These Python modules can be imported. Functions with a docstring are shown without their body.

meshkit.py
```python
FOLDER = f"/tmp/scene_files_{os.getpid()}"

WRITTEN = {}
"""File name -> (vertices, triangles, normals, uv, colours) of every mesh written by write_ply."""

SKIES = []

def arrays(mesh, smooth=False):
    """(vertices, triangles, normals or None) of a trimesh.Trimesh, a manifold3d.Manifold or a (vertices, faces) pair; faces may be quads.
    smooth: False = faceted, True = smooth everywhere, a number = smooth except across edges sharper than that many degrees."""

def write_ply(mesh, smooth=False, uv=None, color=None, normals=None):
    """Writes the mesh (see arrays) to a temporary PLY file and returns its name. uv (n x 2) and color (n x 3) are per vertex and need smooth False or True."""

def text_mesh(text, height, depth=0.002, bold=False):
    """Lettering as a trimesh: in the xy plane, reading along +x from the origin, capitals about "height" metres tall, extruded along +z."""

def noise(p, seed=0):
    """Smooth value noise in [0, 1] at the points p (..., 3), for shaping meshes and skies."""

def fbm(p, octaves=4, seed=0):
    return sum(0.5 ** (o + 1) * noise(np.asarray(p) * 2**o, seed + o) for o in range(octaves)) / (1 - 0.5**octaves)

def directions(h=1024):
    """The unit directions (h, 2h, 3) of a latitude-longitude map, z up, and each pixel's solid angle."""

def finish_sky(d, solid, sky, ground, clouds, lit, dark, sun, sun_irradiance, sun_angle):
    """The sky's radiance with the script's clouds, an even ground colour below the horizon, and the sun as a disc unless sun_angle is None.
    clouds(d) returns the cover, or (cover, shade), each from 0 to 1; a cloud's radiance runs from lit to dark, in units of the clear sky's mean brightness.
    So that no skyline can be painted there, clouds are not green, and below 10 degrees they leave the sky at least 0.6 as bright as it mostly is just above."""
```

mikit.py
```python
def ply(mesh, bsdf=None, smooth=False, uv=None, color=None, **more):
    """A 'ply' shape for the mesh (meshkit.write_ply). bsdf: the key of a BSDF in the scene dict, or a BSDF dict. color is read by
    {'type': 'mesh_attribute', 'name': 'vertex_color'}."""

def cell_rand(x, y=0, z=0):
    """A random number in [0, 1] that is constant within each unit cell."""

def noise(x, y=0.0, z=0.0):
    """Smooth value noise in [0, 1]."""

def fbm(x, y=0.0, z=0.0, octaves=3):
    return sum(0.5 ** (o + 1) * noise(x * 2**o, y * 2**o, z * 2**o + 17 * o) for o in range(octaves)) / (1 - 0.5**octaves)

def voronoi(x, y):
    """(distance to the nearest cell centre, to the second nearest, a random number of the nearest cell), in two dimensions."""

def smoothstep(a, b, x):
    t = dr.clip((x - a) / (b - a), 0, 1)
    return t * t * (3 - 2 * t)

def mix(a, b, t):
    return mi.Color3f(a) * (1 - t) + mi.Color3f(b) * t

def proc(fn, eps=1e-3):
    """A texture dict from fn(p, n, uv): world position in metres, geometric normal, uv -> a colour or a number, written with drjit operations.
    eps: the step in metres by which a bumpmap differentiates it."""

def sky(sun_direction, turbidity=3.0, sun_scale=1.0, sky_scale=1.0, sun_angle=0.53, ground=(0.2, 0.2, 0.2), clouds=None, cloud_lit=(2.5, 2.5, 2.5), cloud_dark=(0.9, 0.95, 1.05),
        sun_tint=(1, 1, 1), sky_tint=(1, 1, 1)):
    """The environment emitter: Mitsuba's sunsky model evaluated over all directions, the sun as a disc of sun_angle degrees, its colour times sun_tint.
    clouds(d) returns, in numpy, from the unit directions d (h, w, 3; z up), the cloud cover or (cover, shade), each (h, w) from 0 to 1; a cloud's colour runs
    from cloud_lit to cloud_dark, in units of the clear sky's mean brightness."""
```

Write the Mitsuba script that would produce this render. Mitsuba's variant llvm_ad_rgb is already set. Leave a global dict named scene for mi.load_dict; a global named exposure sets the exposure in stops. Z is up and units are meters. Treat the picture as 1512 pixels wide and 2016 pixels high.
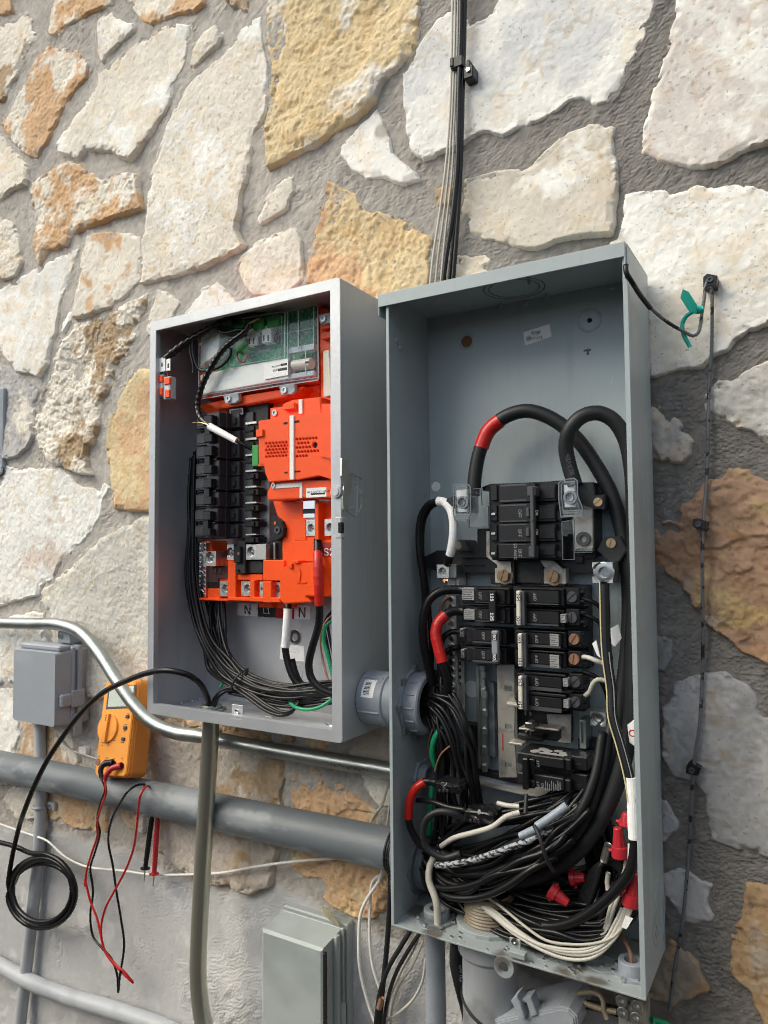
import math, numpy as np, trimesh, mitsuba as mi, drjit as dr, mikit, meshkit, shapely
from shapely.geometry import Polygon, LineString, Point
from scipy.spatial import Delaunay, cKDTree
from manifold3d import Manifold, CrossSection

# ---------------------------------------------------------------- camera, sky, exposure
CAM = np.array([0.58052, -1.00413, 1.54947])
CR = np.array([0.858680, 0.512443, -0.008404])      # camera right
CU = np.array([0.033141, -0.039154, 0.998683])      # camera up
CF = np.array([-0.511440, 0.857828, 0.050604])      # looking direction
FPX = 1434.25                                       # focal length in photo pixels (photo 1512 wide)
exposure = 2.8
scene, labels = {}, {}
scene['camera'] = {'type': 'perspective', 'fov': 2 * math.degrees(math.atan(756 / FPX)), 'fov_axis': 'x', 'near_clip': 0.05, 'far_clip': 400.0,
                   'to_world': mi.ScalarTransform4f().look_at(origin=CAM.tolist(), target=(CAM + CF).tolist(), up=CU.tolist())}


def cloud_cover(d):
    n = meshkit.fbm(d * 2.2 + 5.0, 4, 3)
    cov = np.clip((n - 0.33) * 4.0, 0, 1)
    return 0.5 + 0.5 * cov, np.clip(meshkit.fbm(d * 3.1 + 11.0, 4, 8) * 1.3 - 0.25, 0, 1)


scene['sky'] = mikit.sky((-0.66, -0.72, 0.90), turbidity=3, sun_scale=0.42, sun_angle=46, clouds=cloud_cover, cloud_lit=(1.9, 2.0, 2.12), cloud_dark=(0.85, 0.95, 1.1),
                         ground=(0.08, 0.075, 0.065), sun_tint=(0.88, 0.975, 1.09))

# ---------------------------------------------------------------- survey: photo pixels to points on real planes
VIEWS = dict(F=(0, 0, 1), A1=(0, 0, 2), A2=(756, 0, 2), A3=(0, 550, 3.78), A4=(280, 540, 3.024), A5=(280, 1000, 3.024), A6=(740, 460, 2.52), A7=(780, 900, 3.024),
             B1=(780, 1350, 2.9077), B2=(780, 1600, 2.9077), B3=(0, 1180, 3.6), B4=(0, 1560, 3.6), B5=(380, 1400, 3.2738), B6=(1240, 500, 3.36), B7=(1240, 1000, 1.985),
             C1=(0, 880, 4.725), C2=(0, 1240, 3.6), C3=(400, 1400, 3.78), C4=(1200, 0, 4.032), C5=(1250, 700, 4.48), C6=(1250, 1150, 4.48), C7=(1212, 1566, 4.48))


def ray(v, p):
    ox, oy, s = VIEWS[v]
    return CF + CR * ((ox + p[0] / s - 756) / FPX) - CU * ((oy + p[1] / s - 1008) / FPX)


def P(v, p, y):
    """The point of the plane at distance -y in front of the wall that the survey shows at p in view v."""
    d = ray(v, p)
    return CAM + d * ((y - CAM[1]) / d[1])


def PX(v, p, x):
    d = ray(v, p)
    return CAM + d * ((x - CAM[0]) / d[0])


def PZ(v, p, z):
    d = ray(v, p)
    return CAM + d * ((z - CAM[2]) / d[2])


def PS(v, pts):
    """Points with a depth each: (px, py, y)."""
    return np.array([P(v, q[:2], q[2]) for q in pts])


# ---------------------------------------------------------------- scene helpers
def numbered(key):
    if key not in used:
        used.add(key)
        return key
    i = 1
    while f'{key}_{i:03d}' in used:
        i += 1
    used.add(f'{key}_{i:03d}')
    return f'{key}_{i:03d}'


used = set()


def cat(*ms):
    out = []
    for m in ms:
        if m is None:
            continue
        if isinstance(m, (list, tuple)):
            out += [cat(*m)]
        elif hasattr(m, 'to_mesh'):
            q = m.to_mesh()
            out.append(trimesh.Trimesh(q.vert_properties[:, :3], q.tri_verts, process=False))
        else:
            out.append(m)
    return out[0] if len(out) == 1 else trimesh.util.concatenate(out)


def thing(name, label, category, group=None, kind=None):
    k = numbered(name)
    labels[k] = {'label': label, 'category': category}
    if group:
        labels[k]['group'] = group
    if kind:
        labels[k]['kind'] = kind
    return k


JOINED = ('print', 'mark', 'line', 'letter', 'debris', 'strands', 'stamp', 'scratch', 'gap', 'side_emblem', 'marking')


def part(parent, name, mesh, mat, smooth=30, label=None, kind=None, **kw):
    if isinstance(mesh, list) and len(mesh) > 1 and name not in JOINED and 'color' not in kw:
        return [part(parent, name, m, mat, smooth, label, kind, **kw) for m in mesh][0]
    k = numbered(parent + '__' + name)
    scene[k] = mikit.ply(cat(mesh), 'm_' + mat, smooth=smooth, **kw)
    if label or kind:
        labels[k] = {**({'label': label} if label else {}), **({'kind': kind} if kind else {})}
    return k


def solo(name, mesh, mat, label, category, group=None, smooth=30, kind=None):
    k = thing(name, label, category, group, kind)
    scene[k] = mikit.ply(cat(mesh), 'm_' + mat, smooth=smooth)
    return k


def structure(name, mesh, mat, smooth=False, **kw):
    scene[name] = mikit.ply(mesh, 'm_' + mat, smooth=smooth, **kw)
    labels[name] = {'label': kw.get('label', name), 'kind': 'structure'}


def bx(x0, x1, y0, y1, z0, z1, b=0.0006):
    """A box with chamfered edges."""
    lo, hi = np.minimum([x0, y0, z0], [x1, y1, z1]), np.maximum([x0, y0, z0], [x1, y1, z1])
    b = min(b, *(0.3 * (hi - lo)))
    v = []
    for s in np.ndindex(2, 2, 2):
        c = np.where(s, hi, lo)
        ins = np.where(s, -b, b)
        for k in range(3):
            q = c + ins
            q[k] = c[k]
            v.append(q)
    return trimesh.convex.convex_hull(np.array(v))


def rb(v, r, yf, yb, b=0.0006):
    """Chamfered box whose front face (at y = yf) spans the survey rectangle r; it reaches back to yb."""
    a, c = P(v, r[:2], yf), P(v, r[2:], yf)
    return bx(a[0], c[0], yf, yb, c[2], a[2], b)


def rect(v, r, y):
    a, c = P(v, r[:2], y), P(v, r[2:], y)
    return min(a[0], c[0]), max(a[0], c[0]), min(a[2], c[2]), max(a[2], c[2])


def xz(v, pts, y):
    return [tuple(P(v, q, y)[[0, 2]]) for q in pts]


def ext(poly, yf, yb, b=0.0008):
    """An outline in (x, z) extruded from yb to yf with a small chamfer on the front edge."""
    if not isinstance(poly, (Polygon, shapely.MultiPolygon)):
        poly = Polygon(poly)
    poly = poly.buffer(0)
    cs = to_cs(poly)
    d = abs(yf - yb)
    m = Manifold.extrude(cs, d - b)
    inner = cs.offset(-b)
    if not inner.is_empty():
        m = m + Manifold.extrude(cs.offset(-b * 0.5), d - b * 0.4) + Manifold.extrude(inner, d)
    m = m.rotate([90, 0, 0])                                        # z -> -y, y -> z
    return m.translate([0, yb, 0])


def to_cs(poly):
    rings = []
    for g in getattr(poly, 'geoms', [poly]):
        if g.is_empty or g.geom_type != 'Polygon':
            continue
        g = shapely.geometry.polygon.orient(g)
        rings.append(np.array(g.exterior.coords)[:-1])
        rings += [np.array(h.coords)[:-1] for h in g.interiors]
    return CrossSection([r.tolist() for r in rings])


def pg(v, pts, yf, yb, b=0.0008, rnd=0.0):
    q = Polygon(xz(v, pts, yf)).buffer(0)
    if rnd:
        q = q.buffer(-rnd).buffer(2 * rnd).buffer(-rnd)
    return ext(q, yf, yb, b)


def spline(pts, step=0.006, closed=False):
    p = np.asarray(pts, float)
    if len(p) < 3:
        n = max(2, int(np.linalg.norm(p[-1] - p[0]) / step))
        return p[0] + (p[-1] - p[0]) * np.linspace(0, 1, n)[:, None]
    q = np.vstack([2 * p[0] - p[1], p, 2 * p[-1] - p[-2]])
    out = []
    for i in range(1, len(q) - 2):
        a, b, c, d = q[i - 1:i + 3]
        t0 = 0.0
        t1 = t0 + max(np.linalg.norm(b - a), 1e-6) ** 0.5
        t2 = t1 + max(np.linalg.norm(c - b), 1e-6) ** 0.5
        t3 = t2 + max(np.linalg.norm(d - c), 1e-6) ** 0.5
        n = max(2, int(np.linalg.norm(c - b) / step))
        for t in np.linspace(t1, t2, n, endpoint=False):
            A1 = a * (t1 - t) / (t1 - t0) + b * (t - t0) / (t1 - t0)
            A2 = b * (t2 - t) / (t2 - t1) + c * (t - t1) / (t2 - t1)
            A3 = c * (t3 - t) / (t3 - t2) + d * (t - t2) / (t3 - t2)
            B1 = A1 * (t2 - t) / (t2 - t0) + A2 * (t - t0) / (t2 - t0)
            B2 = A2 * (t3 - t) / (t3 - t1) + A3 * (t - t1) / (t3 - t1)
            out.append(B1 * (t2 - t) / (t2 - t1) + B2 * (t - t1) / (t2 - t1))
    out.append(p[-1])
    return np.array(out)


def tube(path, r, sides=12, cap=True):
    """A tube along the polyline; r is a number or one radius per point."""
    p = np.asarray(path, float)
    r = np.broadcast_to(np.asarray(r, float), (len(p),))
    t = np.gradient(p, axis=0)
    t /= np.linalg.norm(t, axis=1, keepdims=True) + 1e-12
    a = np.cross(t[0], [0, 0, 1] if abs(t[0][2]) < 0.8 else [0, 1, 0])
    a /= np.linalg.norm(a)
    A = [a]
    for k in range(1, len(p)):
        a = A[-1] - t[k] * (A[-1] @ t[k])
        A.append(a / (np.linalg.norm(a) + 1e-12))
    A = np.array(A)
    B = np.cross(t, A)
    w = np.arange(sides) * 2 * np.pi / sides
    v = p[:, None] + r[:, None, None] * (np.cos(w)[None, :, None] * A[:, None] + np.sin(w)[None, :, None] * B[:, None])
    n = len(p)
    i, j = np.meshgrid(np.arange(n - 1), np.arange(sides), indexing='ij')
    q = np.stack([i * sides + j, (i + 1) * sides + j, (i + 1) * sides + (j + 1) % sides, i * sides + (j + 1) % sides], -1).reshape(-1, 4)
    v = v.reshape(-1, 3)
    f = np.vstack([q[:, [0, 2, 1]], q[:, [0, 3, 2]]])
    if cap:
        v = np.vstack([v, p[0], p[-1]])
        k = np.arange(sides)
        f = np.vstack([f, np.stack([k, (k + 1) % sides, k * 0 + len(v) - 2], 1)[:, [0, 1, 2]], np.stack([k + (n - 1) * sides, (k + 1) % sides + (n - 1) * sides, k * 0 + len(v) - 1], 1)[:, [1, 0, 2]]])
    return trimesh.Trimesh(v, f, process=False)


def lathe(axis0, axis1, prof, sides=28):
    """Profile [(t along the axis in metres, radius)] turned about the axis from axis0 towards axis1."""
    a0, a1 = np.asarray(axis0, float), np.asarray(axis1, float)
    d = (a1 - a0) / np.linalg.norm(a1 - a0)
    u = np.cross(d, [0, 0, 1] if abs(d[2]) < 0.8 else [1, 0, 0])
    u /= np.linalg.norm(u)
    w = np.cross(d, u)
    ang = np.arange(sides) * 2 * np.pi / sides
    v = np.array([a0 + d * t + r * (np.cos(g) * u + np.sin(g) * w) for t, r in prof for g in ang])
    n = len(prof)
    f = []
    for i in range(n - 1):
        for j in range(sides):
            a, b = i * sides + j, i * sides + (j + 1) % sides
            f += [[a, b, b + sides], [a, b + sides, a + sides]]
    return trimesh.Trimesh(v, np.array(f), process=False)


def rod(a, b, r, sides=20, ch=0.0005):
    L = np.linalg.norm(np.asarray(b, float) - a)
    ch = min(ch, r * 0.3, L * 0.3)
    return lathe(a, b, [(0, 0), (0, r - ch), (ch, r), (L - ch, r), (L, r - ch), (L, 0)], sides)


def disc(x, y, z, r, h, sides=20):
    """A short round piece standing on a plane parallel to the wall, its front at y - h."""
    return rod((x, y, z), (x, y - h, z), r, sides)


def pdisc(v, p, y, r, h, sides=20):
    q = P(v, p, y)
    return disc(q[0], q[1] + h, q[2], r, h, sides)


def ring(v, p, y, r0, r1, h, sides=32):
    q = P(v, p, y)
    return lathe((q[0], y + h, q[2]), (q[0], y, q[2]), [(0, r0), (0, r1), (h - 0.0004, r1), (h, r1 - 0.0004), (h, r0), (0, r0)], sides)


def screw(v, p, y, r, mat, parent, name='screw', slot=True, h=0.003):
    """A slotted or hollow screw head facing out of the wall at survey point p."""
    q = P(v, p, y)
    m = Manifold.cylinder(h, r, r * 0.9, 20)
    if slot == 'hex':
        m = m - Manifold.cylinder(h, r * 0.55, r * 0.55, 6).translate([0, 0, h * 0.4])
    elif slot == 'cross':
        m = m - Manifold.cube([r * 1.3, r * 0.25, h], True).translate([0, 0, h]) - Manifold.cube([r * 0.25, r * 1.3, h], True).translate([0, 0, h])
    elif slot:
        a = 35 + (hash_int(q) % 90)
        m = m - Manifold.cube([r * 2.2, r * 0.3, h], True).rotate([0, 0, a]).translate([0, 0, h])
    return part(parent, name, m.rotate([90, 0, 0]).translate([q[0], q[1] + 0.0005, q[2]]), mat, smooth=30)


def hash_int(q):
    return int(abs(q[0] * 7919 + q[2] * 104729) * 1000)


def text(s, x, y, z, height, rot=0, depth=0.0003, bold=False, center=True):
    """Lettering facing out of the wall (towards -y) at (x, z)."""
    m = meshkit.text_mesh(s, height, depth, bold)
    v = np.array(m.vertices)
    if center:
        v[:, 0] -= (v[:, 0].min() + v[:, 0].max()) / 2
        v[:, 1] -= (v[:, 1].min() + v[:, 1].max()) / 2
    c, n = math.cos(math.radians(rot)), math.sin(math.radians(rot))
    X, Z = v[:, 0] * c - v[:, 1] * n, v[:, 0] * n + v[:, 1] * c
    return trimesh.Trimesh(np.stack([x + X, y - v[:, 2], z + Z], 1), m.faces, process=False)


def ptext(s, v, p, y, height, rot=0, bold=False, depth=0.0003):
    q = P(v, p, y)
    return text(s, q[0], q[1], q[2], height, rot, depth, bold)


# ---------------------------------------------------------------- materials
def lin(r, g, b):
    return [((c / 255 + 0.055) / 1.055) ** 2.4 if c > 10 else c / 255 / 12.92 for c in (r, g, b)]


def solid(name, c, rough=0.5, metallic=0.0, spec=0.5, clear=0.0, **kw):
    scene['m_' + name] = {'type': 'twosided', 'bsdf': {'type': 'principled', 'base_color': {'type': 'rgb', 'value': list(c)}, 'roughness': rough, 'metallic': metallic, 'specular': spec,
                                              'clearcoat': clear, **kw}}


def worn(name, a, b, scale, rough=0.45, rough2=0.6, metallic=0.0, thr=(0.5, 0.7), fine=0.08, streak=1.0, spec=0.5):
    """Paint or metal of colour a with weathering of colour b in uneven patches."""
    def f(p, n, uv):
        m = mikit.smoothstep(thr[0], thr[1], mikit.fbm(p.x * scale, p.y * scale + 3, p.z * scale * streak, 4))
        g = 1 - fine / 2 + fine * mikit.noise(p.x * 900, p.y * 900, p.z * 900)
        return mikit.mix(a, b, m) * g

    def r(p, n, uv):
        m = mikit.fbm(p.x * scale * 2, p.y * scale * 2 + 9, p.z * scale * 2 * streak, 3)
        return rough + (rough2 - rough) * m
    scene['m_' + name] = {'type': 'twosided', 'bsdf': {'type': 'principled', 'base_color': mikit.proc(f), 'roughness': mikit.proc(r), 'metallic': metallic, 'specular': spec}}




def stone_specks(p, n, uv):
    zone = mikit.fbm(p.x * 13, p.y * 13, p.z * 13, 2)
    a = mikit.noise(p.x * 330, p.y * 330, p.z * 250)
    b = mikit.noise(p.x * 640 + 9, p.y * 640, p.z * 560)
    return mikit.smoothstep(.93 - .20 * zone, .98 - .18 * zone, a) * .38 + mikit.smoothstep(.84, .94, b) * .12


def stone_grain(p, n, uv):
    return mikit.fbm(p.x * 300, p.y * 300, p.z * 300, 3)


scene['m_stone'] = {'type': 'bumpmap', 'arbitrary': mikit.proc(stone_grain, 6e-4), 'scale': 0.0007, 'nested': {'type': 'twosided', 'bsdf': {'type': 'blendbsdf', 'weight': mikit.proc(stone_specks),
    'a': {'type': 'principled', 'base_color': {'type': 'mesh_attribute', 'name': 'vertex_color'}, 'roughness': 0.92, 'specular': 0.2},
    'b': {'type': 'diffuse', 'reflectance': {'type': 'rgb', 'value': [0.13, 0.105, 0.08]}}}}}
scene['m_mortar'] = {'type': 'bumpmap', 'arbitrary': mikit.proc(lambda p, n, uv: mikit.fbm(p.x * 330, p.y * 330, p.z * 330, 3), 6e-4), 'scale': 0.0042, 'nested': {'type': 'twosided', 'bsdf': {'type': 'principled',
    'base_color': {'type': 'mesh_attribute', 'name': 'vertex_color'}, 'roughness': 0.95, 'specular': 0.15}}}


def paint(name, a, dirt, rough, metallic):
    """Sheet metal paint: faint drips, dust specks, fine scratches and an orange-peel sheen."""
    def f(p, n, uv):
        drip = mikit.smoothstep(.55, .8, mikit.fbm((p.x + p.y) * 70, 4, p.z * 5, 3)) * .5
        cloud = mikit.smoothstep(.45, .8, mikit.fbm(p.x * 7, p.y * 7 + 3, p.z * 7, 4)) * .6
        speck = mikit.smoothstep(.90, .95, mikit.noise(p.x * 420, p.y * 420, p.z * 420)) * .5
        scr = mikit.smoothstep(.93, .97, mikit.noise((p.x - p.z * .35) * 520, p.y * 520, (p.z + p.x * .3) * 16)) * mikit.smoothstep(.5, .7, mikit.noise(p.x * 14, p.y * 14, p.z * 14))
        c = mikit.mix(a, dirt, dr.minimum(drip + cloud + speck, 1.0) * .55)
        return mikit.mix(c, [min(1, v * 1.45) for v in a], scr * .7)

    def r(p, n, uv):
        return rough + .16 * (mikit.fbm(p.x * 16, p.y * 16, p.z * 9, 3) - .3)
    scene['m_' + name] = {'type': 'twosided', 'bsdf': {'type': 'principled', 'base_color': mikit.proc(f), 'roughness': mikit.proc(r), 'metallic': metallic, 'specular': .5}}


paint('left_paint', (0.485, 0.505, 0.53), (0.36, 0.375, 0.395), .42, .45)
paint('right_paint', (0.335, 0.39, 0.405), (0.235, 0.27, 0.285), .36, 0.0)
worn('galvanised', (0.47, 0.50, 0.485), (0.36, 0.39, 0.38), 28, 0.28, 0.5, 0.95, thr=(0.45, 0.7), streak=0.5)
worn('old_steel', (0.60, 0.59, 0.51), (0.40, 0.39, 0.33), 18, 0.18, 0.38, 0.85, thr=(0.4, 0.7), streak=0.15)
worn('pvc_dark', (0.125, 0.142, 0.155), (0.22, 0.24, 0.255), 13, 0.4, 0.6, thr=(0.50, 0.66), streak=1.8)
worn('pvc_grey', (0.26, 0.285, 0.325), (0.205, 0.23, 0.265), 9, 0.4, 0.6, thr=(0.5, 0.75))
worn('pvc_light', (0.40, 0.42, 0.45), (0.31, 0.33, 0.36), 11, 0.38, 0.55, thr=(0.52, 0.75))
worn('box_grey', (0.30, 0.325, 0.36), (0.36, 0.385, 0.41), 12, 0.38, 0.55, thr=(0.55, 0.8))
worn('box_green_grey', (0.36, 0.40, 0.395), (0.28, 0.315, 0.31), 10, 0.35, 0.5, thr=(0.5, 0.8))
solid('black_plastic', (0.014, 0.014, 0.016), 0.36, spec=0.35)
solid('black_gloss', (0.010, 0.010, 0.011), 0.18)
solid('black_matte', (0.016, 0.016, 0.018), 0.55)
solid('breaker_black', (0.030, 0.031, 0.035), 0.25, spec=0.6)
solid('wire_black', (0.009, 0.009, 0.010), 0.30, spec=0.35)
solid('cable_rubber', (0.017, 0.018, 0.020), 0.45, spec=0.35)
solid('dark_grey_plastic', (0.06, 0.062, 0.068), 0.4)
solid('print_grey', (0.30, 0.30, 0.30), 0.6)
solid('print_black', (0.02, 0.02, 0.02), 0.6)
solid('white_paper', (0.80, 0.80, 0.80), 0.55)
solid('sticker_grey', (0.27, 0.27, 0.265), 0.6)
solid('white_plastic', (0.78, 0.77, 0.74), 0.4)
solid('cream_plastic', (0.62, 0.59, 0.50), 0.4)
solid('white_wire', (0.48, 0.46, 0.41), 0.42)
solid('old_white_wire', (0.42, 0.40, 0.34), 0.5)
solid('red_plastic', (0.40, 0.02, 0.03), 0.35)
solid('red_tape', (0.50, 0.018, 0.014), 0.28)
solid('maroon', (0.26, 0.02, 0.02), 0.5)
solid('brown_plate', (0.09, 0.04, 0.035), 0.5)
solid('orange_plastic', (0.86, 0.088, 0.010), 0.36, spec=0.4)
solid('orange_meter', (0.86, 0.34, 0.055), 0.42)
solid('orange_meter_dark', (0.70, 0.25, 0.04), 0.45)
solid('green_plastic', (0.035, 0.30, 0.06), 0.35)
solid('green_wire', (0.01, 0.27, 0.12), 0.35)
solid('teal_plastic', (0.01, 0.36, 0.28), 0.4)
solid('yellow_stripe', (0.58, 0.50, 0.27), 0.4)
solid('copper', (0.72, 0.36, 0.22), 0.35, 1.0)
solid('copper_wire', (0.25, 0.13, 0.08), 0.5)
solid('bronze', (0.46, 0.31, 0.18), 0.32, 1.0)
solid('aluminium', (0.80, 0.80, 0.80), 0.28, 1.0)
solid('dull_aluminium', (0.62, 0.62, 0.60), 0.42, 1.0)
solid('steel', (0.58, 0.58, 0.56), 0.25, 1.0)
solid('chrome', (0.80, 0.80, 0.82), 0.12, 1.0)
solid('grey_plate', (0.36, 0.37, 0.39), 0.35, 0.6)
solid('lcd_glass', (0.50, 0.56, 0.50), 0.15)
solid('tan_thread', (0.22, 0.175, 0.12), 0.45)
solid('grey_tube', (0.26, 0.30, 0.35), 0.4)
solid('rust', (0.20, 0.09, 0.05), 0.8)
solid('added_fence_wood', (0.045, 0.036, 0.028), 0.8)  # for the added fences that block low sky light
solid('hole_dark', (0.01, 0.01, 0.01), 0.9)
scene['m_clear_plastic'] = {'type': 'thindielectric', 'int_ior': 1.28, 'specular_reflectance': {'type': 'rgb', 'value': 0.8}, 'specular_transmittance': {'type': 'rgb', 'value': [0.98, 0.99, 0.99]}}
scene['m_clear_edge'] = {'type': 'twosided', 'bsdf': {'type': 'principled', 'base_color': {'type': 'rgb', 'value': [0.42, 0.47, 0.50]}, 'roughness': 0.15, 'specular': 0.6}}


def pcb_colour(p, n, uv):
    c = mikit.cell_rand(p.x * 260, p.z * 260, 1)
    tr = mikit.noise(p.x * 420, 3, p.z * 160)
    g = mikit.mix((0.02, 0.20, 0.10), (0.05, 0.31, 0.17), mikit.smoothstep(.45, .6, tr))
    return mikit.mix(g, (0.20, 0.30, 0.25), mikit.smoothstep(.93, .95, c))


scene['m_circuit_board'] = {'type': 'twosided', 'bsdf': {'type': 'principled', 'base_color': mikit.proc(pcb_colour), 'roughness': 0.4}}
# grey paint rubbed off a black wire in places
worn('painted_wire', (0.13, 0.138, 0.15), (0.018, 0.018, 0.02), 95, 0.45, 0.5, thr=(0.60, 0.63), streak=1.0)
worn('painted_white_wire', (0.30, 0.32, 0.34), (0.018, 0.018, 0.02), 230, 0.5, 0.5, thr=(0.46, 0.54), streak=1.6)
worn('pvc_dirty', (0.33, 0.35, 0.37), (0.15, 0.15, 0.15), 16, 0.45, 0.6, thr=(0.5, 0.7))
worn('plate_dirty', (0.27, 0.30, 0.305), (0.10, 0.095, 0.085), 22, 0.45, 0.6, thr=(0.60, 0.72))
worn('lug_metal', (0.72, 0.72, 0.71), (0.5, 0.49, 0.47), 120, 0.28, 0.5, 0.95)
worn('bus_metal', (0.42, 0.40, 0.36), (0.30, 0.28, 0.25), 60, 0.4, 0.55, 0.6)
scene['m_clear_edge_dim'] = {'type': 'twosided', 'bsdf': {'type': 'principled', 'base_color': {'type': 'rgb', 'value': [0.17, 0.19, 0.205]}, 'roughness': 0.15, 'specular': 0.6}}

# ---------------------------------------------------------------- ground and stone wall
gx = np.array([[-60, -60, 0], [60, -60, 0], [60, 0.0, 0], [-60, 0.0, 0]], float)
scene['m_ground_dirt'] = {'type': 'twosided', 'bsdf': {'type': 'principled', 'base_color': mikit.proc(lambda p, n, uv: mikit.mix((0.045, 0.04, 0.03), (0.09, 0.08, 0.065), mikit.fbm(p.x * 3, p.y * 3, 0, 4))), 'roughness': 0.95}}
# added unseen fences opposite and at right, keeping low sky off the wall
for nm, lab, x0f, x1f, y0f, y1f, top in (('board_fence', 'added unseen dark fence opposite the wall, blocking low sky light', -7, 1.41, -2.5, -2.45, 1.6), ('side_fence', 'added unseen dark fence at the right, blocking low sky light', 1.42, 1.47, -2.45, -.06, 2.45)):
    FN = thing(nm, lab, 'light_blocker')
    L_ = max(x1f - x0f, y1f - y0f)
    for k in range(int(L_ / .3)):
        a_ = k * .3
        q_ = (x0f + a_, x0f + a_ + .292, y0f, y1f) if x1f - x0f > 1 else (x0f, x1f, y0f + a_, y0f + a_ + .292)
        part(FN, 'board', trimesh.creation.box(bounds=[[q_[0], q_[2], 0.02], [q_[1], q_[3], top + .01 * (k % 3)]]), 'added_fence_wood', smooth=False)
structure('ground', (gx, np.array([[0, 1, 2], [0, 2, 3]])), 'ground_dirt')

W = thing('stone_wall', 'rubble wall of cream, yellow, orange and grey limestone set in grey mortar behind both cabinets', 'wall')
CREAM, WHITE, YELLOW, ORANGE, BROWN, RED, GREY, TAN = (0.72, 0.67, 0.58), (0.79, 0.775, 0.73), (0.64, 0.51, 0.31), (0.60, 0.40, 0.24), (0.42, 0.31, 0.20), (0.34, 0.20, 0.125), (0.44, 0.43, 0.42), (0.50, 0.37, 0.25)
GOLD = (0.45, 0.29, 0.11)
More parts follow.
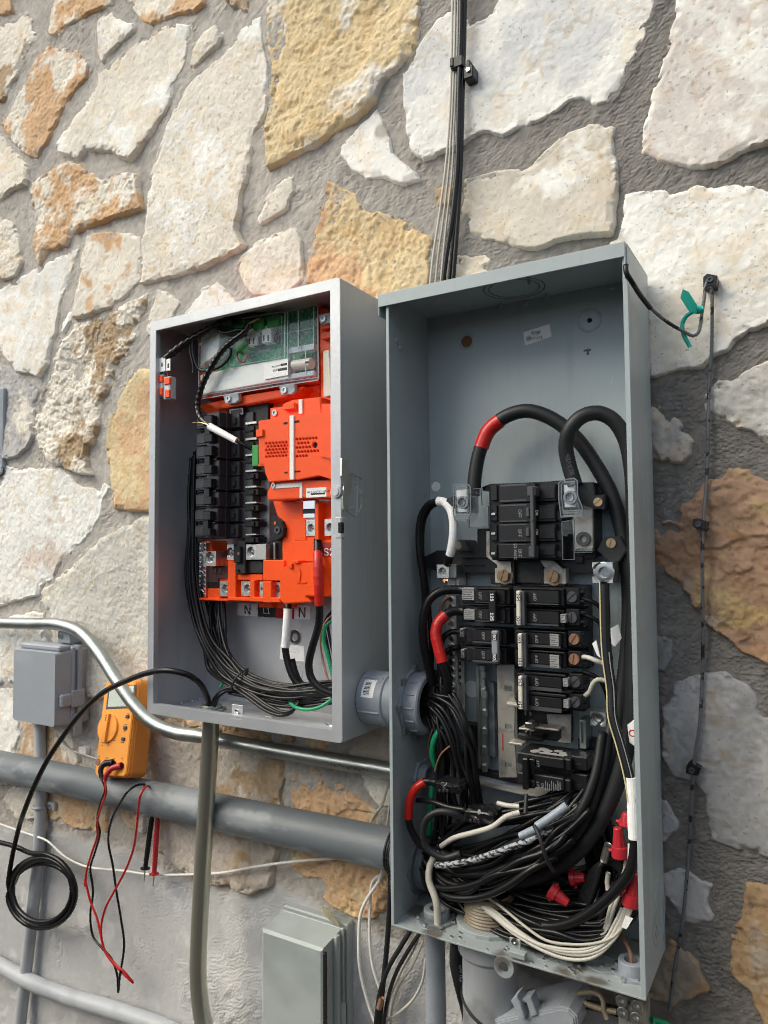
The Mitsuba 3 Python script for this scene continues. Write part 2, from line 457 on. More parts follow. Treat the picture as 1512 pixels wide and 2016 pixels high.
# (view, outline, main colour, second colour, share of the second, roughness of the face 0..1)
STONES = [
    ('A1', [(0, 95), (60, 85), (100, 50), (125, 75), (120, 120), (145, 125), (140, 150), (95, 200), (80, 240), (60, 300), (45, 320), (10, 395), (-60, 400), (-60, 90)], CREAM, BROWN, .22, .5),
    ('A1', [(-60, -40), (45, -40), (50, 50), (0, 60), (-60, 60)], TAN, ORANGE, .4, .5),
    ('A1', [(185, 130), (190, 90), (210, -40), (440, -40), (440, 15), (350, 50), (260, 100), (230, 135), (200, 140)], CREAM, ORANGE, .5, .5),
    ('A1', [(505, -40), (800, -40), (805, 25), (770, 45), (660, 65), (600, 95), (565, 85), (510, 25)], CREAM, ORANGE, .45, .5),
    ('A1', [(830, -40), (975, -40), (970, 40), (920, 20)], TAN, CREAM, .4, .5),
    ('A1', [(380, 80), (425, 42), (470, 75), (525, 95), (520, 125), (440, 190), (400, 250), (385, 200)], CREAM, WHITE, .4, .3),
    ('A1', [(5, 490), (90, 330), (150, 210), (180, 185), (300, 195), (340, 240), (340, 300), (290, 350), (240, 430), (180, 560), (140, 622), (100, 605), (30, 540)], ORANGE, CREAM, .38, .5),
    ('A1', [(225, 575), (300, 460), (380, 340), (380, 290), (470, 220), (560, 140), (575, 160), (620, 110), (690, 88), (760, 95), (735, 150), (730, 200), (715, 260), (680, 330), (660, 420), (600, 520), (515, 630), (430, 595), (340, 590), (320, 625), (240, 605)], CREAM, WHITE, .35, .35),
    ('A1', [(750, 250), (755, 200), (800, 130), (850, 95), (875, 130), (850, 180), (790, 230), (755, 285)], CREAM, BROWN, .4, .5),
    ('A1', [(560, 1120), (575, 800), (590, 680), (640, 520), (700, 390), (770, 300), (880, 210), (950, 110), (1000, 70), (1025, 60), (1030, 150), (1045, 250), (1040, 430), (990, 540), (980, 650), (955, 760), (930, 900), (958, 970), (880, 1015), (780, 1060), (660, 1095)], WHITE, CREAM, .55, .25),
    ('F', [(520, -30), (826, -30), (822, 60), (806, 110), (756, 160), (735, 205), (700, 235), (660, 260), (600, 300), (530, 332), (525, 270), (528, 230), (535, 200), (530, 140), (522, 60)], YELLOW, CREAM, .3, .9),
    ('F', [(662, 300), (690, 262), (705, 215), (732, 190), (755, 240), (768, 300), (826, 350), (800, 362), (750, 350), (720, 348), (690, 330)], WHITE, GREY, .15, .2),
    ('F', [(505, 430), (530, 375), (575, 338), (578, 370), (560, 410), (510, 443)], CREAM, WHITE, .4, .3),
    ('A1', [(115, 720), (160, 690), (250, 640), (300, 630), (330, 660), (400, 710), (470, 680), (540, 690), (560, 820), (440, 860), (360, 890), (290, 920), (260, 970), (190, 990), (155, 1050), (125, 960), (140, 870), (115, 790)], ORANGE, CREAM, .4, .8),
    ('A1', [(-60, 530), (0, 535), (60, 600), (110, 660), (105, 725), (50, 745), (0, 790), (-60, 800)], CREAM, WHITE, .3, .3),
    ('A1', [(-60, 840), (0, 850), (55, 880), (80, 960), (90, 1030), (60, 1085), (0, 1110), (-60, 1110)], CREAM, BROWN, .25, .6),
    ('A1', [(335, 920), (440, 910), (550, 930), (555, 1000), (550, 1100), (480, 1180), (420, 1215), (330, 1245), (295, 1250), (310, 1100), (320, 1010)], CREAM, ORANGE, .3, .3),
    ('A3', [(-60, 75), (0, 75), (70, 20), (300, -100), (490, -200), (580, -230), (545, -130), (470, 90), (430, 180), (410, 390), (380, 480), (360, 590), (355, 630), (320, 685), (285, 730), (240, 700), (130, 680), (60, 590), (0, 510), (-60, 500)], WHITE, CREAM, .3, .3),
    ('A1', [(925, 1060), (950, 990), (1050, 930), (1160, 895), (1185, 950), (1190, 1100), (1150, 1150), (1000, 1165), (960, 1120)], CREAM, WHITE, .25, .5),
    ('F', [(603, 560), (603, 545), (615, 490), (630, 400), (645, 355), (700, 380), (705, 400), (760, 420), (820, 440), (850, 470), (845, 570), (745, 620), (640, 600)], YELLOW, ORANGE, .45, .8),
    ('F', [(365, 615), (380, 595), (400, 565), (425, 552), (445, 570), (462, 595), (460, 660), (370, 650)], WHITE, CREAM, .5, .2),
    ('F', [(288, 650), (300, 600), (310, 570), (330, 575), (352, 595), (340, 615), (340, 650), (302, 665)], CREAM, WHITE, .2, .4),
    ('A3', [(250, 1100), (290, 880), (380, 700), (390, 590), (440, 470), (520, 390), (560, 310), (800, 230), (900, 170), (1100, 100), (1095, 170), (1040, 280), (1000, 430), (920, 570), (840, 650), (830, 760), (770, 900), (750, 960), (720, 1150), (640, 1300), (680, 1465), (600, 1440), (480, 1400), (370, 1350), (310, 1250)], CREAM, BROWN, .45, 1.0),
    ('A3', [(460, 400), (455, 340), (500, 240), (525, 230), (520, 290), (480, 370)], WHITE, WHITE, 0, .1),
    ('F', [(205, 870), (210, 830), (240, 770), (270, 720), (300, 722), (340, 735), (340, 1010), (290, 1005), (225, 1002), (222, 960), (212, 910)], YELLOW, ORANGE, .45, .5),
    ('A3', [(-60, 640), (60, 640), (130, 700), (280, 820), (275, 920), (250, 1130), (210, 1240), (130, 1320), (20, 1335), (-60, 1330)], GREY, CREAM, .4, .5),
    ('C1', [(30, 180), (50, 170), (90, 190), (290, 195), (420, 200), (540, 200), (640, 270), (680, 330), (760, 380), (850, 380), (920, 390), (960, 340), (1000, 380), (940, 480), (920, 640), (840, 780), (760, 880), (600, 1020), (520, 1110), (510, 1170), (490, 1230), (400, 1270), (340, 1380), (250, 1390), (160, 1420), (0, 1475), (-100, 1475), (-100, 400), (5, 350)], WHITE, (.62, .54, .47), .3, .35),
    ('F', [(85, 1157), (106, 1142), (148, 1110), (190, 1066), (222, 1049), (250, 1036), (275, 1017), (320, 1010), (400, 1010), (400, 1360), (300, 1352), (250, 1345), (215, 1372), (195, 1375), (168, 1372), (150, 1300), (140, 1260), (100, 1215), (92, 1195), (82, 1182)], (.56, .54, .49), CREAM, .3, .55),
    ('F', [(-30, 1230), (23, 1213), (53, 1205), (83, 1207), (86, 1255), (100, 1300), (70, 1340), (25, 1345), (-30, 1345)], WHITE, CREAM, .4, .5),
    ('F', [(95, 1238), (136, 1240), (140, 1262), (128, 1275), (104, 1270)], CREAM, WHITE, .3, .3),
    ('F', [(-30, 1352), (0, 1352), (22, 1354), (30, 1400), (38, 1440), (30, 1475), (22, 1510), (-30, 1510)], CREAM, WHITE, .4, .4),
    ('F', [(45, 1400), (100, 1410), (140, 1445), (150, 1480), (168, 1530), (172, 1548), (60, 1520), (34, 1490)], CREAM, TAN, .4, .6),
    ('F', [(165, 1470), (190, 1440), (215, 1400), (262, 1420), (276, 1470), (272, 1540), (240, 1560), (190, 1552), (176, 1530)], (.50, .46, .42), GREY, .3, .5),
    ('F', [(5, 1576), (17, 1555), (30, 1543), (75, 1550), (82, 1580), (78, 1614), (35, 1610), (15, 1590)], CREAM, YELLOW, .25, .4),
    ('F', [(-30, 1520), (0, 1520), (19, 1530), (11, 1548), (0, 1545), (-30, 1545)], TAN, CREAM, .4, .4),
    ('F', [(88, 1545), (133, 1555), (190, 1570), (213, 1585), (210, 1640), (165, 1632), (130, 1622), (90, 1608)], (.60, .46, .31), ORANGE, .35, .6),
    ('F', [(226, 1580), (267, 1598), (283, 1606), (283, 1640), (258, 1632), (240, 1615)], TAN, CREAM, .4, .6),
    ('F', [(300, 1440), (430, 1470), (495, 1485), (563, 1500), (558, 1530), (553, 1560), (555, 1610), (548, 1680), (535, 1712), (532, 1740), (490, 1757), (455, 1742), (420, 1740), (385, 1722), (350, 1705), (315, 1680), (305, 1640), (290, 1600), (280, 1560), (283, 1500)], (.54, .48, .42), BROWN, .35, .65),
    ('F', [(300, 1395), (420, 1400), (560, 1430), (580, 1448), (572, 1464), (480, 1458), (440, 1447), (330, 1428)], TAN, BROWN, .5, .9),
    ('F', [(582, 1430), (660, 1440), (648, 1462), (636, 1476), (618, 1474), (600, 1465)], YELLOW, ORANGE, .3, .6),
    ('F', [(685, 1485), (700, 1462), (717, 1440), (760, 1415), (830, 1420), (830, 1505), (760, 1500)], (.52, .44, .37), CREAM, .4, .4),
    ('C3', [(660, 470), (690, 400), (780, 390), (850, 440), (900, 500), (980, 560), (1060, 580), (1150, 650), (1220, 690), (1300, 770), (1330, 870), (1420, 960), (1440, 1180), (1420, 1320), (1370, 1480), (1280, 1530), (1160, 1530), (1060, 1500), (960, 1450), (880, 1370), (850, 1310), (840, 1260), (760, 1230), (680, 1190), (655, 1100), (650, 800)], YELLOW, ORANGE, .42, 1.0),
    ('C3', [(1140, 460), (1320, 490), (1440, 520), (1440, 720), (1330, 710), (1230, 620), (1190, 520)], CREAM, GREY, .3, .4),
    ('A2', [(75, 300), (100, 290), (105, 270), (130, 200), (200, 80), (250, 40), (340, 60), (330, 95), (400, 70), (440, 20), (470, -40), (1065, -40), (1050, 60), (1020, 160), (960, 250), (930, 340), (880, 400), (830, 410), (790, 380), (740, 390), (620, 470), (540, 490), (470, 535), (420, 520), (380, 525), (310, 570), (250, 590), (210, 610), (155, 635), (110, 590), (90, 520), (85, 440), (80, 380)], WHITE, (.66, .66, .65), .4, .2),
    ('A2', [(1155, -40), (1640, -40), (1640, 500), (1512, 560), (1400, 600), (1310, 650), (1220, 665), (1150, 640), (1015, 600), (1015, 520), (1030, 440), (1060, 350), (1090, 260), (1115, 160), (1140, 80)], (.66, .61, .57), WHITE, .4, .15),
    ('A2', [(315, 700), (400, 680), (520, 670), (600, 620), (690, 540), (800, 490), (860, 480), (905, 495), (905, 570), (918, 650), (910, 780), (890, 920), (740, 930), (600, 975), (520, 965), (430, 940), (350, 930), (330, 860), (305, 830)], (.60, .55, .47), WHITE, .3, .25),
    ('F', [(1223, 380), (1306, 372), (1380, 367), (1456, 360), (1490, 367), (1520, 385), (1570, 420), (1570, 600), (1512, 637), (1472, 649), (1448, 667), (1430, 693), (1402, 705), (1386, 720), (1278, 742), (1225, 750), (1190, 600), (1200, 480), (1213, 430)], WHITE, CREAM, .35, .2),
    ('A2', [(190, 745), (220, 730), (265, 740), (260, 800), (200, 810)], BROWN, RED, .4, .4),
    ('F', [(893, 505), (955, 500), (965, 520), (945, 530), (978, 532), (960, 600), (890, 600), (880, 560)], CREAM, YELLOW, .4, .6),
    ('C5', [(565, 490), (590, 410), (660, 320), (760, 210), (930, 155), (1110, 95), (1174, 55), (1500, 0), (1560, 760), (1300, 800), (1174, 770), (1120, 720), (1060, 690), (900, 620), (780, 560), (670, 500), (600, 525)], (.56, .54, .50), CREAM, .25, .5),
    ('C5', [(-100, 330), (120, 340), (190, 400), (240, 450), (280, 530), (380, 580), (400, 635), (340, 660), (440, 700), (500, 750), (470, 860), (410, 940), (320, 940), (330, 900), (240, 930), (150, 900), (-100, 900)], (.55, .49, .41), GREY, .3, .7),
    ('C5', [(-100, 1600), (160, 1560), (210, 1500), (300, 1460), (400, 1490), (415, 1340), (480, 1270), (590, 1190), (610, 1120), (660, 1080), (740, 1095), (800, 1030), (850, 955), (940, 955), (1060, 970), (1174, 970), (1560, 1000), (1600, 2500), (1400, 2800), (1174, 2736), (1050, 2656), (950, 2616), (880, 2546), (760, 2456), (640, 2366), (540, 2216), (490, 2106), (400, 2046), (340, 1960), (260, 1900), (190, 1830), (-100, 1800)], (.40, .255, .17), (.50, .36, .19), .36, 1.0),
    ('F', [(1308, 1391), (1324, 1380), (1326, 1344), (1348, 1338), (1380, 1329), (1426, 1324), (1444, 1335), (1471, 1351), (1489, 1373), (1489, 1393), (1502, 1407), (1590, 1430), (1590, 1690), (1512, 1686), (1475, 1680), (1446, 1671), (1424, 1664), (1402, 1651), (1395, 1620), (1385, 1560), (1370, 1535), (1330, 1530), (1304, 1485)], (.37, .365, .36), (.46, .45, .44), .4, .35),
    ('F', [(1270, 1245), (1295, 1248), (1325, 1258), (1322, 1293), (1310, 1318), (1270, 1320)], (.28, .28, .29), GREY, .4, .4),
    ('C7', [(250, 60), (430, 60), (500, 150), (550, 250), (530, 340), (440, 390), (250, 400)], (.46, .46, .47), GREY, .3, .2),
    ('C7', [(300, 685), (455, 685), (610, 685), (660, 710), (720, 760), (830, 790), (815, 860), (820, 1000), (870, 1070), (860, 1110), (700, 1140), (610, 1130), (560, 1060), (460, 890), (300, 880)], (.50, .49, .48), GREY, .3, .2),
    ('C7', [(470, 1280), (530, 1300), (560, 1355), (640, 1400), (720, 1490), (760, 1600), (820, 1740), (720, 1740), (660, 1790), (500, 1850), (420, 1800), (270, 1790), (290, 1740), (360, 1500)], (.44, .29, .17), (.36, .31, .25), .5, .4),
    ('C7', [(1010, 1350), (1040, 1230), (1100, 1100), (1160, 900), (1170, 780), (1260, 710), (1344, 740), (1560, 800), (1560, 2100), (1344, 2100), (1280, 1900), (1180, 1700), (1050, 1610), (1010, 1500)], (.45, .30, .17), (.42, .34, .26), .4, .7),
]
rng = np.random.default_rng(7)
FBM = meshkit.fbm


def jag(poly, seed, amp=0.0042, step=0.0038):
    """The outline resampled and roughened like a broken edge."""
    ring_ = poly.exterior
    n = max(16, int(ring_.length / step))
    q = np.array([ring_.interpolate(t).coords[0] for t in np.linspace(0, ring_.length, n, endpoint=False)])
    q3 = np.stack([q[:, 0], q[:, 1], q[:, 0] * 0 + seed * 3.7], 1)
    off = np.stack([FBM(q3 * 45, 3, seed) - .5, FBM(q3 * 45 + 9.3, 3, seed + 1) - .5], 1) * 2.6 * amp
    g = Polygon(q + off).buffer(0)
    return max(g.geoms, key=lambda a: a.area) if g.geom_type != 'Polygon' else g


def stone_mesh(poly, seed, A, B, share, rough, h=0.0024, thick=0.0135):
    b = np.array(poly.exterior.coords)[:-1]
    x0, z0, x1, z1 = poly.bounds
    gx_, gz_ = np.meshgrid(np.arange(x0, x1, h), np.arange(z0, z1, h * .87))
    gx_ = gx_ + (np.arange(len(gx_)) % 2)[:, None] * h / 2
    pts = np.stack([gx_.ravel(), gz_.ravel()], 1)
    r = np.random.default_rng(seed)
    pts += r.uniform(-.25, .25, pts.shape) * h
    inside = shapely.contains_xy(poly.buffer(-h * .6), pts[:, 0], pts[:, 1])
    pts = np.vstack([b, pts[inside]])
    tri = Delaunay(pts).simplices
    c = pts[tri].mean(1)
    tri = tri[shapely.contains_xy(poly, c[:, 0], c[:, 1])]
    a_ = pts[tri]
    e1, e2 = a_[:, 1] - a_[:, 0], a_[:, 2] - a_[:, 0]
    area = e1[:, 0] * e2[:, 1] - e1[:, 1] * e2[:, 0]
    tri = np.where((area < 0)[:, None], tri[:, ::-1], tri)          # counter-clockwise in (x, z): faces -y
    fine = []
    for i in range(len(b)):
        fine.append(b[i] + (b[(i + 1) % len(b)] - b[i]) * np.linspace(0, 1, 4, endpoint=False)[:, None])
    d = cKDTree(np.vstack(fine)).query(pts)[0]
    p3 = np.stack([pts[:, 0], pts[:, 1], pts[:, 0] * 0 + seed * 1.31], 1)
    big = FBM(p3 * 9, 3, seed)
    mid = FBM(p3 * np.array([38, 46, 1]), 4, seed + 3)
    ridge = 1 - np.abs(2 * FBM(p3 * 30 + 4, 4, seed + 5) - 1)
    small = FBM(p3 * 170, 3, seed + 7)
    R = 0.0012 + 0.0055 * FBM(p3 * 20 + 1, 2, seed + 11)
    prof = thick * (1 - (1 - np.clip(d / R, 0, 1)) ** 2.4)
    cx, cz = poly.centroid.coords[0]
    tilt = np.clip((pts[:, 0] - cx) * r.uniform(-.04, .04) + (pts[:, 1] - cz) * r.uniform(-.07, -.005), -.0025, .008)
    face = np.clip(d / .012, 0, 1)
    chipn = FBM(p3 * np.array([48, 60, 1]) + 51, 3, seed + 41)
    chip = np.clip((chipn - .53) / .07, 0, 1) * np.clip(1 - d / (.010 + .012 * rough), 0, 1)
    layer = FBM(p3 * np.array([13, 17, 1]) + 5, 3, seed + 43) * 7
    step = (np.floor(layer) + np.clip((layer - np.floor(layer)) / .16, 0, 1)) / 7
    out = prof + tilt + face * ((big - .5) * (.005 + .012 * rough) + (step - .5) * .022 * rough ** 2.5 + (mid - .5) * (.0006 + .007 * rough) + (ridge - .6) * .002 * rough + (small - .5) * (.0007 + .0060 * rough)) - chip * (.0045 + .005 * rough)
    zone = FBM(p3 * 11 + 3, 2, seed + 17)
    pit = np.clip((meshkit.noise(p3 * np.array([200, 150, 1]) + 31, seed + 13) - (.97 - .22 * zone)) / .05, 0, 1) * face
    out -= pit * .0008
    y = -np.maximum(out, 0.0006) + 0.001
    # colour: mineral patches, lighter rind, dirt in the pits
    patch = np.clip((FBM(p3 * 13 + 17, 4, seed + 19) * .75 + FBM(p3 * 60 + 2, 3, seed + 21) * .25 - (.5 + (.5 - share) * .42)) / .07 + .5, 0, 1)
    A, B = np.array(A), np.array(B)
    col = A + (B - A) * patch[:, None]
    tone = .86 + .28 * FBM(p3 * 21 + 7, 4, seed + 23)
    grain = .90 + .2 * FBM(p3 * 240 + 5, 2, seed + 25)
    col = col * (tone * grain)[:, None]
    warm = np.clip((FBM(p3 * 26 + 29, 3, seed + 27) - .58) / .12, 0, 1)[:, None] * (.35 if share else 0)
    col = col * (1 - warm) + warm * col * np.array([.95, .80, .60])
    vein = np.clip((1 - np.abs(2 * FBM(p3 * 16 + 61, 4, seed + 45) - 1) - .955) / .03, 0, 1) * np.clip((zone - .45) / .1, 0, 1)
    col = col * (1 - vein[:, None] * np.array([.09, .16, .26]))
    col = col * (1 + .10 * chip[:, None]) * (1 - .10 * np.clip((.5 - small) / .2, 0, 1) * (.3 + rough))[:, None]
    dusty = np.clip((FBM(p3 * 34 + 41, 4, seed + 33) - .64) / .05, 0, 1) * np.clip(1 - d / .022, 0, 1)      # mortar smears near the joints
    col = col * (1 - dusty[:, None] * .7) + np.array([.40, .38, .355]) * dusty[:, None] * .7
    col = col * (1 - .30 * pit[:, None] * np.array([.8, 1, 1.15]))
    n = len(pts)
    nb = len(b)
    v = np.vstack([np.stack([pts[:, 0], y, pts[:, 1]], 1), np.stack([b[:, 0], b[:, 0] * 0 + .03, b[:, 1]], 1)])
    k = np.arange(nb)
    k2 = (k + 1) % nb
    ccw = Polygon(b).exterior.is_ccw
    side = np.vstack([np.stack([k, k + n, k2], 1), np.stack([k2, k + n, k2 + n], 1)])
    if not ccw:
        side = side[:, ::-1]
    return trimesh.Trimesh(v, np.vstack([tri, side]), process=False), np.clip(np.vstack([col, col[:nb] * .9]), 0, .9)


polys = []
for i, (v_, q, A_, B_, sh, ro) in enumerate(STONES):
    g = Polygon(xz(v_, q, -0.012)).buffer(0)
    g = max(g.geoms, key=lambda a: a.area) if g.geom_type != 'Polygon' else g
    g = jag(g.buffer(.0032), i + 1)
    for o in polys:
        if g.intersects(o):
            g = g.difference(o.buffer(0.005))
    g = max(g.geoms, key=lambda a: a.area) if g.geom_type != 'Polygon' else g
    polys.append(g)
    m, c = stone_mesh(g, i + 1, A_, B_, sh, ro)
    part(W, 'stone', m, 'stone', smooth=True, color=c)

# stones of the same wall beyond the frame, joined
from scipy.spatial import Voronoi
frame = Polygon([tuple(P('F', q, 0)[[0, 2]]) for q in [(-32, -32), (1545, -32), (1545, 2060), (-32, 2060)]])
seeds = rng.uniform([-2.6, .95], [1.9, 3.4], (330, 2))
vor = Voronoi(seeds)
far_m, far_c = [], []
placed = shapely.union_all(polys)
for pi, ri in enumerate(vor.point_region):
    reg = vor.regions[ri]
    if -1 in reg or len(reg) < 3:
        continue
    g = Polygon(vor.vertices[reg]).buffer(-0.016).intersection(shapely.box(-2.5, .9, 1.8, 3.3)).difference(frame).difference(placed.buffer(.012))
    if g.geom_type != 'Polygon' or g.area < .003:
        continue
    g = jag(g, pi + 200, step=.02)
    pal = [CREAM, WHITE, YELLOW, ORANGE, (.55, .5, .45), GREY][int(rng.integers(6))]
    m, c = stone_mesh(g, pi + 200, pal, CREAM, .4, float(rng.uniform(.2, .8)), h=.016)
    far_m.append(m)
    far_c.append(c)
part(W, 'rubble_beyond', far_m, 'stone', smooth=True, color=np.vstack(far_c), kind='stuff')

# mortar bed
allb = np.vstack([np.array(g.exterior.coords) for g in polys])
xs = np.unique(np.concatenate([np.arange(-2.6, -1.13, .04), np.arange(-1.13, .60, .0046), np.arange(.6, 1.9, .04)]))
zs = np.unique(np.concatenate([np.arange(-.02, .46, .04), np.arange(.46, 2.93, .0046), np.arange(2.93, 3.4, .04)]))
X, Z = np.meshgrid(xs, zs)
p3 = np.stack([X.ravel(), Z.ravel(), X.ravel() * 0 + 2.2], 1)
dm = cKDTree(allb).query(p3[:, :2])[0]
lap = np.exp(-dm / .010) * (.0045 * FBM(p3 * 30, 2, 55) - .0005)
ym = -(.0062 + (FBM(p3 * 8, 3, 51) - .5) * .010 + (FBM(p3 * np.array([42, 50, 1]), 3, 52) - .5) * .0022 + (FBM(p3 * 210, 2, 53) - .5) * .0046) - lap
plinth_top = np.interp(p3[:, 0], *zip(*sorted([(P('F', q, 0)[0], P('F', q, 0)[2]) for q in [(-200, 1600), (0, 1628), (130, 1640), (215, 1655), (300, 1690), (400, 1745), (500, 1768), (560, 1740), (620, 1760), (700, 1815), (780, 1850), (1000, 1900), (1512, 2140)]]))) + (FBM(p3 * 22, 3, 57) - .5) * .035
pl = np.clip((plinth_top - p3[:, 1]) / .012 + .5, 0, 1)
yp = -(.010 + (FBM(p3 * 5, 3, 61) - .5) * .006 + (FBM(p3 * 60, 2, 62) - .5) * .0012 + np.clip(FBM(p3 * 12, 3, 64) - .55, 0, 1) * (FBM(p3 * 80, 3, 65) - .5) * .05)
ym = ym * (1 - pl) + yp * pl
mc = np.array([.475, .44, .395]) * (.80 + .4 * FBM(p3 * 18, 4, 66))[:, None] * (.72 + .56 * FBM(p3 * 200, 2, 67))[:, None]
right_shade = np.clip((p3[:, 0] - (-.25)) / .6, 0, 1)[:, None]
mc = mc * (1 - right_shade) + right_shade * mc * np.array([.49, .495, .51])                        # darker, greyer mortar to the right, its shade painted into the colour
pc = np.array([.50, .50, .50]) * (.82 + .36 * FBM(p3 * 9, 4, 68))[:, None] * (.93 + .14 * FBM(p3 * 160, 2, 69))[:, None]
pc = pc + np.clip((FBM(p3 * 15, 4, 70) - .62) / .1, 0, 1)[:, None] * .12
mc = mc * (1 - pl[:, None]) + pc * pl[:, None]
nx, nz = len(xs), len(zs)
i, j = np.meshgrid(np.arange(nz - 1), np.arange(nx - 1), indexing='ij')
a = i * nx + j
q = np.stack([a, a + 1, a + nx + 1, a + nx], -1).reshape(-1, 4)
mm = trimesh.Trimesh(np.stack([p3[:, 0], ym, p3[:, 1]], 1), np.vstack([q[:, [0, 1, 2]], q[:, [0, 2, 3]]]), process=False)
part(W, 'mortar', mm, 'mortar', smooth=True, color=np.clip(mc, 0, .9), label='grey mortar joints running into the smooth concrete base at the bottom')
part(W, 'backing', bx(-2.6, 1.9, .035, .3, -.02, 3.42), 'pvc_grey', smooth=False)

# ---------------------------------------------------------------- left cabinet
LX0, LX1, LZ0, LZ1, LYF, LYB = -0.391, 0.0, 1.28, 1.94, -0.149, -0.014
t_ = .0016
LC = thing('left_cabinet', 'open grey metal cabinet on the left holding orange plastic equipment, its lid removed', 'electrical cabinet')
part(LC, 'back_panel', bx(LX0 + t_, LX1 - t_, LYB, LYB - t_, LZ0 + t_, LZ1 - t_), 'left_paint')
part(LC, 'side_wall', bx(LX0, LX0 + t_, LYB, LYF + .0005, LZ0, LZ1), 'left_paint')
part(LC, 'side_wall', bx(LX1 - t_, LX1, LYB, LYF + .0005, LZ0, LZ1), 'left_paint')
part(LC, 'top_wall', bx(LX0, LX1, LYB, LYF + .0005, LZ1 - t_, LZ1 + .0004), 'left_paint')
part(LC, 'bottom_wall', bx(LX0, LX1, LYB, LYF + .0005, LZ0 - .0004, LZ0 + t_), 'left_paint')
outer = shapely.box(LX0 - .001, LZ0 - .001, LX1 + .001, LZ1 + .001).buffer(-.006).buffer(.006)
inner = shapely.box(LX0 + .0135, LZ0 + .016, LX1 - .0165, LZ1 - .0155)
part(LC, 'front_frame', ext(outer.difference(inner), LYF - .0018, LYF, .0006), 'left_paint')
part(LC, 'frame_lip', ext(inner.buffer(.0012).difference(inner), LYF, LYF + .008, .0003), 'left_paint')
# latch plate and its pivot on the right front edge, embossed pictogram on the side
lx = LX1 + .004
lp = [PX('A4', q, lx)[[1, 2]] for q in [(1192, 1100), (1216, 1100), (1226, 1182), (1256, 1188), (1240, 1270), (1222, 1390), (1200, 1398), (1196, 1330), (1204, 1260), (1190, 1200)]]
m = Manifold.extrude(to_cs(Polygon(lp).buffer(.002).buffer(-.001)), .003)
m = cat(m)
m = trimesh.Trimesh(np.stack([LX1 + .001 + m.vertices[:, 2], m.vertices[:, 0], m.vertices[:, 1]], 1), m.faces)
part(LC, 'latch', m, 'dull_aluminium', label='pale curved latch plate on the right edge of the cabinet')
q = PX('A4', (1180, 1292), LX1 + .003)
part(LC, 'latch_pivot', cat(disc(LX1 - .006, LYF - .0015, q[2], .009, .004), disc(LX1 - .006, LYF - .005, q[2], .0065, .002)), 'left_paint')
q = PX('A5', (1200, 118), LX1)
part(LC, 'latch_slot', cat(bx(LX1 - .010, LX1 + .0025, LYF - .0028, LYF + .008, q[2] - .016, q[2] + .016, .002)), 'left_paint')
part(LC, 'slot_hole', bx(LX1 - .004, LX1 + .0032, LYF - .0033, LYF + .003, q[2] - .008, q[2] + .008, .001), 'hole_dark')


def side_line(pts, w=.0013):
    return tube(np.array([PX('A4', a, LX1 + .0004) for a in pts]), w, 6)


part(LC, 'side_emblem', [side_line(s) for s in ([(1215, 1175), (1312, 1215)], [(1262, 1240), (1280, 1250), (1278, 1432), (1262, 1440), (1215, 1402)], [(1230, 1290), (1262, 1290)],
     [(1280, 1320), (1300, 1325), (1306, 1370), (1288, 1420), (1280, 1415)], [(1290, 1275), (1290, 1300)], [(1306, 1278), (1306, 1305)], [(1215, 1402), (1262, 1385)])], 'left_paint', label='embossed padlock pictogram on the side of the cabinet')
# bottom bracket with screw, knockouts, stickers
br = part(LC, 'bracket', cat(rb('A5', (532, 1168, 600, 1250), LYF + .012, LYF + .014, .0006), rb('A5', (522, 1250, 598, 1268), LYF - .002, LYF + .012)), 'left_paint')
screw('A5', (565, 1215), LYF + .012, .0048, 'chrome', br, slot='cross')
part(LC, 'knockout', ring('A5', (908, 768), LYB - .0034, .0065, .0125, .004), 'chrome', label='shiny round plug in the back panel')
part(LC, 'knockout', pdisc('A5', (908, 768), LYB - .002, .0068, .002), 'grey_plate')
for c_, r_ in (((645, 945), .0125), ((915, 980), .0135)):
    part(LC, 'knockout', ring('A5', c_, LYB - .0022, r_ - .0008, r_ + .0008, .0012), 'left_paint')
part(LC, 'keyhole', cat(ring('A5', (495, 845), LYB - .004, .006, .0085, .003)), 'steel')
part(LC, 'keyhole', pdisc('A5', (495, 845), LYB - .0018, .006, .0012), 'hole_dark')
ql = PX('A5', (285, 945), LX0 + t_)
part(LC, 'knockout', tube(np.array([[LX0 + t_, ql[1] + .012 * math.cos(g), ql[2] + .012 * math.sin(g)] for g in np.linspace(0, 6.28, 30)]), .0007, 6), 'left_paint')
st = part(LC, 'sticker', pg('A5', [(822, 812), (962, 822), (966, 916), (818, 900)], LYB - .0021, LYB - .0014, .0001, .0015), 'white_paper', label='white serial sticker low on the back panel')
part(st, 'print', [rb('A5', (872 + 4 * i, 842 + 14 * i, 935 - 6 * i, 847 + 14 * i), LYB - .0024, LYB - .002, 0) for i in range(2)], 'print_black')
for nm, r_, mt, s, tc, lab in (('N', (567, 567, 687, 646), 'white_paper', .017, 'print_black', 'white tag with a black N, left end of the tag strip'), ('L1', (688, 572, 792, 652), 'print_black', .010, 'white_paper', 'black tag reading L1'),
                               ('', (793, 576, 904, 661), 'red_tape', 0, '', 'red tag in the tag strip'), ('N', (905, 578, 999, 666), 'white_paper', .017, 'print_black', 'white tag with a black N, right end of the tag strip')):
    tg = part(LC, 'terminal_tag', rb('A5', r_, LYB - .0022, LYB - .0014, .0001), mt, label=lab)
    if nm:
        part(tg, 'letter', ptext(nm, 'A5', ((r_[0] + r_[2]) / 2, (r_[1] + r_[3]) / 2), LYB - .0023, s, 0, False), tc)
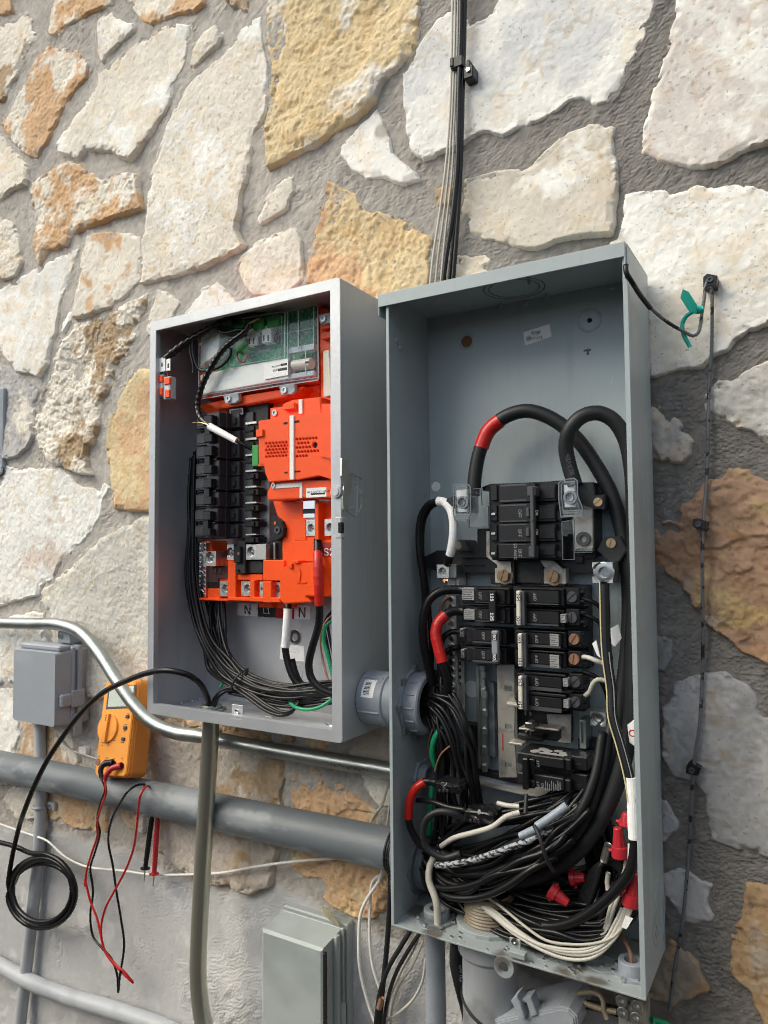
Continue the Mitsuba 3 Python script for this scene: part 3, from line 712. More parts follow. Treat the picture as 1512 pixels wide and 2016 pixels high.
for q_ in ((235, 1168), (345, 1145), (300, 1155)):
    w_ = PZ('A5', q_, LZ0 + t_)
    part(LC, 'rivet', rod((w_[0], w_[1], LZ0 + t_), (w_[0], w_[1], LZ0 + t_ + .004), .0025), 'left_paint')
part(LC, 'drain_slot', [tube(np.array([PZ('A5', a, LZ0 + t_) for a in s]), .0012, 6) for s in ([(185, 1180), (350, 1140)], [(1095, 1285), (1115, 1298), (1145, 1300)], [(735, 1240), (770, 1248), (800, 1242)])], 'steel')

# ---------------------------------------------------------------- right cabinet
RX0, RX1, RZ0, RZ1, RYF, RYB = 0.074, 0.399, 1.048, 1.905, -0.1425, -0.02
RC = thing('right_cabinet', 'tall open grey-green metal cabinet on the right full of breakers and black wiring', 'electrical cabinet')
hz1 = P('F', (1228, 475), RYF - .006)[2]
hz0 = P('F', (1232, 504), RYF - .006)[2]
hzf = P('F', (1232, 545), RYF - .006)[2]
hx0, hx1 = P('F', (744, 600), RYF - .006)[0], P('F', (1230, 490), RYF - .006)[0]
ceil_z = P('F', (1030, 591), RYB)[2]
RX1b = hx1 - .002
part(RC, 'back_panel', bx(RX0 + t_, RX1 - t_, RYB, RYB - t_, RZ0 + t_, ceil_z), 'right_paint')
part(RC, 'side_wall', cat(bx(RX0, RX0 + t_, RYB, RYF, RZ0, ceil_z), bx(RX0 - .0008, RX0 + .004, RYF, RYF - .0014, RZ0, ceil_z - .012)), 'right_paint')
part(RC, 'side_wall', cat(bx(RX1 - t_, RX1, RYB, RYF, RZ0, ceil_z), bx(RX1 - .005, RX1 + .0008, RYF, RYF - .0014, RZ0, ceil_z - .004)), 'right_paint')
part(RC, 'top_wall', bx(RX0, RX1, RYB, RYF + .004, ceil_z, ceil_z + t_), 'right_paint')
hood = part(RC, 'hood', cat(bx(hx0, hx1, RYF - .006, RYF - .0045, hz0, hz1, .001), bx(hx0, hx1, RYB, RYF - .0045, hz1 - t_, hz1 + .0003, .0008),
                          bx(hx1 - t_, hx1 + .0004, RYB, RYF - .0055, hzf, hz1 - .0003), bx(hx0 - .0004, hx0 + t_, RYB, RYF - .0055, hzf + .012, hz1 - .0003)), 'right_paint', label='projecting rain hood along the top of the cabinet')
part(RC, 'bottom_wall', cat(bx(RX0, RX1, RYB, RYF - .001, RZ0 - .0004, RZ0 + t_), bx(RX0, RX1, RYF - .0002, RYF - .0016, RZ0 - .0004, RZ0 + .002)), 'plate_dirty')
for q_ in ((760, 222), (620, 340), (848, 293)):
    w_ = PZ('A6', q_, ceil_z)
    part(RC, 'rivet', rod((w_[0], w_[1], ceil_z), (w_[0], w_[1], ceil_z - .009), .0022), 'right_paint')
w_ = PZ('A6', (685, 268), ceil_z)
part(RC, 'knockout', [tube(np.array([[w_[0] + r_ * math.cos(g), w_[1] + r_ * math.sin(g), ceil_z] for g in np.linspace(0, 6.28, 48)]), .0014, 6) for r_ in (.034, .041)], 'dark_grey_plastic', label='round knockout in the ceiling of the cabinet')
yb = RYB - t_
for c_, r_ in (((1060, 430), .017), ((450, 535), .013), ((205, 495), .007), ((735, 345), .006), ((1172, 258), .006)):
    d_ = part(RC, 'dimple', cat(lathe(P('A6', c_, yb), P('A6', c_, yb) - np.array([0, 1, 0]), [(0, r_), (.0012, r_ * .9), (.002, r_ * .7), (.002, 0)], 28)), 'right_paint')
    if r_ > .012:
        part(d_, 'screw', pdisc('A6', c_, yb - .0024, .0035 if r_ > .015 else .009, .002), 'hole_dark' if r_ > .015 else 'rust')
for q_ in ((115, 455), (100, 532), (117, 567), (308, 920)):
    if q_[0] < 200:
        w_ = PX('A6', q_, RX0 + t_)
        part(RC, 'rivet', rod((RX0 + t_, w_[1], w_[2]), (RX0 + t_ + .0025, w_[1], w_[2]), .0055 if q_[1] == 455 else .0035), 'right_paint')
part(RC, 'knockout', [pdisc('A6', (298, 1255), yb - .0001, .0075, .0006), pdisc('A7', (450, 1380), yb - .0001, .012, .0006)], 'white_plastic', label='pale disc painted as daylight in a round hole of the back panel')  # white discs paint the daylight of open holes
part(RC, 'scratch', [rb('A6', (1030, 577, 1068, 580), yb - .0004, yb, 0), rb('A6', (1044, 572, 1058, 600), yb - .0006, yb, .0001)], 'dark_grey_plastic')
st = part(RC, 'sticker', pg('A6', [(732, 490), (860, 448), (872, 510), (740, 555)], yb - .0006, yb, .0001, .0015), 'white_paper', label='small white sticker reading TOP K9361 on the back panel')
part(st, 'print', cat(ptext('TOP', 'A6', (793, 494), yb - .0007, .0052, -1, True), ptext('K9361', 'A6', (798, 518), yb - .0007, .0042, -1)), 'print_black')
part(st, 'plug', pdisc('A6', (758, 520), yb - .0006, .0046, .0016), 'pvc_dark')
w_ = PX('C7', (380, 1010), RX1)
part(RC, 'side_knockout', [tube(np.array([[RX1 + .0001, w_[1] + r_ * math.cos(g), w_[2] + r_ * math.sin(g)] for g in np.linspace(a0, a0 + 4.4, 40)]), .0008, 6) for r_, a0 in ((.021, 2.0), (.030, 1.2), (.040, 2.4))], 'right_paint', label='faint round knockout rings on the outer right side')
hb = part(RC, 'hasp', cat(rb('B2', (648, 712, 712, 800), RYF + .006, RYF + .008), rb('B2', (640, 790, 735, 850), RYF - .004, RYF + .006)), 'plate_dirty', label='dirty steel hasp bracket on the bottom front edge')
screw('B2', (678, 735), RYF + .006, .004, 'steel', hb, slot='hex')
part(hb, 'eye', ring('B2', (615, 885), RYF - .003, .006, .013, .002), 'plate_dirty')
for c_ in ((850, 815), (1180, 868)):
    w_ = PZ('B2', c_, RZ0 + t_)
    part(RC, 'knockout', tube(np.array([[w_[0] + (.013 if c_[0] < 900 else .018) * math.cos(g), w_[1] + (.013 if c_[0] < 900 else .018) * math.sin(g), RZ0 + t_ + .0003] for g in np.linspace(0, 6.28, 36)]), .0009, 6), 'plate_dirty')
rng = np.random.default_rng(5)
cr = []
for k in range(60):
    u_ = rng.uniform(.02, .9)
    cr.append(bx(*(lambda a, c, s: (a - s, a + s, c - s, c + s, RZ0 + t_, RZ0 + t_ + s))(RX0 + .03 + u_ * .28, RYF + .004 + abs(rng.normal(0, .03)), rng.uniform(.0006, .002)), b=0))
part(RC, 'debris', cr, 'dull_aluminium', smooth=False, label='metal shavings and grit on the cabinet floor', kind='stuff')

# ---------------------------------------------------------------- equipment in the left cabinet
Y0 = LYB - t_                                                       # face of the back panel
OC = thing('orange_housing', 'orange plastic base housing with lug pockets screwed inside the left cabinet', 'housing')
part(OC, 'ledge', [pg('A4', [(330, 780), (480, 745), (1060, 655), (1062, 745), (740, 830), (400, 850)], -.060, Y0, .002), pg('A4', [(380, 770), (610, 720), (800, 690), (960, 668), (930, 712), (620, 775), (450, 800)], -.088, -.06, .002)], 'orange_plastic')
part(OC, 'column', cat(pg('A4', [(1052, 205), (1105, 205), (1122, 330), (1150, 360), (1150, 760), (1062, 735)], -.078, Y0, .002), rb('A4', (1062, 300, 1120, 318), -.090, -.078), rb('A4', (1062, 350, 1126, 375), -.088, -.078)), 'orange_plastic')
for q_ in ((515, 742), (848, 690), (1080, 265)):
    hb = part(OC, 'clip', pg('A4', [(q_[0] - 36, q_[1] - 24), (q_[0] + 55, q_[1] - 42), (q_[0] + 60, q_[1] + 5), (q_[0] + 40, q_[1] + 22), (q_[0] - 22, q_[1] + 28)], -.098, -.09, .001, .003), 'clear_edge')
    screw('A4', q_, -.099, .0055, 'steel', hb, slot='hex')
part(OC, 'cover_strip', pg('A4', [(1074, 455), (1112, 450), (1126, 720), (1078, 732)], -.098, -.07, .001, .003), 'cream_plastic', label='long cream plastic block beside the clear cover')
lower = cat(pg('A5', [(776, -40), (1180, -40), (1180, 530), (975, 530), (960, 552), (840, 552), (830, 200), (850, 130), (800, 40)], -.080, Y0, .0015),
            pg('A5', [(320, 200), (400, 195), (420, 260), (510, 300), (556, 320), (556, 400), (860, 400), (860, 556), (700, 556), (640, 560), (505, 552), (330, 556), (320, 530)], -.060, Y0, .0015))
part(OC, 'base', lower, 'orange_plastic')
part(OC, 'pocket_wall', [rb('A5', (508, 312, 556, 556), -.078, -.058, .001), rb('A5', (640, 430, 668, 558), -.080, -.058, .001), rb('A5', (716, 310, 846, 436), -.084, -.058, .0015), rb('A5', (716, 436, 768, 565), -.084, -.058, .001),
     rb('A5', (556, 395, 716, 432), -.074, -.058, .001), rb('A5', (318, 535, 510, 556), -.080, -.058, .001), rb('A5', (390, 480, 462, 552), -.074, -.058, .001), rb('A5', (508, 530, 650, 556), -.080, -.058, .001), rb('A5', (650, 530, 820, 564), -.084, -.058, .001),
     rb('A5', (690, 560, 770, 595), -.05, -.016, .001), rb('A5', (800, 560, 850, 600), -.05, -.016, .001)], 'orange_plastic')
part(OC, 'lug_cover', cat(pg('A5', [(816, 372), (862, 338), (892, 312), (905, 330), (1030, 322), (1030, 528), (972, 526), (1004, 562), (842, 572), (816, 545)], -.104, -.078, .002, .001),
                        rb('A5', (868, 330, 890, 358), -.108, -.104), rb('A5', (895, 312, 930, 330), -.108, -.09), pg('A5', [(912, 430), (935, 360), (942, 385), (935, 445), (975, 440), (975, 446), (915, 446)], -.106, -.104, .0005)), 'orange_plastic', label='faceted orange cover over the lower lugs')
part(OC, 'lug_shroud', cat(rb('A5', (900, 68, 975, 195), -.092, -.078, .001), rb('A5', (890, 195, 1030, 320), -.092, -.075, .001), rb('A5', (1026, -30, 1050, 190), -.098, -.075, .001), rb('A5', (1140, -30, 1180, 190), -.098, -.075, .001),
                         rb('A5', (960, 165, 1040, 195), -.090, -.075, .001), rb('A5', (1065, 190, 1180, 530), -.088, -.075, .001)), 'orange_plastic')
tg = part(OC, 'tag', rb('A5', (1070, 205, 1185, 288), -.0892, -.0878, .0001), 'maroon', label='maroon tag reading S2')
part(tg, 'letter', ptext('S2', 'A5', (1112, 262), -.0893, .0115), 'white_paper')
w_ = P('A4', (470, 1000), -.06)

CM = thing('control_module', 'bright orange ventilated control module in the upper right of the left cabinet', 'control module')
face = Polygon(xz('A4', [(690, 872), (760, 862), (872, 842), (1050, 826), (1160, 816), (1160, 1232), (1052, 1198), (925, 1222), (752, 1236), (732, 1190), (722, 1132), (692, 1130)], -.122)).buffer(-.002).buffer(.002)
holes = []
for i_, (xa, xb_, ya, yb_) in enumerate(((738, 868, 1003, 1082), (920, 1046, 978, 1080))):
    for rr in range(5):
        for cc in range(7):
            fx = (cc + .5 * (rr % 2)) / 6.6
            if i_ and fx > .55 and rr == 4:
                continue
            x_ = xa + (xb_ - xa) * fx
            y_ = ya + (yb_ - ya) * rr / 4 + (xa + (xb_ - xa) * .5 - x_) * .06
            if i_ and math.hypot(x_ - 1026, y_ - 1017) < 26:
                continue
            c_ = P('A4', (x_, y_), -.122)
            holes.append(Point(c_[0], c_[2]).buffer(.0019, 3))
c_ = P('A4', (1026, 1017), -.122)
holes.append(Point(c_[0], c_[2]).buffer(.0045, 6))
face_h = face.difference(shapely.union_all(holes))
part(CM, 'cover', ext(face_h, -.122, -.117, .0012), 'orange_plastic')
part(CM, 'vent_core', ext(face.buffer(-.004), -.1165, -.085, .0005), 'black_matte')
part(CM, 'cover_side', ext(face.difference(face.buffer(-.0035)), -.1172, -.07, .0005), 'orange_plastic')
part(CM, 'lower_cover', pg('A4', [(740, 1302), (768, 1238), (850, 1228), (1160, 1226), (1160, 1330), (960, 1334), (760, 1346), (742, 1336)], -.112, -.07, .002, .0015), 'orange_plastic')
part(CM, 'upper_cover', cat(pg('A4', [(760, 870), (760, 796), (832, 788), (836, 772), (890, 748), (1010, 735), (1060, 730), (1066, 835), (900, 860)], -.106, -.06, .0015, .001), rb('A4', (836, 772, 905, 800), -.114, -.10, .001),
                           pg('A4', [(1066, 770), (1160, 770), (1160, 840), (1066, 832)], -.106, -.07, .001), pg('A4', [(1060, 930), (1160, 930), (1160, 1110), (1060, 1085)], -.1255, -.12, .001)), 'orange_plastic')
part(CM, 'seam', rb('A4', (866, 848, 873, 1225), -.1226, -.1215, 0), 'orange_plastic')
part(CM, 'cable_strap', cat(rb('A4', (876, 842, 902, 1222), -.1245, -.121, .0006), rb('A4', (930, 745, 952, 830), -.109, -.104, .0006)), 'white_plastic', label='white flat strap down the middle of the orange module')
part(CM, 'slot', [rb('A4', r_, -.1224, -.1215, 0) for r_ in ((842, 882, 866, 892), (906, 872, 934, 882), (846, 1176, 868, 1184), (908, 1170, 940, 1178))], 'hole_dark')
part(CM, 'button', [pdisc('A4', (775, 935), -.122, .0042, .001), pdisc('A4', (1018, 1162), -.122, .006, .001)], 'orange_plastic')
screw('A4', (792, 826), -.106, .0055, 'steel', CM, slot='hex')
part(CM, 'side_clip', [rb('A4', (675, 925, 716, 965), -.126, -.10, .0008), rb('A4', (690, 1130, 728, 1140), -.12, -.1, .0004)], 'orange_plastic')
part(CM, 'white_strip', cat(rb('A4', (775, 1250, 950, 1266), -.1135, -.111, .0004), rb('A4', (936, 1262, 952, 1332), -.1135, -.111, .0004)), 'white_plastic')
screw('A4', (785, 1258), -.113, .0042, 'steel', CM, slot='hex')
part(CM, 'terminal_plug', rb('A4', (652, 1018, 690, 1140), -.118, -.10, .0008), 'green_plastic', label='green terminal plug on the left edge of the orange module')
st = part(CM, 'sticker', rb('A4', (975, 1274, 1096, 1324), -.1126, -.1118, .0001), 'white_paper', label='small white part number sticker on the orange module')
part(st, 'print', cat(ptext('PN 1621767-00-K', 'A4', (1048, 1294), -.1127, .0032, 1), rb('A4', (1004, 1304, 1088, 1310), -.1127, -.112, 0)), 'print_black')

# clear cover with the circuit board behind it
BC = thing('circuit_board', 'green circuit board with connectors in the top of the left cabinet under a clear cover', 'circuit board')
part(BC, 'board', pg('A4', [(345, 560), (350, 300), (430, 290), (560, 285), (860, 225), (1035, 190), (1030, 590), (800, 620)], -.080, -.077, .0003), 'circuit_board')
part(BC, 'tray', pg('A4', [(335, 740), (335, 300), (1050, 180), (1050, 640)], -.074, -.03, .001), 'orange_plastic')
part(BC, 'shield', [pg('A4', [(345, 545), (352, 345), (440, 320), (462, 345), (455, 470)], -.100, -.06, .001), pg('A4', [(545, 555), (800, 510), (870, 500), (872, 620), (350, 716), (345, 600)], -.1015, -.085, .001)], 'aluminium' if 0 else 'white_plastic', label='added white panel painting the sky reflected in the clear cover')  # white panels paint the sky reflection of the clear cover
for r_, hg in (((553, 280, 605, 335), -.098), ((662, 275, 725, 325), -.098), ((742, 255, 818, 305), -.098), ((556, 400, 625, 455), -.098)):
    c_ = part(BC, 'connector', cat(rb('A4', r_, hg, -.055, .0008), rb('A4', (r_[0] + 4, r_[1] + (r_[3] - r_[1]) * .55, r_[2] - 4, r_[3] - 3), hg - .003, hg + .001, .0005)), 'green_plastic', label='green screw terminal block on the circuit board')
    part(c_, 'screw', [pdisc('A4', (r_[0] + (r_[2] - r_[0]) * f_, r_[1] + (r_[3] - r_[1]) * .35), hg, .0022, .0006) for f_ in (.3, .7)], 'dark_grey_plastic')
for r_ in ((625, 330, 680, 418), (712, 310, 768, 400)):
    c_ = part(BC, 'relay', cat(rb('A4', r_, -.096, -.057, .0008)), 'white_plastic', label='white jack block on the circuit board')
    part(c_, 'pin', [rb('A4', (r_[0] + 8, r_[1] + 55, r_[0] + 16, r_[3] - 2), -.0968, -.0955, 0), rb('A4', (r_[0] + 34, r_[1] + 52, r_[0] + 42, r_[3] - 4), -.0968, -.0955, 0)], 'black_plastic')
    part(BC, 'jack', cat(rb('A4', (r_[0] + 40, r_[1] + 45, r_[0] + 85, r_[1] + 92), -.09, -.057, .0006)), 'black_plastic')
part(BC, 'chip', [rb('A4', r_, -.086, -.079, .0004) for r_ in ((785, 330, 800, 350), (805, 365, 818, 380), (610, 330, 625, 380), (690, 350, 706, 410))], 'black_plastic')
part(BC, 'jumper', tube(spline(PS('A4', [(573, 448, -.096), (568, 490, -.102), (585, 522, -.104), (612, 520, -.104), (622, 490, -.1), (600, 446, -.096)])), .0011, 8), 'red_tape', label='small loop of red wire on the circuit board')
part(BC, 'hole', [pdisc('A4', c_, -.080, .004, .0004) for c_ in ((905, 270), (1003, 220), (1000, 480), (963, 575), (960, 470))], 'green_plastic')
part(BC, 'print', [rb('A4', r_, -.0803, -.0798, 0) for r_ in ((622, 465, 640, 470), (630, 470, 634, 488), (690, 455, 765, 459))], 'print_grey')
fz = part(BC, 'fuse_holder', rb('A4', (872, 596, 1024, 602), -.099, -.092, .001), 'clear_edge', smooth=False, label='clear fuse holder window at the lower right of the board')
a_, b_ = P('A4', (903, 545), -.094), P('A4', (1012, 530), -.094)
part(BC, 'fuse', cat(rod(a_, a_ + (b_ - a_) * .8, .0085), rod(a_ + (b_ - a_) * .8, b_, .0088)), 'cream_plastic')
part(BC, 'fuse_rib', [rb('A4', (970, 448, 976, 600), -.100, -.099, .0002), rb('A4', (872, 440, 1024, 446), -.100, -.092, .0003), rb('A4', (872, 440, 878, 602), -.100, -.092, .0003)], 'clear_edge')
cc_ = Polygon(xz('A4', [(335, 748), (338, 320), (440, 285), (830, 222), (850, 225), (1048, 178), (1052, 632), (860, 660)], -.104)).buffer(-.003).buffer(.003)
cv = thing('clear_cover', 'clear plastic cover over the circuit board at the top of the left cabinet', 'cover')
part(cv, 'pane', ext(cc_, -.104, -.1028, .0001), 'clear_plastic', smooth=False)
part(cv, 'rib', [rb('A4', r_, -.1055, -.1042, .0003) for r_ in ((845, 228, 852, 500), (862, 226, 867, 500), (925, 215, 932, 440), (1018, 195, 1023, 440), (540, 545, 545, 560))] + [ext(cc_.difference(cc_.buffer(-.0012)), -.1052, -.1042, .0003)] +
     [tube(PS('A4', s), .0006, 6) for s in ([(520, 548, -.1046), (826, 498, -.1046), (832, 250, -.1046)], [(845, 355, -.1046), (1020, 322, -.1046)], [(460, 300, -.1046), (515, 400, -.1046), (520, 545, -.1046)], [(345, 722, -.1046), (860, 640, -.1046), (1048, 615, -.1046)])], 'clear_edge')
st = part(cv, 'sticker', pg('A4', [(722, 536), (868, 500), (868, 600), (725, 626)], -.1046, -.1041, .0001, .001), 'white_paper', label='white serial sticker on the clear cover')
part(st, 'print', cat(ptext('Password', 'A4', (800, 546), -.1047, .0030, 3), rb('A4', (826, 533, 862, 541), -.1047, -.104, 0), ptext('SSID', 'A4', (792, 572), -.1047, .0030, 3), rb('A4', (808, 562, 862, 569), -.1047, -.104, 0)), 'print_black')

# breakers
def pole_terms(v, r, yf, parent):
    pass


BRK = [(328, 840, 608, 1010), (326, 1016, 608, 1198), (323, 1206, 606, 1384), (318, 1394, 600, 1572)]


def fwd(*ms):
    return cat(*ms).copy().apply_translation([0, -.012, 0])


for i_, r_ in enumerate(BRK):
    B = thing('breaker', ['black two-pole breaker, topmost of the stack in the left cabinet', 'black two-pole breaker, second from the top in the left cabinet', 'black two-pole breaker, third from the top in the left cabinet',
                          'black two-pole breaker, lowest of the stack in the left cabinet'][i_], 'circuit breaker', 'breakers stacked in the left cabinet')
    x0, x1, z0, z1 = rect('A4', r_, -.100)
    w, hgt = x1 - x0, z1 - z0
    zm = (z0 + z1) / 2
    xe = x0 + w * .60
    for za, zb in ((zm + .0006, z1 - .0006), (z0 + .0006, zm - .0006)):
        hh = zb - za
        body = cat(bx(x0, x1, -.066, Y0 - .01, za, zb, .0008), bx(x0, xe, -.084, -.06, za, zb, .0012), bx(x0 + .002, x0 + w * .30, -.092, -.08, za + hh * .12, zb - hh * .12, .0012), bx(x0 + w * .32, xe - .001, -.100, -.08, za + hh * .04, zb - hh * .04, .0012),
                   bx(x0 + .004, x0 + w * .27, -.0935, -.09, za + hh * .25, za + hh * .75, .0006), bx(xe, xe + w * .18, -.074, -.06, za + hh * .08, zb - hh * .08, .0008), bx(xe + w * .06, xe + w * .12, -.078, -.07, za + hh * .3, zb - hh * .3, .0005))
        part(B, 'pole', fwd(body), 'breaker_black')
    part(B, 'handle', fwd(bx(x0 + w * .34, x0 + w * .46, -.108, -.098, z0 + hgt * .18, z1 - hgt * .12, .001), bx(x0 + w * .36, x0 + w * .54, -.112, -.1, z1 - hgt * .42, z1 - hgt * .14, .0012), bx(x0 + w * .36, x0 + w * .54, -.112, -.1, z0 + hgt * .08, z0 + hgt * .32, .0012)), 'black_gloss')
    part(B, 'mark', fwd(bx(x0 + w * .47, x0 + w * .53, -.1005, -.0998, zm - .0005, zm + .0005, 0), bx(x0 + w * .335, x0 + w * .56, -.1004, -.0998, zm + hgt * .2, zm + hgt * .205, 0)), 'print_grey')
# bus stabs and plates to the right of the breakers
BS = thing('bus_assembly', 'black bus holder with tin-plated stabs beside the stack of breakers', 'bus bar')
part(BS, 'holder', cat(pg('A4', [(600, 870), (690, 900), (690, 1140), (700, 1200), (705, 1512), (705, 1660), (600, 1660)], -.045, Y0, .001)), 'black_plastic')
for k in range(8):
    yy = 888 + 95 * k
    part(BS, 'stab', cat(rb('A4', (612, yy - 7, 676, yy + 1), -.080, -.04, .0006), rb('A4', (616, yy - 4, 680, yy), -.084, -.079, .0003)), 'dull_aluminium')
    part(BS, 'stab_guard', cat(rb('A4', (608, yy + 12, 690, yy + 44), -.080, -.04, .0008), rb('A4', (640, yy + 16, 664, yy + 40), -.083, -.078, .0006)), 'black_plastic')
pl_ = part(BS, 'plate', pg('A4', [(690, 1140), (755, 1150), (757, 1390), (757, 1680), (690, 1690)], -.058, -.02, .0006), 'grey_plate', label='grey sheet metal plate with black plugs')
for q_ in ((718, 1298), (720, 1485), (720, 1570)):
    part(BS, 'plug', pdisc('A4', q_, -.058, .0048, .003), 'black_plastic')
part(BS, 'top_cap', cat(rb('A4', (505, 798, 750, 870), -.074, -.03, .001), rb('A4', (515, 800, 600, 842), -.082, -.07, .001)), 'black_plastic')
part(BS, 'top_clip', ext(Polygon(xz('A4', [(518, 806), (598, 796), (600, 832), (524, 842)], -.083)).difference(Polygon(xz('A4', [(524, 811), (592, 802), (594, 827), (529, 836)], -.083))), -.083, -.0815, .0002), 'print_grey')
RK = thing('pivot_block', 'rounded black plastic block with a screw beside the grey plate', 'plastic block')
part(RK, 'body', pg('A5', [(765, 40), (790, 48), (830, 80), (845, 120), (838, 170), (800, 195), (765, 198)], -.088, -.055, .0015, .002), 'black_plastic')
part(RK, 'boss', ring('A5', (802, 132), -.090, .0028, .006, .002), 'dark_grey_plastic')
part(RK, 'mark', rb('A5', (784, 82, 796, 98), -.0884, -.0878, 0), 'orange_plastic')


def lug(v, r, hole, yf, yb, label, hr, name='lug', mat='lug_metal', grp=None):
    L = thing(name, label, 'terminal lug', grp)
    x0, x1, z0, z1 = rect(v, r, yf)
    c = P(v, hole, yf)
    m = Manifold.cube([x1 - x0, abs(yf - yb), z1 - z0]).translate([x0, yf, z0])
    m = m - Manifold.cylinder(.02, hr, hr, 24).rotate([-90, 0, 0]).translate([c[0], yf - .005, c[2]])
    part(L, 'block', m, mat)
    part(L, 'set_screw', lathe((c[0], yf + .0145, c[2]), (c[0], yf + .004, c[2]), [(0, 0), (0, hr * .98), (.008, hr * .98), (.0085, hr * .85), (.0085, hr * .5), (.003, hr * .45), (.003, 0)], 24), 'steel')
    return L


lug('A5', (365, 258, 438, 346), (400, 295), -.084, -.055, 'large aluminium lug block above the terminal bar in the left cabinet', .0098)
L_ = lug('A5', (615, 218, 735, 308), (645, 262), -.080, -.055, 'wide aluminium lug with a pinkish end in the left cabinet', .0085)
part(L_, 'tail', rb('A5', (676, 216, 737, 308), -.0812, -.06, .0004), 'dull_aluminium')
lug('A5', (505, 218, 545, 310), (524, 265), -.078, -.05, 'half-hidden lug between the big lug and the black bracket', .0085)
for r_, h_, s in (((462, 436, 508, 526), (492, 480), 'left'), ((590, 436, 652, 525), (624, 480), 'middle'), ((700, 440, 720, 526), (712, 480), 'narrow hidden'), ((766, 440, 822, 532), (800, 483), 'right')):
    lug('A5', r_, h_, -.075, -.045, f'{s} lug in the bottom row of the orange housing', .0072 if s != 'narrow hidden' else .003)
for r_, h_, s in (((976, 70, 1028, 166), (1003, 118), 'left one of the two upper lugs with a square collar in the orange housing'), ((1086, 66, 1150, 166), (1116, 114), 'right one of the two upper lugs with a square collar, by the cabinet frame')):
    lug('A5', r_, h_, -.092, -.06, s, .0062, mat='bronze' if 0 else 'lug_metal')
BL = thing('bus_link', 'bent shiny metal link above the two upper lugs', 'bus bar')
part(BL, 'bar', cat(rb('A5', (955, -45, 1030, 8), -.088, -.06, .0012), rb('A5', (955, 30, 1030, 62), -.090, -.06, .0015)), 'chrome')
part(BL, 'band', rb('A5', (955, 8, 1030, 32), -.0905, -.07, .0005), 'black_plastic')
BL = thing('bus_link', 'pair of tin-plated bars in the dark slot beside the orange lug cover', 'bus bar')
part(BL, 'bar', cat(rb('A5', (778, 205, 792, 306), -.07, -.03, .0006), rb('A5', (860, 210, 884, 308), -.074, -.03, .0008)), 'steel')
part(BL, 'recess', rb('A5', (745, 200, 886, 308), -.064, -.02, .0005), 'hole_dark')
BK = thing('black_bracket', 'black plastic bracket holding the wide lug in the left cabinet', 'bracket')
part(BK, 'body', cat(rb('A5', (556, 200, 612, 392), -.082, -.03, .001), rb('A5', (608, 312, 716, 390), -.074, -.03, .001), pg('A5', [(690, 330), (718, 330), (718, 385), (705, 385), (692, 360)], -.078, -.07, .0008)), 'black_matte')
part(BK, 'clip', cat(rb('A5', (542, 228, 582, 325), -.088, -.07, .0008)), 'black_plastic')
screw('A5', (572, 372), -.083, .0022, 'hole_dark', BK, slot=False)
part(BK, 'contact', pdisc('A5', (572, 272), -.088, .003, .001), 'bronze')
BP = thing('brown_plate', 'small dark brown plate with two tin pins beside the terminal bar', 'plate')
part(BP, 'body', pg('A5', [(386, 348), (508, 346), (508, 420), (450, 420), (452, 470), (392, 480), (386, 440)], -.064, -.03, .0006), 'brown_plate')
part(BP, 'pin', [rb('A5', (428, 360, 438, 388), -.067, -.063, .0004), rb('A5', (454, 360, 464, 388), -.067, -.063, .0004)], 'chrome')
part(BP, 'gap', rb('A5', (392, 440, 455, 476), -.0645, -.0635, 0), 'hole_dark')


def terminal_bar(v, a, b, n, w, yf, yb, label, r, mat='dull_aluminium', cols=1):
    t = thing('terminal_bar', label, 'terminal bar')
    pa, pb = P(v, a, yf), P(v, b, yf)
    x = (pa[0] + pb[0]) / 2
    part(t, 'bar', bx(x - w, x + w, yf, yb, pb[2], pa[2], .0008), mat)
    for k in range(n):
        z = pa[2] + (pb[2] - pa[2]) * (k + .5) / n
        for c in range(cols):
            xx = x + (c - (cols - 1) / 2) * w * 1.05
            m = Manifold.cylinder(.0032, r, r * .92, 14) - Manifold.cube([r * 2.2, r * .35, .003], True).rotate([0, 0, (k * 47 + c * 31) % 180]).translate([0, 0, .0035])
            part(t, 'screw', m.rotate([90, 0, 0]).translate([xx, yf + .0004, z]), 'chrome')
    return t


terminal_bar('A5', (352, 205), (352, 532), 12, .0105, -.070, -.05, 'short double row of screws on a metal terminal bar, low in the left cabinet', .0038, cols=2)


# ---------------------------------------------------------------- wires in the left cabinet
def wire(name, label, category, group, path, r, mat, sides=10, step=.006):
    return solo(name, tube(spline(path, step), r, sides), mat, label, category, group, smooth=True)


YR_ = RYB - t_


def bundle(name, label, group, v, pts, n, r, spread, seed, mat='wire_black', category='wire', taper=None, squash=.6):
    rg = np.random.default_rng(seed)
    base = PS(v, pts)
    keys = []
    for k in range(n):
        th, rad = rg.uniform(0, 6.28), spread * math.sqrt((k + .5) / n)
        o = np.array([math.cos(th) * rad, math.sin(th) * rad * squash, math.sin(th + 1.1) * rad])
        wob = rg.normal(0, spread * .15, (len(base), 3)) * np.array([1, squash, 1])
        f = np.ones(len(base)) if taper is None else np.interp(np.linspace(0, 1, len(base)), np.linspace(0, 1, len(taper)), taper)
        q = base + o * f[:, None] + wob * f[:, None]
        if v in ('B1', 'B2', 'A7'):                                 # keep to the inside of the right cabinet
            q[:, 0] = np.clip(q[:, 0], RX0 - .02 if v != 'B2' else RX0 + .008, RX1 - .008)
            q[:, 1] = np.clip(q[:, 1], -.138, YR_ - .005)
            q[:, 2] = np.maximum(q[:, 2], RZ0 + .008)
        keys.append(wire(name, label, category, group, q, r, mat))
    return keys


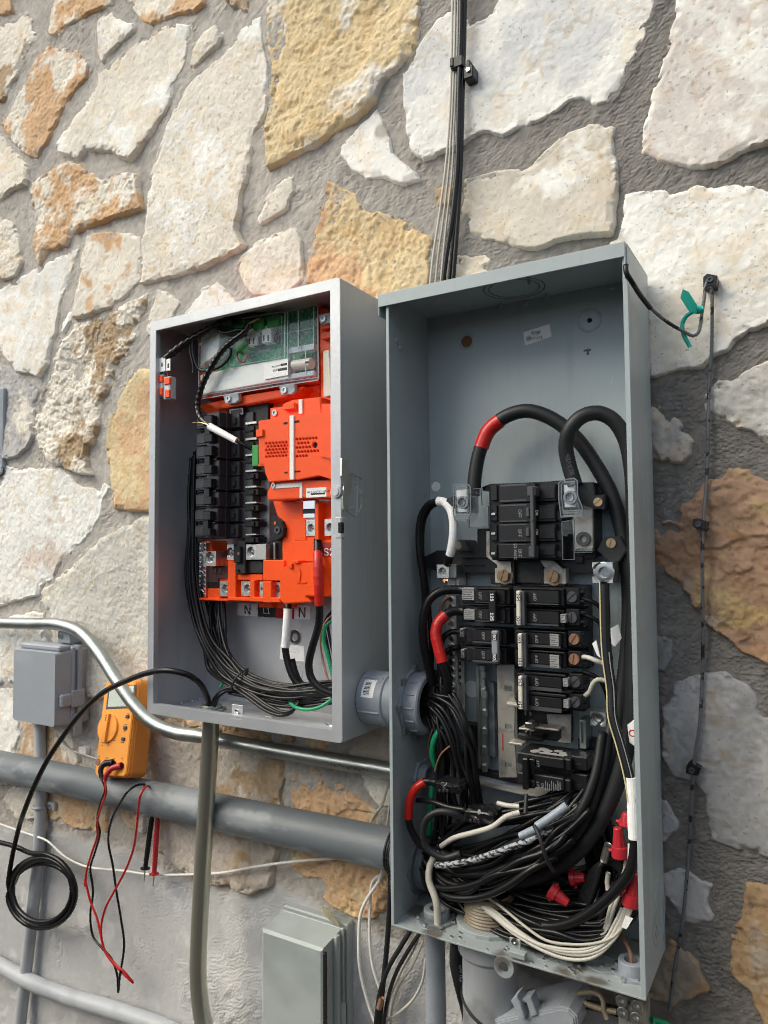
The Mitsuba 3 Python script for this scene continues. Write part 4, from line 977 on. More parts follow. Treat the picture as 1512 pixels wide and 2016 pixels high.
BWL = 'thin black wire in the bundle sweeping along the floor of the left cabinet'
bundle('black_wire', BWL, 'black wires bundled in the left cabinet', 'A5', [(318, -330, -.062), (312, -100, -.066), (302, 150, -.072), (300, 400, -.076), (332, 620, -.078), (400, 800, -.082), (490, 935, -.084), (590, 1020, -.088), (720, 1075, -.09), (880, 1100, -.09), (1040, 1090, -.086), (1180, 1070, -.082), (1300, 1050, -.08)], 9, .0030, .0125, 3)
bundle('black_wire', BWL, 'black wires bundled in the left cabinet', 'A5', [(400, 540, -.050), (412, 640, -.052), (430, 760, -.060), (460, 880, -.070), (530, 985, -.082), (640, 1050, -.088), (800, 1090, -.086), (1000, 1080, -.080), (1250, 1050, -.075)], 8, .0029, .014, 4, taper=[1.7, 1.5, 1.2, .9, .8, .8])
bundle('black_wire', BWL, 'black wires bundled in the left cabinet', 'A5', [(380, 820, -.07), (400, 950, -.075), (520, 1040, -.09), (640, 1120, -.098), (760, 1200, -.105), (850, 1225, -.105), (905, 1200, -.10), (925, 1160, -.095)], 3, .0028, .006, 8)
bundle('black_wire', BWL, 'black wires bundled in the left cabinet', 'A5', [(540, 1080, -.085), (650, 1100, -.09), (800, 1145, -.09), (960, 1160, -.085), (1180, 1140, -.08)], 4, .0029, .007, 9)
wire('black_wire', BWL, 'wire', 'black wires bundled in the left cabinet', PS('A5', [(415, 1180, -.10), (440, 1120, -.10), (500, 1075, -.095), (580, 1070, -.09), (700, 1090, -.088)]), .0030, 'wire_black')
wire('black_wire', BWL, 'wire', 'black wires bundled in the left cabinet', PS('A5', [(430, 1180, -.10), (460, 1115, -.10), (520, 1085, -.092), (640, 1095, -.088)]), .0030, 'wire_black')
tie = thing('cable_tie', 'black cable tie around the wire bundle in the left cabinet', 'cable tie')
c_ = P('A5', (580, 1030), -.088)
ax = np.array([.86, 0, -.5])
part(tie, 'strap', tube(np.array([c_ + .019 * (math.cos(g) * np.array([.5, 0, .86]) * 1.05 + math.sin(g) * np.array([0, 1, 0]) * .8) for g in np.linspace(0, 6.28, 40)]), .0017, 8), 'black_matte')
part(tie, 'head', tube(PS('A5', [(612, 992, -.105), (622, 970, -.106), (620, 955, -.106)]), .0035, 8), 'black_matte')
# taped conductors
q_ = PS('A5', [(868, 545, -.075), (868, 600, -.080), (862, 690, -.082), (852, 830, -.082), (862, 900, -.082), (890, 990, -.082), (930, 1050, -.08), (1020, 1080, -.078)])
TC = thing('taped_cable', 'black cable wrapped in white tape hanging from the orange lug cover', 'cable')
part(TC, 'conductor', tube(spline(q_), .0056, 14), 'wire_black', smooth=True)
s_ = spline(q_[1:4], .002)
part(TC, 'tape', tube(s_, .0067 + .0003 * (np.arange(len(s_)) % 7 < 1), 16), 'white_paper', smooth=20, label='white tape wrap')
q_ = PS('A5', [(890, 900, -.078), (915, 990, -.078), (950, 1050, -.075), (1040, 1080, -.072)])
wire('black_cable', 'black cable just right of the white-taped one, dropping into the bundle', 'cable', None, q_, .0052, 'wire_black')
q_ = PS('A5', [(1044, 190, -.088), (1046, 320, -.105), (1050, 460, -.108), (1056, 580, -.105), (1050, 700, -.10), (1012, 830, -.10), (992, 930, -.10), (1005, 1010, -.10), (1060, 1075, -.098), (1180, 1120, -.09), (1260, 1130, -.085)])
TC = thing('taped_cable', 'black cable wrapped in dark red tape running down beside the S2 tag', 'cable')
part(TC, 'conductor', tube(spline(q_), .0060, 14), 'wire_black', smooth=True)
s_ = spline(np.array([q_[0] * .4 + q_[1] * .6, q_[1], q_[2], q_[3]]), .002)
part(TC, 'tape', tube(s_, .0072 + .0003 * (np.arange(len(s_)) % 6 < 1), 16), 'maroon' if 0 else 'red_tape', smooth=20, label='dark red tape wrap')
wire('green_wire', 'green wire curving down at the right edge inside the left cabinet', 'wire', None, PS('A5', [(1190, 640, -.05), (1145, 665, -.055), (1095, 700, -.058), (1080, 780, -.058), (1100, 860, -.058), (1130, 980, -.06), (1150, 1060, -.065)]), .0030, 'green_wire')
wire('green_wire', 'green wire end poking out under the black bundle in the left cabinet', 'wire', None, PS('A5', [(870, 1150, -.085), (920, 1190, -.10), (1000, 1200, -.102), (1070, 1180, -.098), (1140, 1130, -.09)]), .0028, 'green_wire')
wire('green_wire', 'short green wire stub near the floor at the left of the bundle', 'wire', None, PS('A5', [(482, 1035, -.065), (474, 1052, -.068), (462, 1070, -.07)]), .0026, 'green_wire')
wire('bare_copper_wire', 'bare copper wire beside the green wire in the left cabinet', 'wire', None, PS('A5', [(1150, 620, -.045), (1090, 680, -.05), (1062, 790, -.052), (1075, 900, -.052), (1110, 1040, -.055)]), .0016, 'copper')
for k, d_ in enumerate((0, 22)):
    wire('black_wire', 'black wire arching at the right edge behind the green wire', 'wire', 'black wires arching behind the green wire', PS('A5', [(1200, 580 + d_, -.04), (1130, 615 + d_, -.045), (1085 + d_, 690, -.048), (1100 + d_, 800, -.05), (1130 + d_, 950, -.052), (1160, 1060, -.06)]), .0022, 'wire_black')

# loom across the top with two lever connectors and the sleeved lead
LOOM = 'black taped wire loom draped across the top left of the left cabinet'
WL = thing('wire_loom', LOOM, 'wire loom')
p_ = PS('A4', [(140, 505, -.137), (165, 478, -.136), (200, 450, -.132), (265, 402, -.124), (340, 360, -.118), (420, 315, -.115), (480, 285, -.114), (545, 270, -.112)])
s_ = spline(p_, .0025)
part(WL, 'trunk', tube(s_, .0062 + .0009 * np.sin(np.arange(len(s_)) * 1.3), 12), 'black_gloss', smooth=True)
p_ = PS('A4', [(640, 300, -.112), (600, 350, -.116), (540, 395, -.118), (480, 450, -.118), (430, 520, -.118), (380, 610, -.118), (345, 700, -.116), (328, 790, -.116), (345, 850, -.118), (400, 905, -.122)])
s_ = spline(p_, .0025)
part(WL, 'drop', tube(s_, .0050 + .0006 * np.sin(np.arange(len(s_)) * 1.7), 12), 'black_gloss', smooth=True)
p_ = PS('A4', [(460, 290, -.112), (455, 325, -.114), (500, 350, -.116), (560, 335, -.116), (610, 330, -.114)])
part(WL, 'branch', tube(spline(p_, .0025), .0038, 10), 'black_gloss', smooth=True)
p_ = PS('A4', [(330, 368, -.119), (290, 410, -.12), (285, 460, -.12), (300, 530, -.12), (303, 585, -.12)])
part(WL, 'branch', tube(spline(p_, .0025), .0018, 8), 'black_gloss', smooth=True)
p_ = PS('A4', [(300, 390, -.12), (305, 480, -.118), (340, 565, -.116), (400, 570, -.116), (470, 545, -.117), (520, 490, -.117), (530, 440, -.117)])
part(WL, 'branch', tube(spline(p_, .0025), .0026, 8), 'wire_black', smooth=True)
for k, o in enumerate(((0, 0), (14, 8), (-14, -14), (30, 14), (60, -20), (95, -28))):
    p_ = PS('A4', [(480 + o[0] * .3, 286 + o[1] * .4, -.108), (540 + o[0], 262 + o[1], -.104), (620 + o[0], 245 + o[1] * .5, -.095), (760, 225 + o[1] * .4, -.08)])
    part(WL, 'branch', tube(spline(p_, .004), .0021, 8), 'wire_black', smooth=True)
p_ = PS('A4', [(700, 262, -.10), (665, 278, -.106), (640, 292, -.108), (630, 318, -.108)])
part(WL, 'branch', tube(spline(p_, .003), .0014, 8), 'yellow_stripe', smooth=True, label='thin yellow wire in the loom')
sl = thing('sleeved_lead', 'white sleeve with a bare metal tip ending the black lead over the breakers', 'lead')
s_ = spline(PS('A4', [(400, 905, -.124), (480, 948, -.128), (565, 994, -.130)]), .003)
part(sl, 'sleeve', tube(s_, np.linspace(.0062, .0050, len(s_)), 14), 'white_plastic', smooth=True)
part(sl, 'wire', tube(spline(PS('A4', [(565, 994, -.130), (610, 1020, -.126), (650, 1045, -.118)])), .0022, 8), 'wire_black', smooth=True)
part(sl, 'tip', tube(spline(PS('A4', [(400, 900, -.128), (350, 885, -.128), (300, 882, -.126)]), .003), np.linspace(.0022, .0006, len(spline(PS('A4', [(400, 900, -.128), (350, 885, -.128), (300, 882, -.126)]), .003))), 8), 'bronze', smooth=True)
for (rt, rl, rw, lab) in (((98, 500, 136, 576), (92, 600, 122, 725), (108, 575, 114, 602), 'left'), ((142, 506, 166, 572), (126, 612, 166, 740), (146, 570, 152, 615), 'right')):
    C = thing('lever_connector', f'clear and orange lever connector with white wire label, {lab} of the pair by the frame', 'wire connector', 'orange lever connectors')
    part(C, 'body', cat(rb('A4', rl, -.142, -.128, .0012)), 'clear_edge')
    x0, y0, x1, y1 = rl
    part(C, 'lever', [rb('A4', (x0 + 3, y0 + 6, x1 - 4, y0 + 40), -.1445, -.14, .0008), rb('A4', (x0 + 6, y0 + 78, x1 - 6, y1 - 8), -.1445, -.14, .0008)], 'orange_meter' if 0 else 'orange_plastic')
    part(C, 'button', pdisc('A4', ((x0 + x1) / 2, (y0 + y1) / 2), -.142, .0048, .003), 'white_plastic')
    part(C, 'wire', rb('A4', rw, -.138, -.134, .0005), 'green_wire' if lab == 'left' else 'red_tape')
    fl = part(C, 'flag', rb('A4', rt, -.143, -.1415, .0003), 'white_paper')
    part(fl, 'print', [rb('A4', ((rt[0] + rt[2]) / 2 - 4, rt[1] + 26, (rt[0] + rt[2]) / 2 + 4, rt[1] + 50), -.1434, -.1428, 0)], 'print_black')

# ---------------------------------------------------------------- equipment in the right cabinet
YR = RYB - t_
IB = thing('interior_base', 'black plastic breaker base with a cross arm and screwed ears in the right cabinet', 'breaker base')
part(IB, 'arm', cat(pg('A7', [(150, 600), (240, 556), (480, 555), (480, 425), (545, 425), (550, 560), (1180, 560), (1195, 590), (1380, 560), (1380, 690), (1040, 690), (380, 690), (360, 720), (300, 700), (155, 648)], -.052, YR, .0015)), 'black_plastic')
part(IB, 'ear', [pg('A7', [(355, 560), (355, 505), (375, 490), (410, 495), (440, 560)], -.060, YR, .001), pg('A7', [(1195, 555), (1235, 475), (1330, 470), (1375, 555), (1330, 620), (1275, 625)], -.066, YR, .0015)], 'black_plastic')
part(IB, 'screw', pdisc('A7', (368, 526), -.060, .006, .003), 'bronze')
screw('A7', (1281, 512), -.066, .0068, 'bronze', IB)
part(IB, 'spine', [rb('A7', (560, 690, 705, 760), -.050, YR, .001), pg('A7', [(590, 1236), (720, 1236), (720, 1260), (590, 1260)], -.05, YR, .001), rb('B1', (378, 215, 462, 500), -.040, YR, .001), rb('B1', (425, 480, 700, 560), -.038, YR, .001),
                     rb('A7', (1000, 760, 1150, 1260), -.045, YR, .001), rb('B1', (690, 120, 1000, 330), -.036, YR, .001), rb('B1', (1040, 300, 1150, 520), -.040, YR, .001)], 'black_plastic')
part(IB, 'well', rb('A7', (700, 618, 872, 752), -.056, YR, .001), 'black_matte')
part(IB, 'well_rim', cat(rb('A7', (690, 610, 704, 756), -.064, YR, .0006), rb('A7', (858, 610, 876, 756), -.064, YR, .0006), rb('A7', (690, 600, 876, 622), -.062, YR, .0006)), 'black_plastic')
part(IB, 'ledge', [rb('A7', (385, 595, 560, 600), -.056, -.05, .0004), rb('A7', (400, 640, 520, 645), -.055, -.05, .0004), rb('A7', (1020, 600, 1180, 606), -.056, -.05, .0004), rb('A7', (1060, 588, 1112, 632), -.057, -.05, .001)], 'black_plastic')

# main breaker
MBX = thing('main_breaker', 'large black four-pole main breaker with a long handle bar and clear lug covers', 'circuit breaker')
x0, x1, z0, z1 = rect('A7', (545, 160, 985, 614), -.088)
part(MBX, 'body', cat(bx(x0, x1, -.078, -.045, z0, z1, .001), bx(x0 - .006, x0 + .008, -.070, -.045, z0 + .004, z1 - .006, .0008)), 'black_plastic')
for k in range(4):
    ya, yb_ = ((160, 266), (280, 388), (396, 506), (515, 606))[k]
    pl_ = part(MBX, 'pole', cat(rb('A7', (606, ya, 832, yb_), -.096, -.07, .0012), rb('A7', (832, ya + 4, 952, yb_ - 4), -.088, -.07, .0012), rb('A7', (850, ya + 22, 945, yb_ - 22), -.0905, -.087, .0006), rb('A7', (560, ya + 8, 602, yb_ - 8), -.084, -.07, .0008),
                                pg('A7', [(932, ya + 30), (985, ya + 50), (985, yb_ - 10), (932, yb_ - 18)], -.084, -.07, .001)), 'black_plastic')
    if k:
        part(pl_, 'letter', cat(ptext('OFF', 'A7', (737, ya + 56), -.0964, .0042, -90), ptext('ON', 'A7', (838, ya + 50), -.0964 if 0 else -.0966, .0036, -90)), 'print_grey')
        part(MBX, 'terminal', rb('A7', (564, ya + 52, 590, ya + 66), -.0862, -.08, .0004), 'dull_aluminium')
    part(pl_, 'line', [rb('A7', (618, ya + 5, 775, ya + 7.5), -.0966, -.0958, 0), rb('A7', (612, ya + 5, 614, yb_ - 6), -.0966, -.0958, 0), rb('A7', (618, yb_ - 8, 775, yb_ - 6.5), -.0966, -.0958, 0)], 'dark_grey_plastic')
part(MBX, 'letter', ptext('22 KAIC', 'A7', (710, 562), -.0964, .0038, -90), 'print_grey')
part(MBX, 'handle_bar', cat(rb('A7', (793, 172, 824, 598), -.112, -.104, .001), rb('A7', (776, 174, 830, 232), -.110, -.094, .0014), rb('A7', (786, 530, 826, 598), -.110, -.094, .0014), rb('A7', (770, 302, 792, 355), -.100, -.094, .0008), rb('A7', (770, 420, 792, 472), -.100, -.094, .0008)), 'dark_grey_plastic', label='dark grey bar tying the four handles together')
part(MBX, 'bar_hole', pdisc('A7', (812, 380), -.112, .0018, .0004), 'hole_dark')
part(MBX, 'top_edge', cat(pg('A7', [(510, 178), (560, 158), (700, 154), (860, 152), (940, 140), (985, 138), (985, 162), (560, 172), (515, 200)], -.070, YR, .001)), 'black_plastic')
for nm, pts, scr, extra in (('left', [(340, 165), (380, 158), (430, 160), (445, 178), (447, 330), (420, 380), (350, 384), (338, 340)], (393, 270), [(430, 190), (505, 185), (510, 285), (548, 290), (550, 415), (432, 420)]),
                            ('right', [(965, 155), (985, 135), (1060, 122), (1082, 140), (1084, 230), (1112, 300), (1110, 352), (980, 360), (966, 250)], (1035, 240), [(985, 385), (1060, 370), (1062, 612), (990, 610)])):
    C = part(MBX, 'lug_cover', cat(pg('A7', pts, -.102, -.100, .0004, .001), pg('A7', extra, -.090, -.0885, .0004)), 'clear_plastic', smooth=False, label=f'clear plastic cover over the {nm} main lug')
    o_ = Polygon(xz('A7', pts, -.102))
    e_ = Polygon(xz('A7', extra, -.090))
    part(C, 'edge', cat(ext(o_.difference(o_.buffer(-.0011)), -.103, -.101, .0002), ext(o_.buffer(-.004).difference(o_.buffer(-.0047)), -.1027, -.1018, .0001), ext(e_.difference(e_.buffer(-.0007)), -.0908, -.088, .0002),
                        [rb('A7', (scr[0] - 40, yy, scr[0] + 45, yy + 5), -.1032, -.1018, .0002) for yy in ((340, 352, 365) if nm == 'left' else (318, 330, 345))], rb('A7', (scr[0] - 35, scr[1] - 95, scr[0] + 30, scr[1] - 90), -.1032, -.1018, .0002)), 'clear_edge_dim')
    part(C, 'lug', rb('A7', (scr[0] - 38, scr[1] - 75, scr[0] + 36, scr[1] + 60), -.086, -.05, .001), 'dull_aluminium')
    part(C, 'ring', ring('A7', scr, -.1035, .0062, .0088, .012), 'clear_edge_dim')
    screw('A7', scr, -.092, .0058, 'dull_aluminium', MBX, slot='hex')
part(MBX, 'side_plate', cat(pg('A7', [(1048, 380), (1070, 310), (1168, 310), (1170, 560), (1062, 552)], -.070, -.062, .0008)), 'bus_metal', label='perforated grey plate beside the main breaker')
for k in range(8):
    part(MBX, 'plate_dimple', pdisc('A7', (1085 + 21 * (k % 3) + (10 if k // 3 == 1 else 0), 402 + 22 * (k // 3)), -.070, .0028, .0012), 'grey_plate')
pn = part(MBX, 'plate_stud', ring('A7', (1112, 487), -.0745, .0045, .0092, .005), 'dark_grey_plastic')
part(MBX, 'plate_edge', [rb('A7', (1062, 540 + 12 * k, 1166, 544 + 12 * k), -.074, -.05, .0004) for k in range(3)], 'steel')
part(MBX, 'side_arm', cat(pg('A7', [(1080, 150), (1170, 148), (1185, 228), (1238, 222), (1240, 310), (1180, 305), (1120, 290), (1084, 220)], -.078, YR, .0015), rb('A7', (1166, 305, 1186, 600), -.06, YR, .001)), 'black_plastic')
screw('A7', (1203, 268), -.078, .0062, 'bronze', MBX)

# lugs, straps, bolts
lug('A7', (242, 640, 314, 720), (275, 682), -.080, -.055, 'aluminium lug with stripped copper strands at the left end of the cross arm', .0062)
NB = thing('neutral_link', 'flat grey link and white insulator behind the left lug of the cross arm', 'bus bar')
part(NB, 'bar', cat(rb('A7', (314, 640, 358, 720), -.068, -.04, .0006), rb('A7', (304, 720, 352, 770), -.060, -.03, .0006)), 'dull_aluminium')
part(NB, 'insulator', rb('A7', (358, 690, 372, 768), -.055, -.03, .0005), 'white_plastic')
lug('A7', (1166, 626, 1290, 750), (1228, 688), -.092, -.06, 'large square lug with a round set screw at the right end of the cross arm', .0135)
SP = thing('bus_strap', 'bent grey metal strap with a bronze bolt, the left one under the main breaker', 'bus strap', 'bus straps under the main breaker')
part(SP, 'strap', cat(pg('A7', [(536, 440), (556, 440), (556, 580), (610, 620), (682, 622), (684, 690), (600, 690), (600, 640), (536, 592)], -.066, -.06, .0005), rb('A7', (586, 660, 690, 752), -.064, -.05, .0008)), 'bus_metal')
SP2 = thing('bus_strap', 'bent grey metal strap with a bronze bolt, the right one under the main breaker', 'bus strap', 'bus straps under the main breaker')
part(SP2, 'strap', cat(pg('A7', [(855, 614), (935, 616), (990, 665), (990, 690), (905, 690)], -.066, -.06, .0005), rb('A7', (876, 662, 1012, 757), -.064, -.05, .0008)), 'bus_metal')
for s_, c_ in ((SP, (645, 705)), (SP2, (937, 710))):
    w_ = P('A7', c_, -.064)
    hx = Manifold.cylinder(.006, .0088, .0088, 6).rotate([90, 0, 25]).translate([0, 0, 0])
    hx = Manifold.cylinder(.006, .0088, .0088, 6).rotate([0, 0, 20]) - Manifold.cube([.016, .0018, .003], True).rotate([0, 0, 70]).translate([0, 0, .006])
    b_ = part(s_, 'bolt', cat(pdisc('A7', c_, -.064, .0125, .0016, 28), hx.rotate([90, 0, 0]).translate([w_[0], w_[1] - .0014, w_[2]])), 'bronze', label='bronze hex bolt and washer')
    part(b_, 'stud', pdisc('A7', c_, -.0712, .0034, .0014), 'bronze')


# branch breakers
def two_pole(label, v, r, yf, tie, tie_text, tie_mat, rot, off_x, screw_x=None, screw_mat='dark_grey_plastic', stickers=(), ridge=True, grp='branch breakers in the right cabinet'):
    """Two poles one above the other; tie = (x0, x1) of the handle tie, off_x = where OFF is printed, in view pixels."""
    B = thing('branch_breaker', label, 'circuit breaker', grp)
    xa, ya, xb_, yb_ = r
    ym_ = (ya + yb_) / 2
    for k, (p0, p1) in enumerate(((ya + 2, ym_ - 1), (ym_ + 1, yb_ - 2))):
        h_ = p1 - p0
        rgt = screw_x is not None
        a_, b_ = (xa + 4, screw_x - 48) if rgt else (xa + 70 * .6, xb_ - 14)
        body = cat(rb(v, (xa, p0, xb_, p1), yf + .020, -.045, .0008), rb(v, (a_, p0 + h_ * .06, b_, p1 - h_ * .02), yf + .006, -.06, .0012), rb(v, (a_ + 30, p0 + h_ * .13, b_ - 30, p1 - h_ * .13), yf, -.07, .0012),
                   rb(v, (a_ + 40, p0 + h_ * .10, b_ - 10, p0 + h_ * .17), yf - .0012, yf + .004, .0006))
        pole = part(B, 'pole', body, 'black_plastic')
        cy = (p0 + p1) / 2
        part(pole, 'letter', ptext('OFF', v, (off_x, cy), yf - .0003, .0040, rot), 'print_grey')
        part(pole, 'line', [rb(v, (off_x - 18 if rgt else off_x - 95, p0 + h_ * .2, off_x - 16 if rgt else off_x - 93, p1 - h_ * .18), yf - .0004, yf + .0002, 0), rb(v, (a_ + 36, p1 - h_ * .15, b_ - 34, p1 - h_ * .135), yf - .0003, yf + .0003, 0),
                            rb(v, (off_x + 30 if rgt else off_x - 50, p0 + h_ * .2, off_x + 31.5 if rgt else off_x - 48.5, p1 - h_ * .2), yf - .0003, yf + .0003, 0)], 'dark_grey_plastic')
        if rgt:
            part(pole, 'terminal_block', cat(rb(v, (screw_x - 40, p0 + h_ * .08, screw_x + 44, p1 - h_ * .08), yf + .010, -.06, .001), rb(v, (screw_x + 30, p0 + h_ * .2, xb_ - 2, p0 + h_ * .34), yf + .012, -.06, .0006), rb(v, (screw_x + 36, p1 - h_ * .34, xb_ - 2, p1 - h_ * .2), yf + .012, -.06, .0006)), 'black_plastic')
            screw(v, (screw_x, cy + 2), yf + .0095, .0072, screw_mat, pole)
        w_ = part(pole, 'handle_well', rb(v, (tie[1], p0 + h_ * .24, tie[1] + 26, p1 - h_ * .24) if rgt else (tie[0] - 28, p0 + h_ * .24, tie[0], p1 - h_ * .24), yf - .0006, yf + .002, .0004), 'hole_dark')
    t_a, t_b = P(v, (tie[0], ya + 26), yf - .010), P(v, (tie[1], yb_ - 12), yf - .010)
    T_ = part(B, 'handle_tie', cat(rb(v, (tie[0], ya + 28, tie[1], yb_ - 14), yf - .012, yf - .004, .001), rb(v, (tie[0] + 4, ya + 34, tie[1] - 4, ya + 80), yf - .006, yf + .004, .0008), rb(v, (tie[0] + 4, yb_ - 70, tie[1] - 4, yb_ - 20), yf - .006, yf + .004, .0008)), tie_mat)
    tx = (tie[0] + tie[1]) / 2
    if tie_text:
        if tie_mat != 'black_plastic':
            for yy in (ya + 66, yb_ - 46):
                pch = part(T_, 'patch', rb(v, (tie[0] + 3, yy - 20, tie[1] - 3, yy + 20), yf - .0124, yf - .0118, .0001), 'hole_dark')
        part(T_, 'letter', cat(ptext(tie_text, v, (tx, ya + 66), yf - .0128, .0042, rot, True), ptext(tie_text, v, (tx, yb_ - 46), yf - .0128, .0042, rot, True)), 'white_paper')
    for s in stickers:
        st_ = part(B, 'sticker', rb(v, s[:4], yf - (.0012 if len(s) < 5 else s[4]), yf + .022, .0002), 'sticker_grey' if len(s) < 6 else s[5])
        hh = s[3] - s[1]
        part(st_, 'print', [rb(v, (s[0] + 3, s[1] + hh * f_, s[2] - 4 - 9 * (i % 3), s[1] + hh * (f_ + .07)), yf - (.0012 if len(s) < 5 else s[4]) - .0004, yf, 0) for i, f_ in enumerate((.12, .3, .48, .66, .82))], 'print_black')
    return B


def side_face(B, v, r, yf):
    part(B, 'tie_side', rb(v, r, yf - .0095, yf - .001, .0006), 'dark_grey_plastic')


two_pole('black 125 amp breaker at the top of the left column in the right cabinet', 'A7', (392, 768, 690, 996), -.088, (548, 592), '125', 'black_plastic', -90, 500, stickers=((392, 778, 464, 852), (402, 906, 466, 968)))
two_pole('black 50 amp breaker with a grey handle tie, lower of the left column', 'A7', (376, 1006, 668, 1236), -.088, (566, 604), '50', 'pvc_grey', -90, 518, stickers=((379, 1020, 400, 1072, -.004), (385, 1144, 404, 1194, -.004)))
B = two_pole('black 50 amp breaker with a white handle tie, topmost in the right column', 'A7', (694, 768, 1120, 1016), -.090, (712, 740), '50', 'cream_plastic', 90, 826, 1048, stickers=((978, 935, 1008, 988, .0005),))
side_face(B, 'A7', (738, 800, 766, 1000), -.090)
B = two_pole('black 30 amp breaker with white handle tie and two code stickers, second in right column', 'A7', (702, 1022, 1118, 1262), -.090, (722, 750), '30', 'cream_plastic', 90, 836, 1060, 'copper_wire', stickers=((914, 1052, 968, 1126, .0005), (914, 1176, 970, 1256, .0005)))
side_face(B, 'A7', (748, 1050, 776, 1252), -.090)
B = two_pole('black 40 amp breaker with white handle tie and two small stickers, third in right column', 'A7', (712, 1276, 1124, 1518), -.090, (724, 752), '40', 'cream_plastic', 90, 838, 1066, stickers=((992, 1318, 1022, 1368, .0005), (996, 1442, 1026, 1496, .0005)))
side_face(B, 'A7', (750, 1302, 778, 1510), -.090)
BM_ = thing('branch_breaker', 'bulky black 50 amp breaker with paint-spotted top, lowest in the right column', 'circuit breaker', 'branch breakers in the right cabinet')
part(BM_, 'pole', cat(rb('B1', (692, 380, 1000, 492), -.098, -.045, .0014), rb('B1', (780, 395, 960, 480), -.102, -.09, .0012), rb('B1', (1000, 400, 1096, 492), -.086, -.045, .0012)), 'black_plastic')
part(BM_, 'pole', cat(rb('B1', (692, 494, 1000, 612), -.098, -.045, .0014), rb('B1', (780, 505, 960, 604), -.102, -.09, .0012), rb('B1', (1000, 500, 1096, 612), -.086, -.045, .0012)), 'black_plastic')
part(BM_, 'handle', cat(rb('B1', (718, 415, 756, 600), -.114, -.098, .0014), rb('B1', (756, 418, 790, 470), -.108, -.1, .001), rb('B1', (758, 540, 792, 592), -.108, -.1, .001)), 'black_gloss')
w0, w1 = PZ('B1', (765, 375), P('B1', (850, 380), -.098)[2]), PZ('B1', (960, 350), P('B1', (850, 380), -.098)[2])
zt = P('B1', (692, 380), -.098)[2]
x0_, x1_, _, zt = rect('B1', (692, 380, 1000, 492), -.098)
rr_ = np.random.default_rng(3)
splash = shapely.union_all([Point(x0_ + (x1_ - x0_) * (.22 + .60 * rr_.random()), -.090 + .026 * rr_.random()).buffer(.003 + .004 * rr_.random(), 4) for _ in range(16)])
part(BM_, 'paint_spot', trimesh.util.concatenate([trimesh.creation.extrude_polygon(g, .0004, engine='earcut').apply_translation([0, 0, zt]) for g in getattr(splash, 'geoms', [splash])]), 'sticker_grey', label='white paint splashes on top of the lowest breaker')
part(BM_, 'letter', cat(ptext('OFF', 'B1', (812, 446), -.1024, .0034, 90), ptext('OFF', 'B1', (812, 566), -.1024, .0034, 90), ptext('50', 'B1', (838, 572), -.1024, .0034, 90), [rb('B1', (852 + 12 * k, 545 + 9 * (k % 3), 856 + 12 * k, 603 - 5 * (k % 2)), -.1024, -.1018, 0) for k in range(8)]), 'print_grey')
part(BM_, 'terminal_slot', [rb('B1', (1016, 440, 1060, 468), -.0865, -.08, .0006), rb('B1', (1016, 560, 1060, 590), -.0865, -.08, .0006)], 'hole_dark')

# bus bar, rails, terminal bars
BB = thing('bus_bar', 'pale vertical bus plate with square holes and finger tabs between the breaker columns', 'bus bar')
pz = Polygon(xz('A7', [(598, 1236), (702, 1236), (706, 1520), (702, 1630)], -.054) + xz('B1', [(690, 525), (588, 525)], -.054))
hs = []
for yy in (15, 232, 452):
    a_, c_ = P('B1', (624, yy - 14), -.054), P('B1', (662, yy + 18), -.054)
    hs.append(shapely.box(a_[0], c_[2], c_[0], a_[2]))
a_, c_ = P('A7', (645, 1360), -.054), P('A7', (682, 1392), -.054)
hs.append(shapely.box(a_[0], c_[2], c_[0], a_[2]))
part(BB, 'plate', ext(pz.difference(shapely.union_all(hs)), -.054, -.051, .0005), 'bus_metal')
part(BB, 'tab', [cat(rb('B1', r_, -.074, -.052, .0008)) for r_ in ((630, 100, 700, 124), (640, 322, 722, 346), (700, 240, 790, 262), (790, 234, 930, 262))] + [rb('A7', (655, 1455, 730, 1482), -.07, -.052, .0008)], 'bus_metal')
part(BB, 'finger', [rb('B1', r_, -.080, -.06, .0006) for r_ in ((735, 148, 743, 170), (762, 148, 770, 172), (738, 212, 746, 232), (764, 210, 778, 230), (738, 262, 745, 282), (764, 262, 771, 284))] + [rb('B1', (735, 210, 780, 248), -.082, -.06, .001)], 'steel')
part(BB, 'red_mark', rb('B1', (606, 275, 614, 372), -.0546, -.0538, .0001), 'red_tape')
part(BB, 'flange', pg('B1', [(860, 165), (1000, 165), (1000, 330), (920, 322), (945, 300), (945, 240), (870, 232)], -.050, -.046, .0006), 'bus_metal')
part(BB, 'barrel', cat(rb('B1', (690, 270, 840, 325), -.06, -.04, .003)), 'black_plastic')
RLL = thing('steel_rail', 'toothed blue-grey steel rail left of the pale bus plate', 'rail')
part(RLL, 'strip', cat(rb('A7', (472, 1236, 530, 1530), -.046, -.034, .0008), rb('B1', (460, 0, 520, 482), -.046, -.034, .0008), rb('A7', (486, 1240, 494, 1530), -.050, -.045, .0005), rb('B1', (476, 0, 484, 480), -.050, -.045, .0005)), 'galvanised')
part(RLL, 'tooth', [rb('B1', (488, 30 + 105 * k, 518, 78 + 105 * k), -.050, -.044, .0012) for k in range(5)] + [rb('A7', (500, 1270 + 108 * k, 530, 1320 + 108 * k), -.050, -.044, .0012) for k in range(2)], 'galvanised')
part(RLL, 'back_strip', rb('B1', (520, -20, 566, 410), -.036, -.026, .0006), 'pvc_dark')
RLL = thing('steel_rail', 'short steel rail end right of the bottom breaker fingers', 'rail')
part(RLL, 'strip', cat(rb('B1', (1046, 190, 1090, 365), -.056, -.03, .0008), rb('B1', (1050, 205, 1062, 330), -.060, -.054, .0005)), 'galvanised')
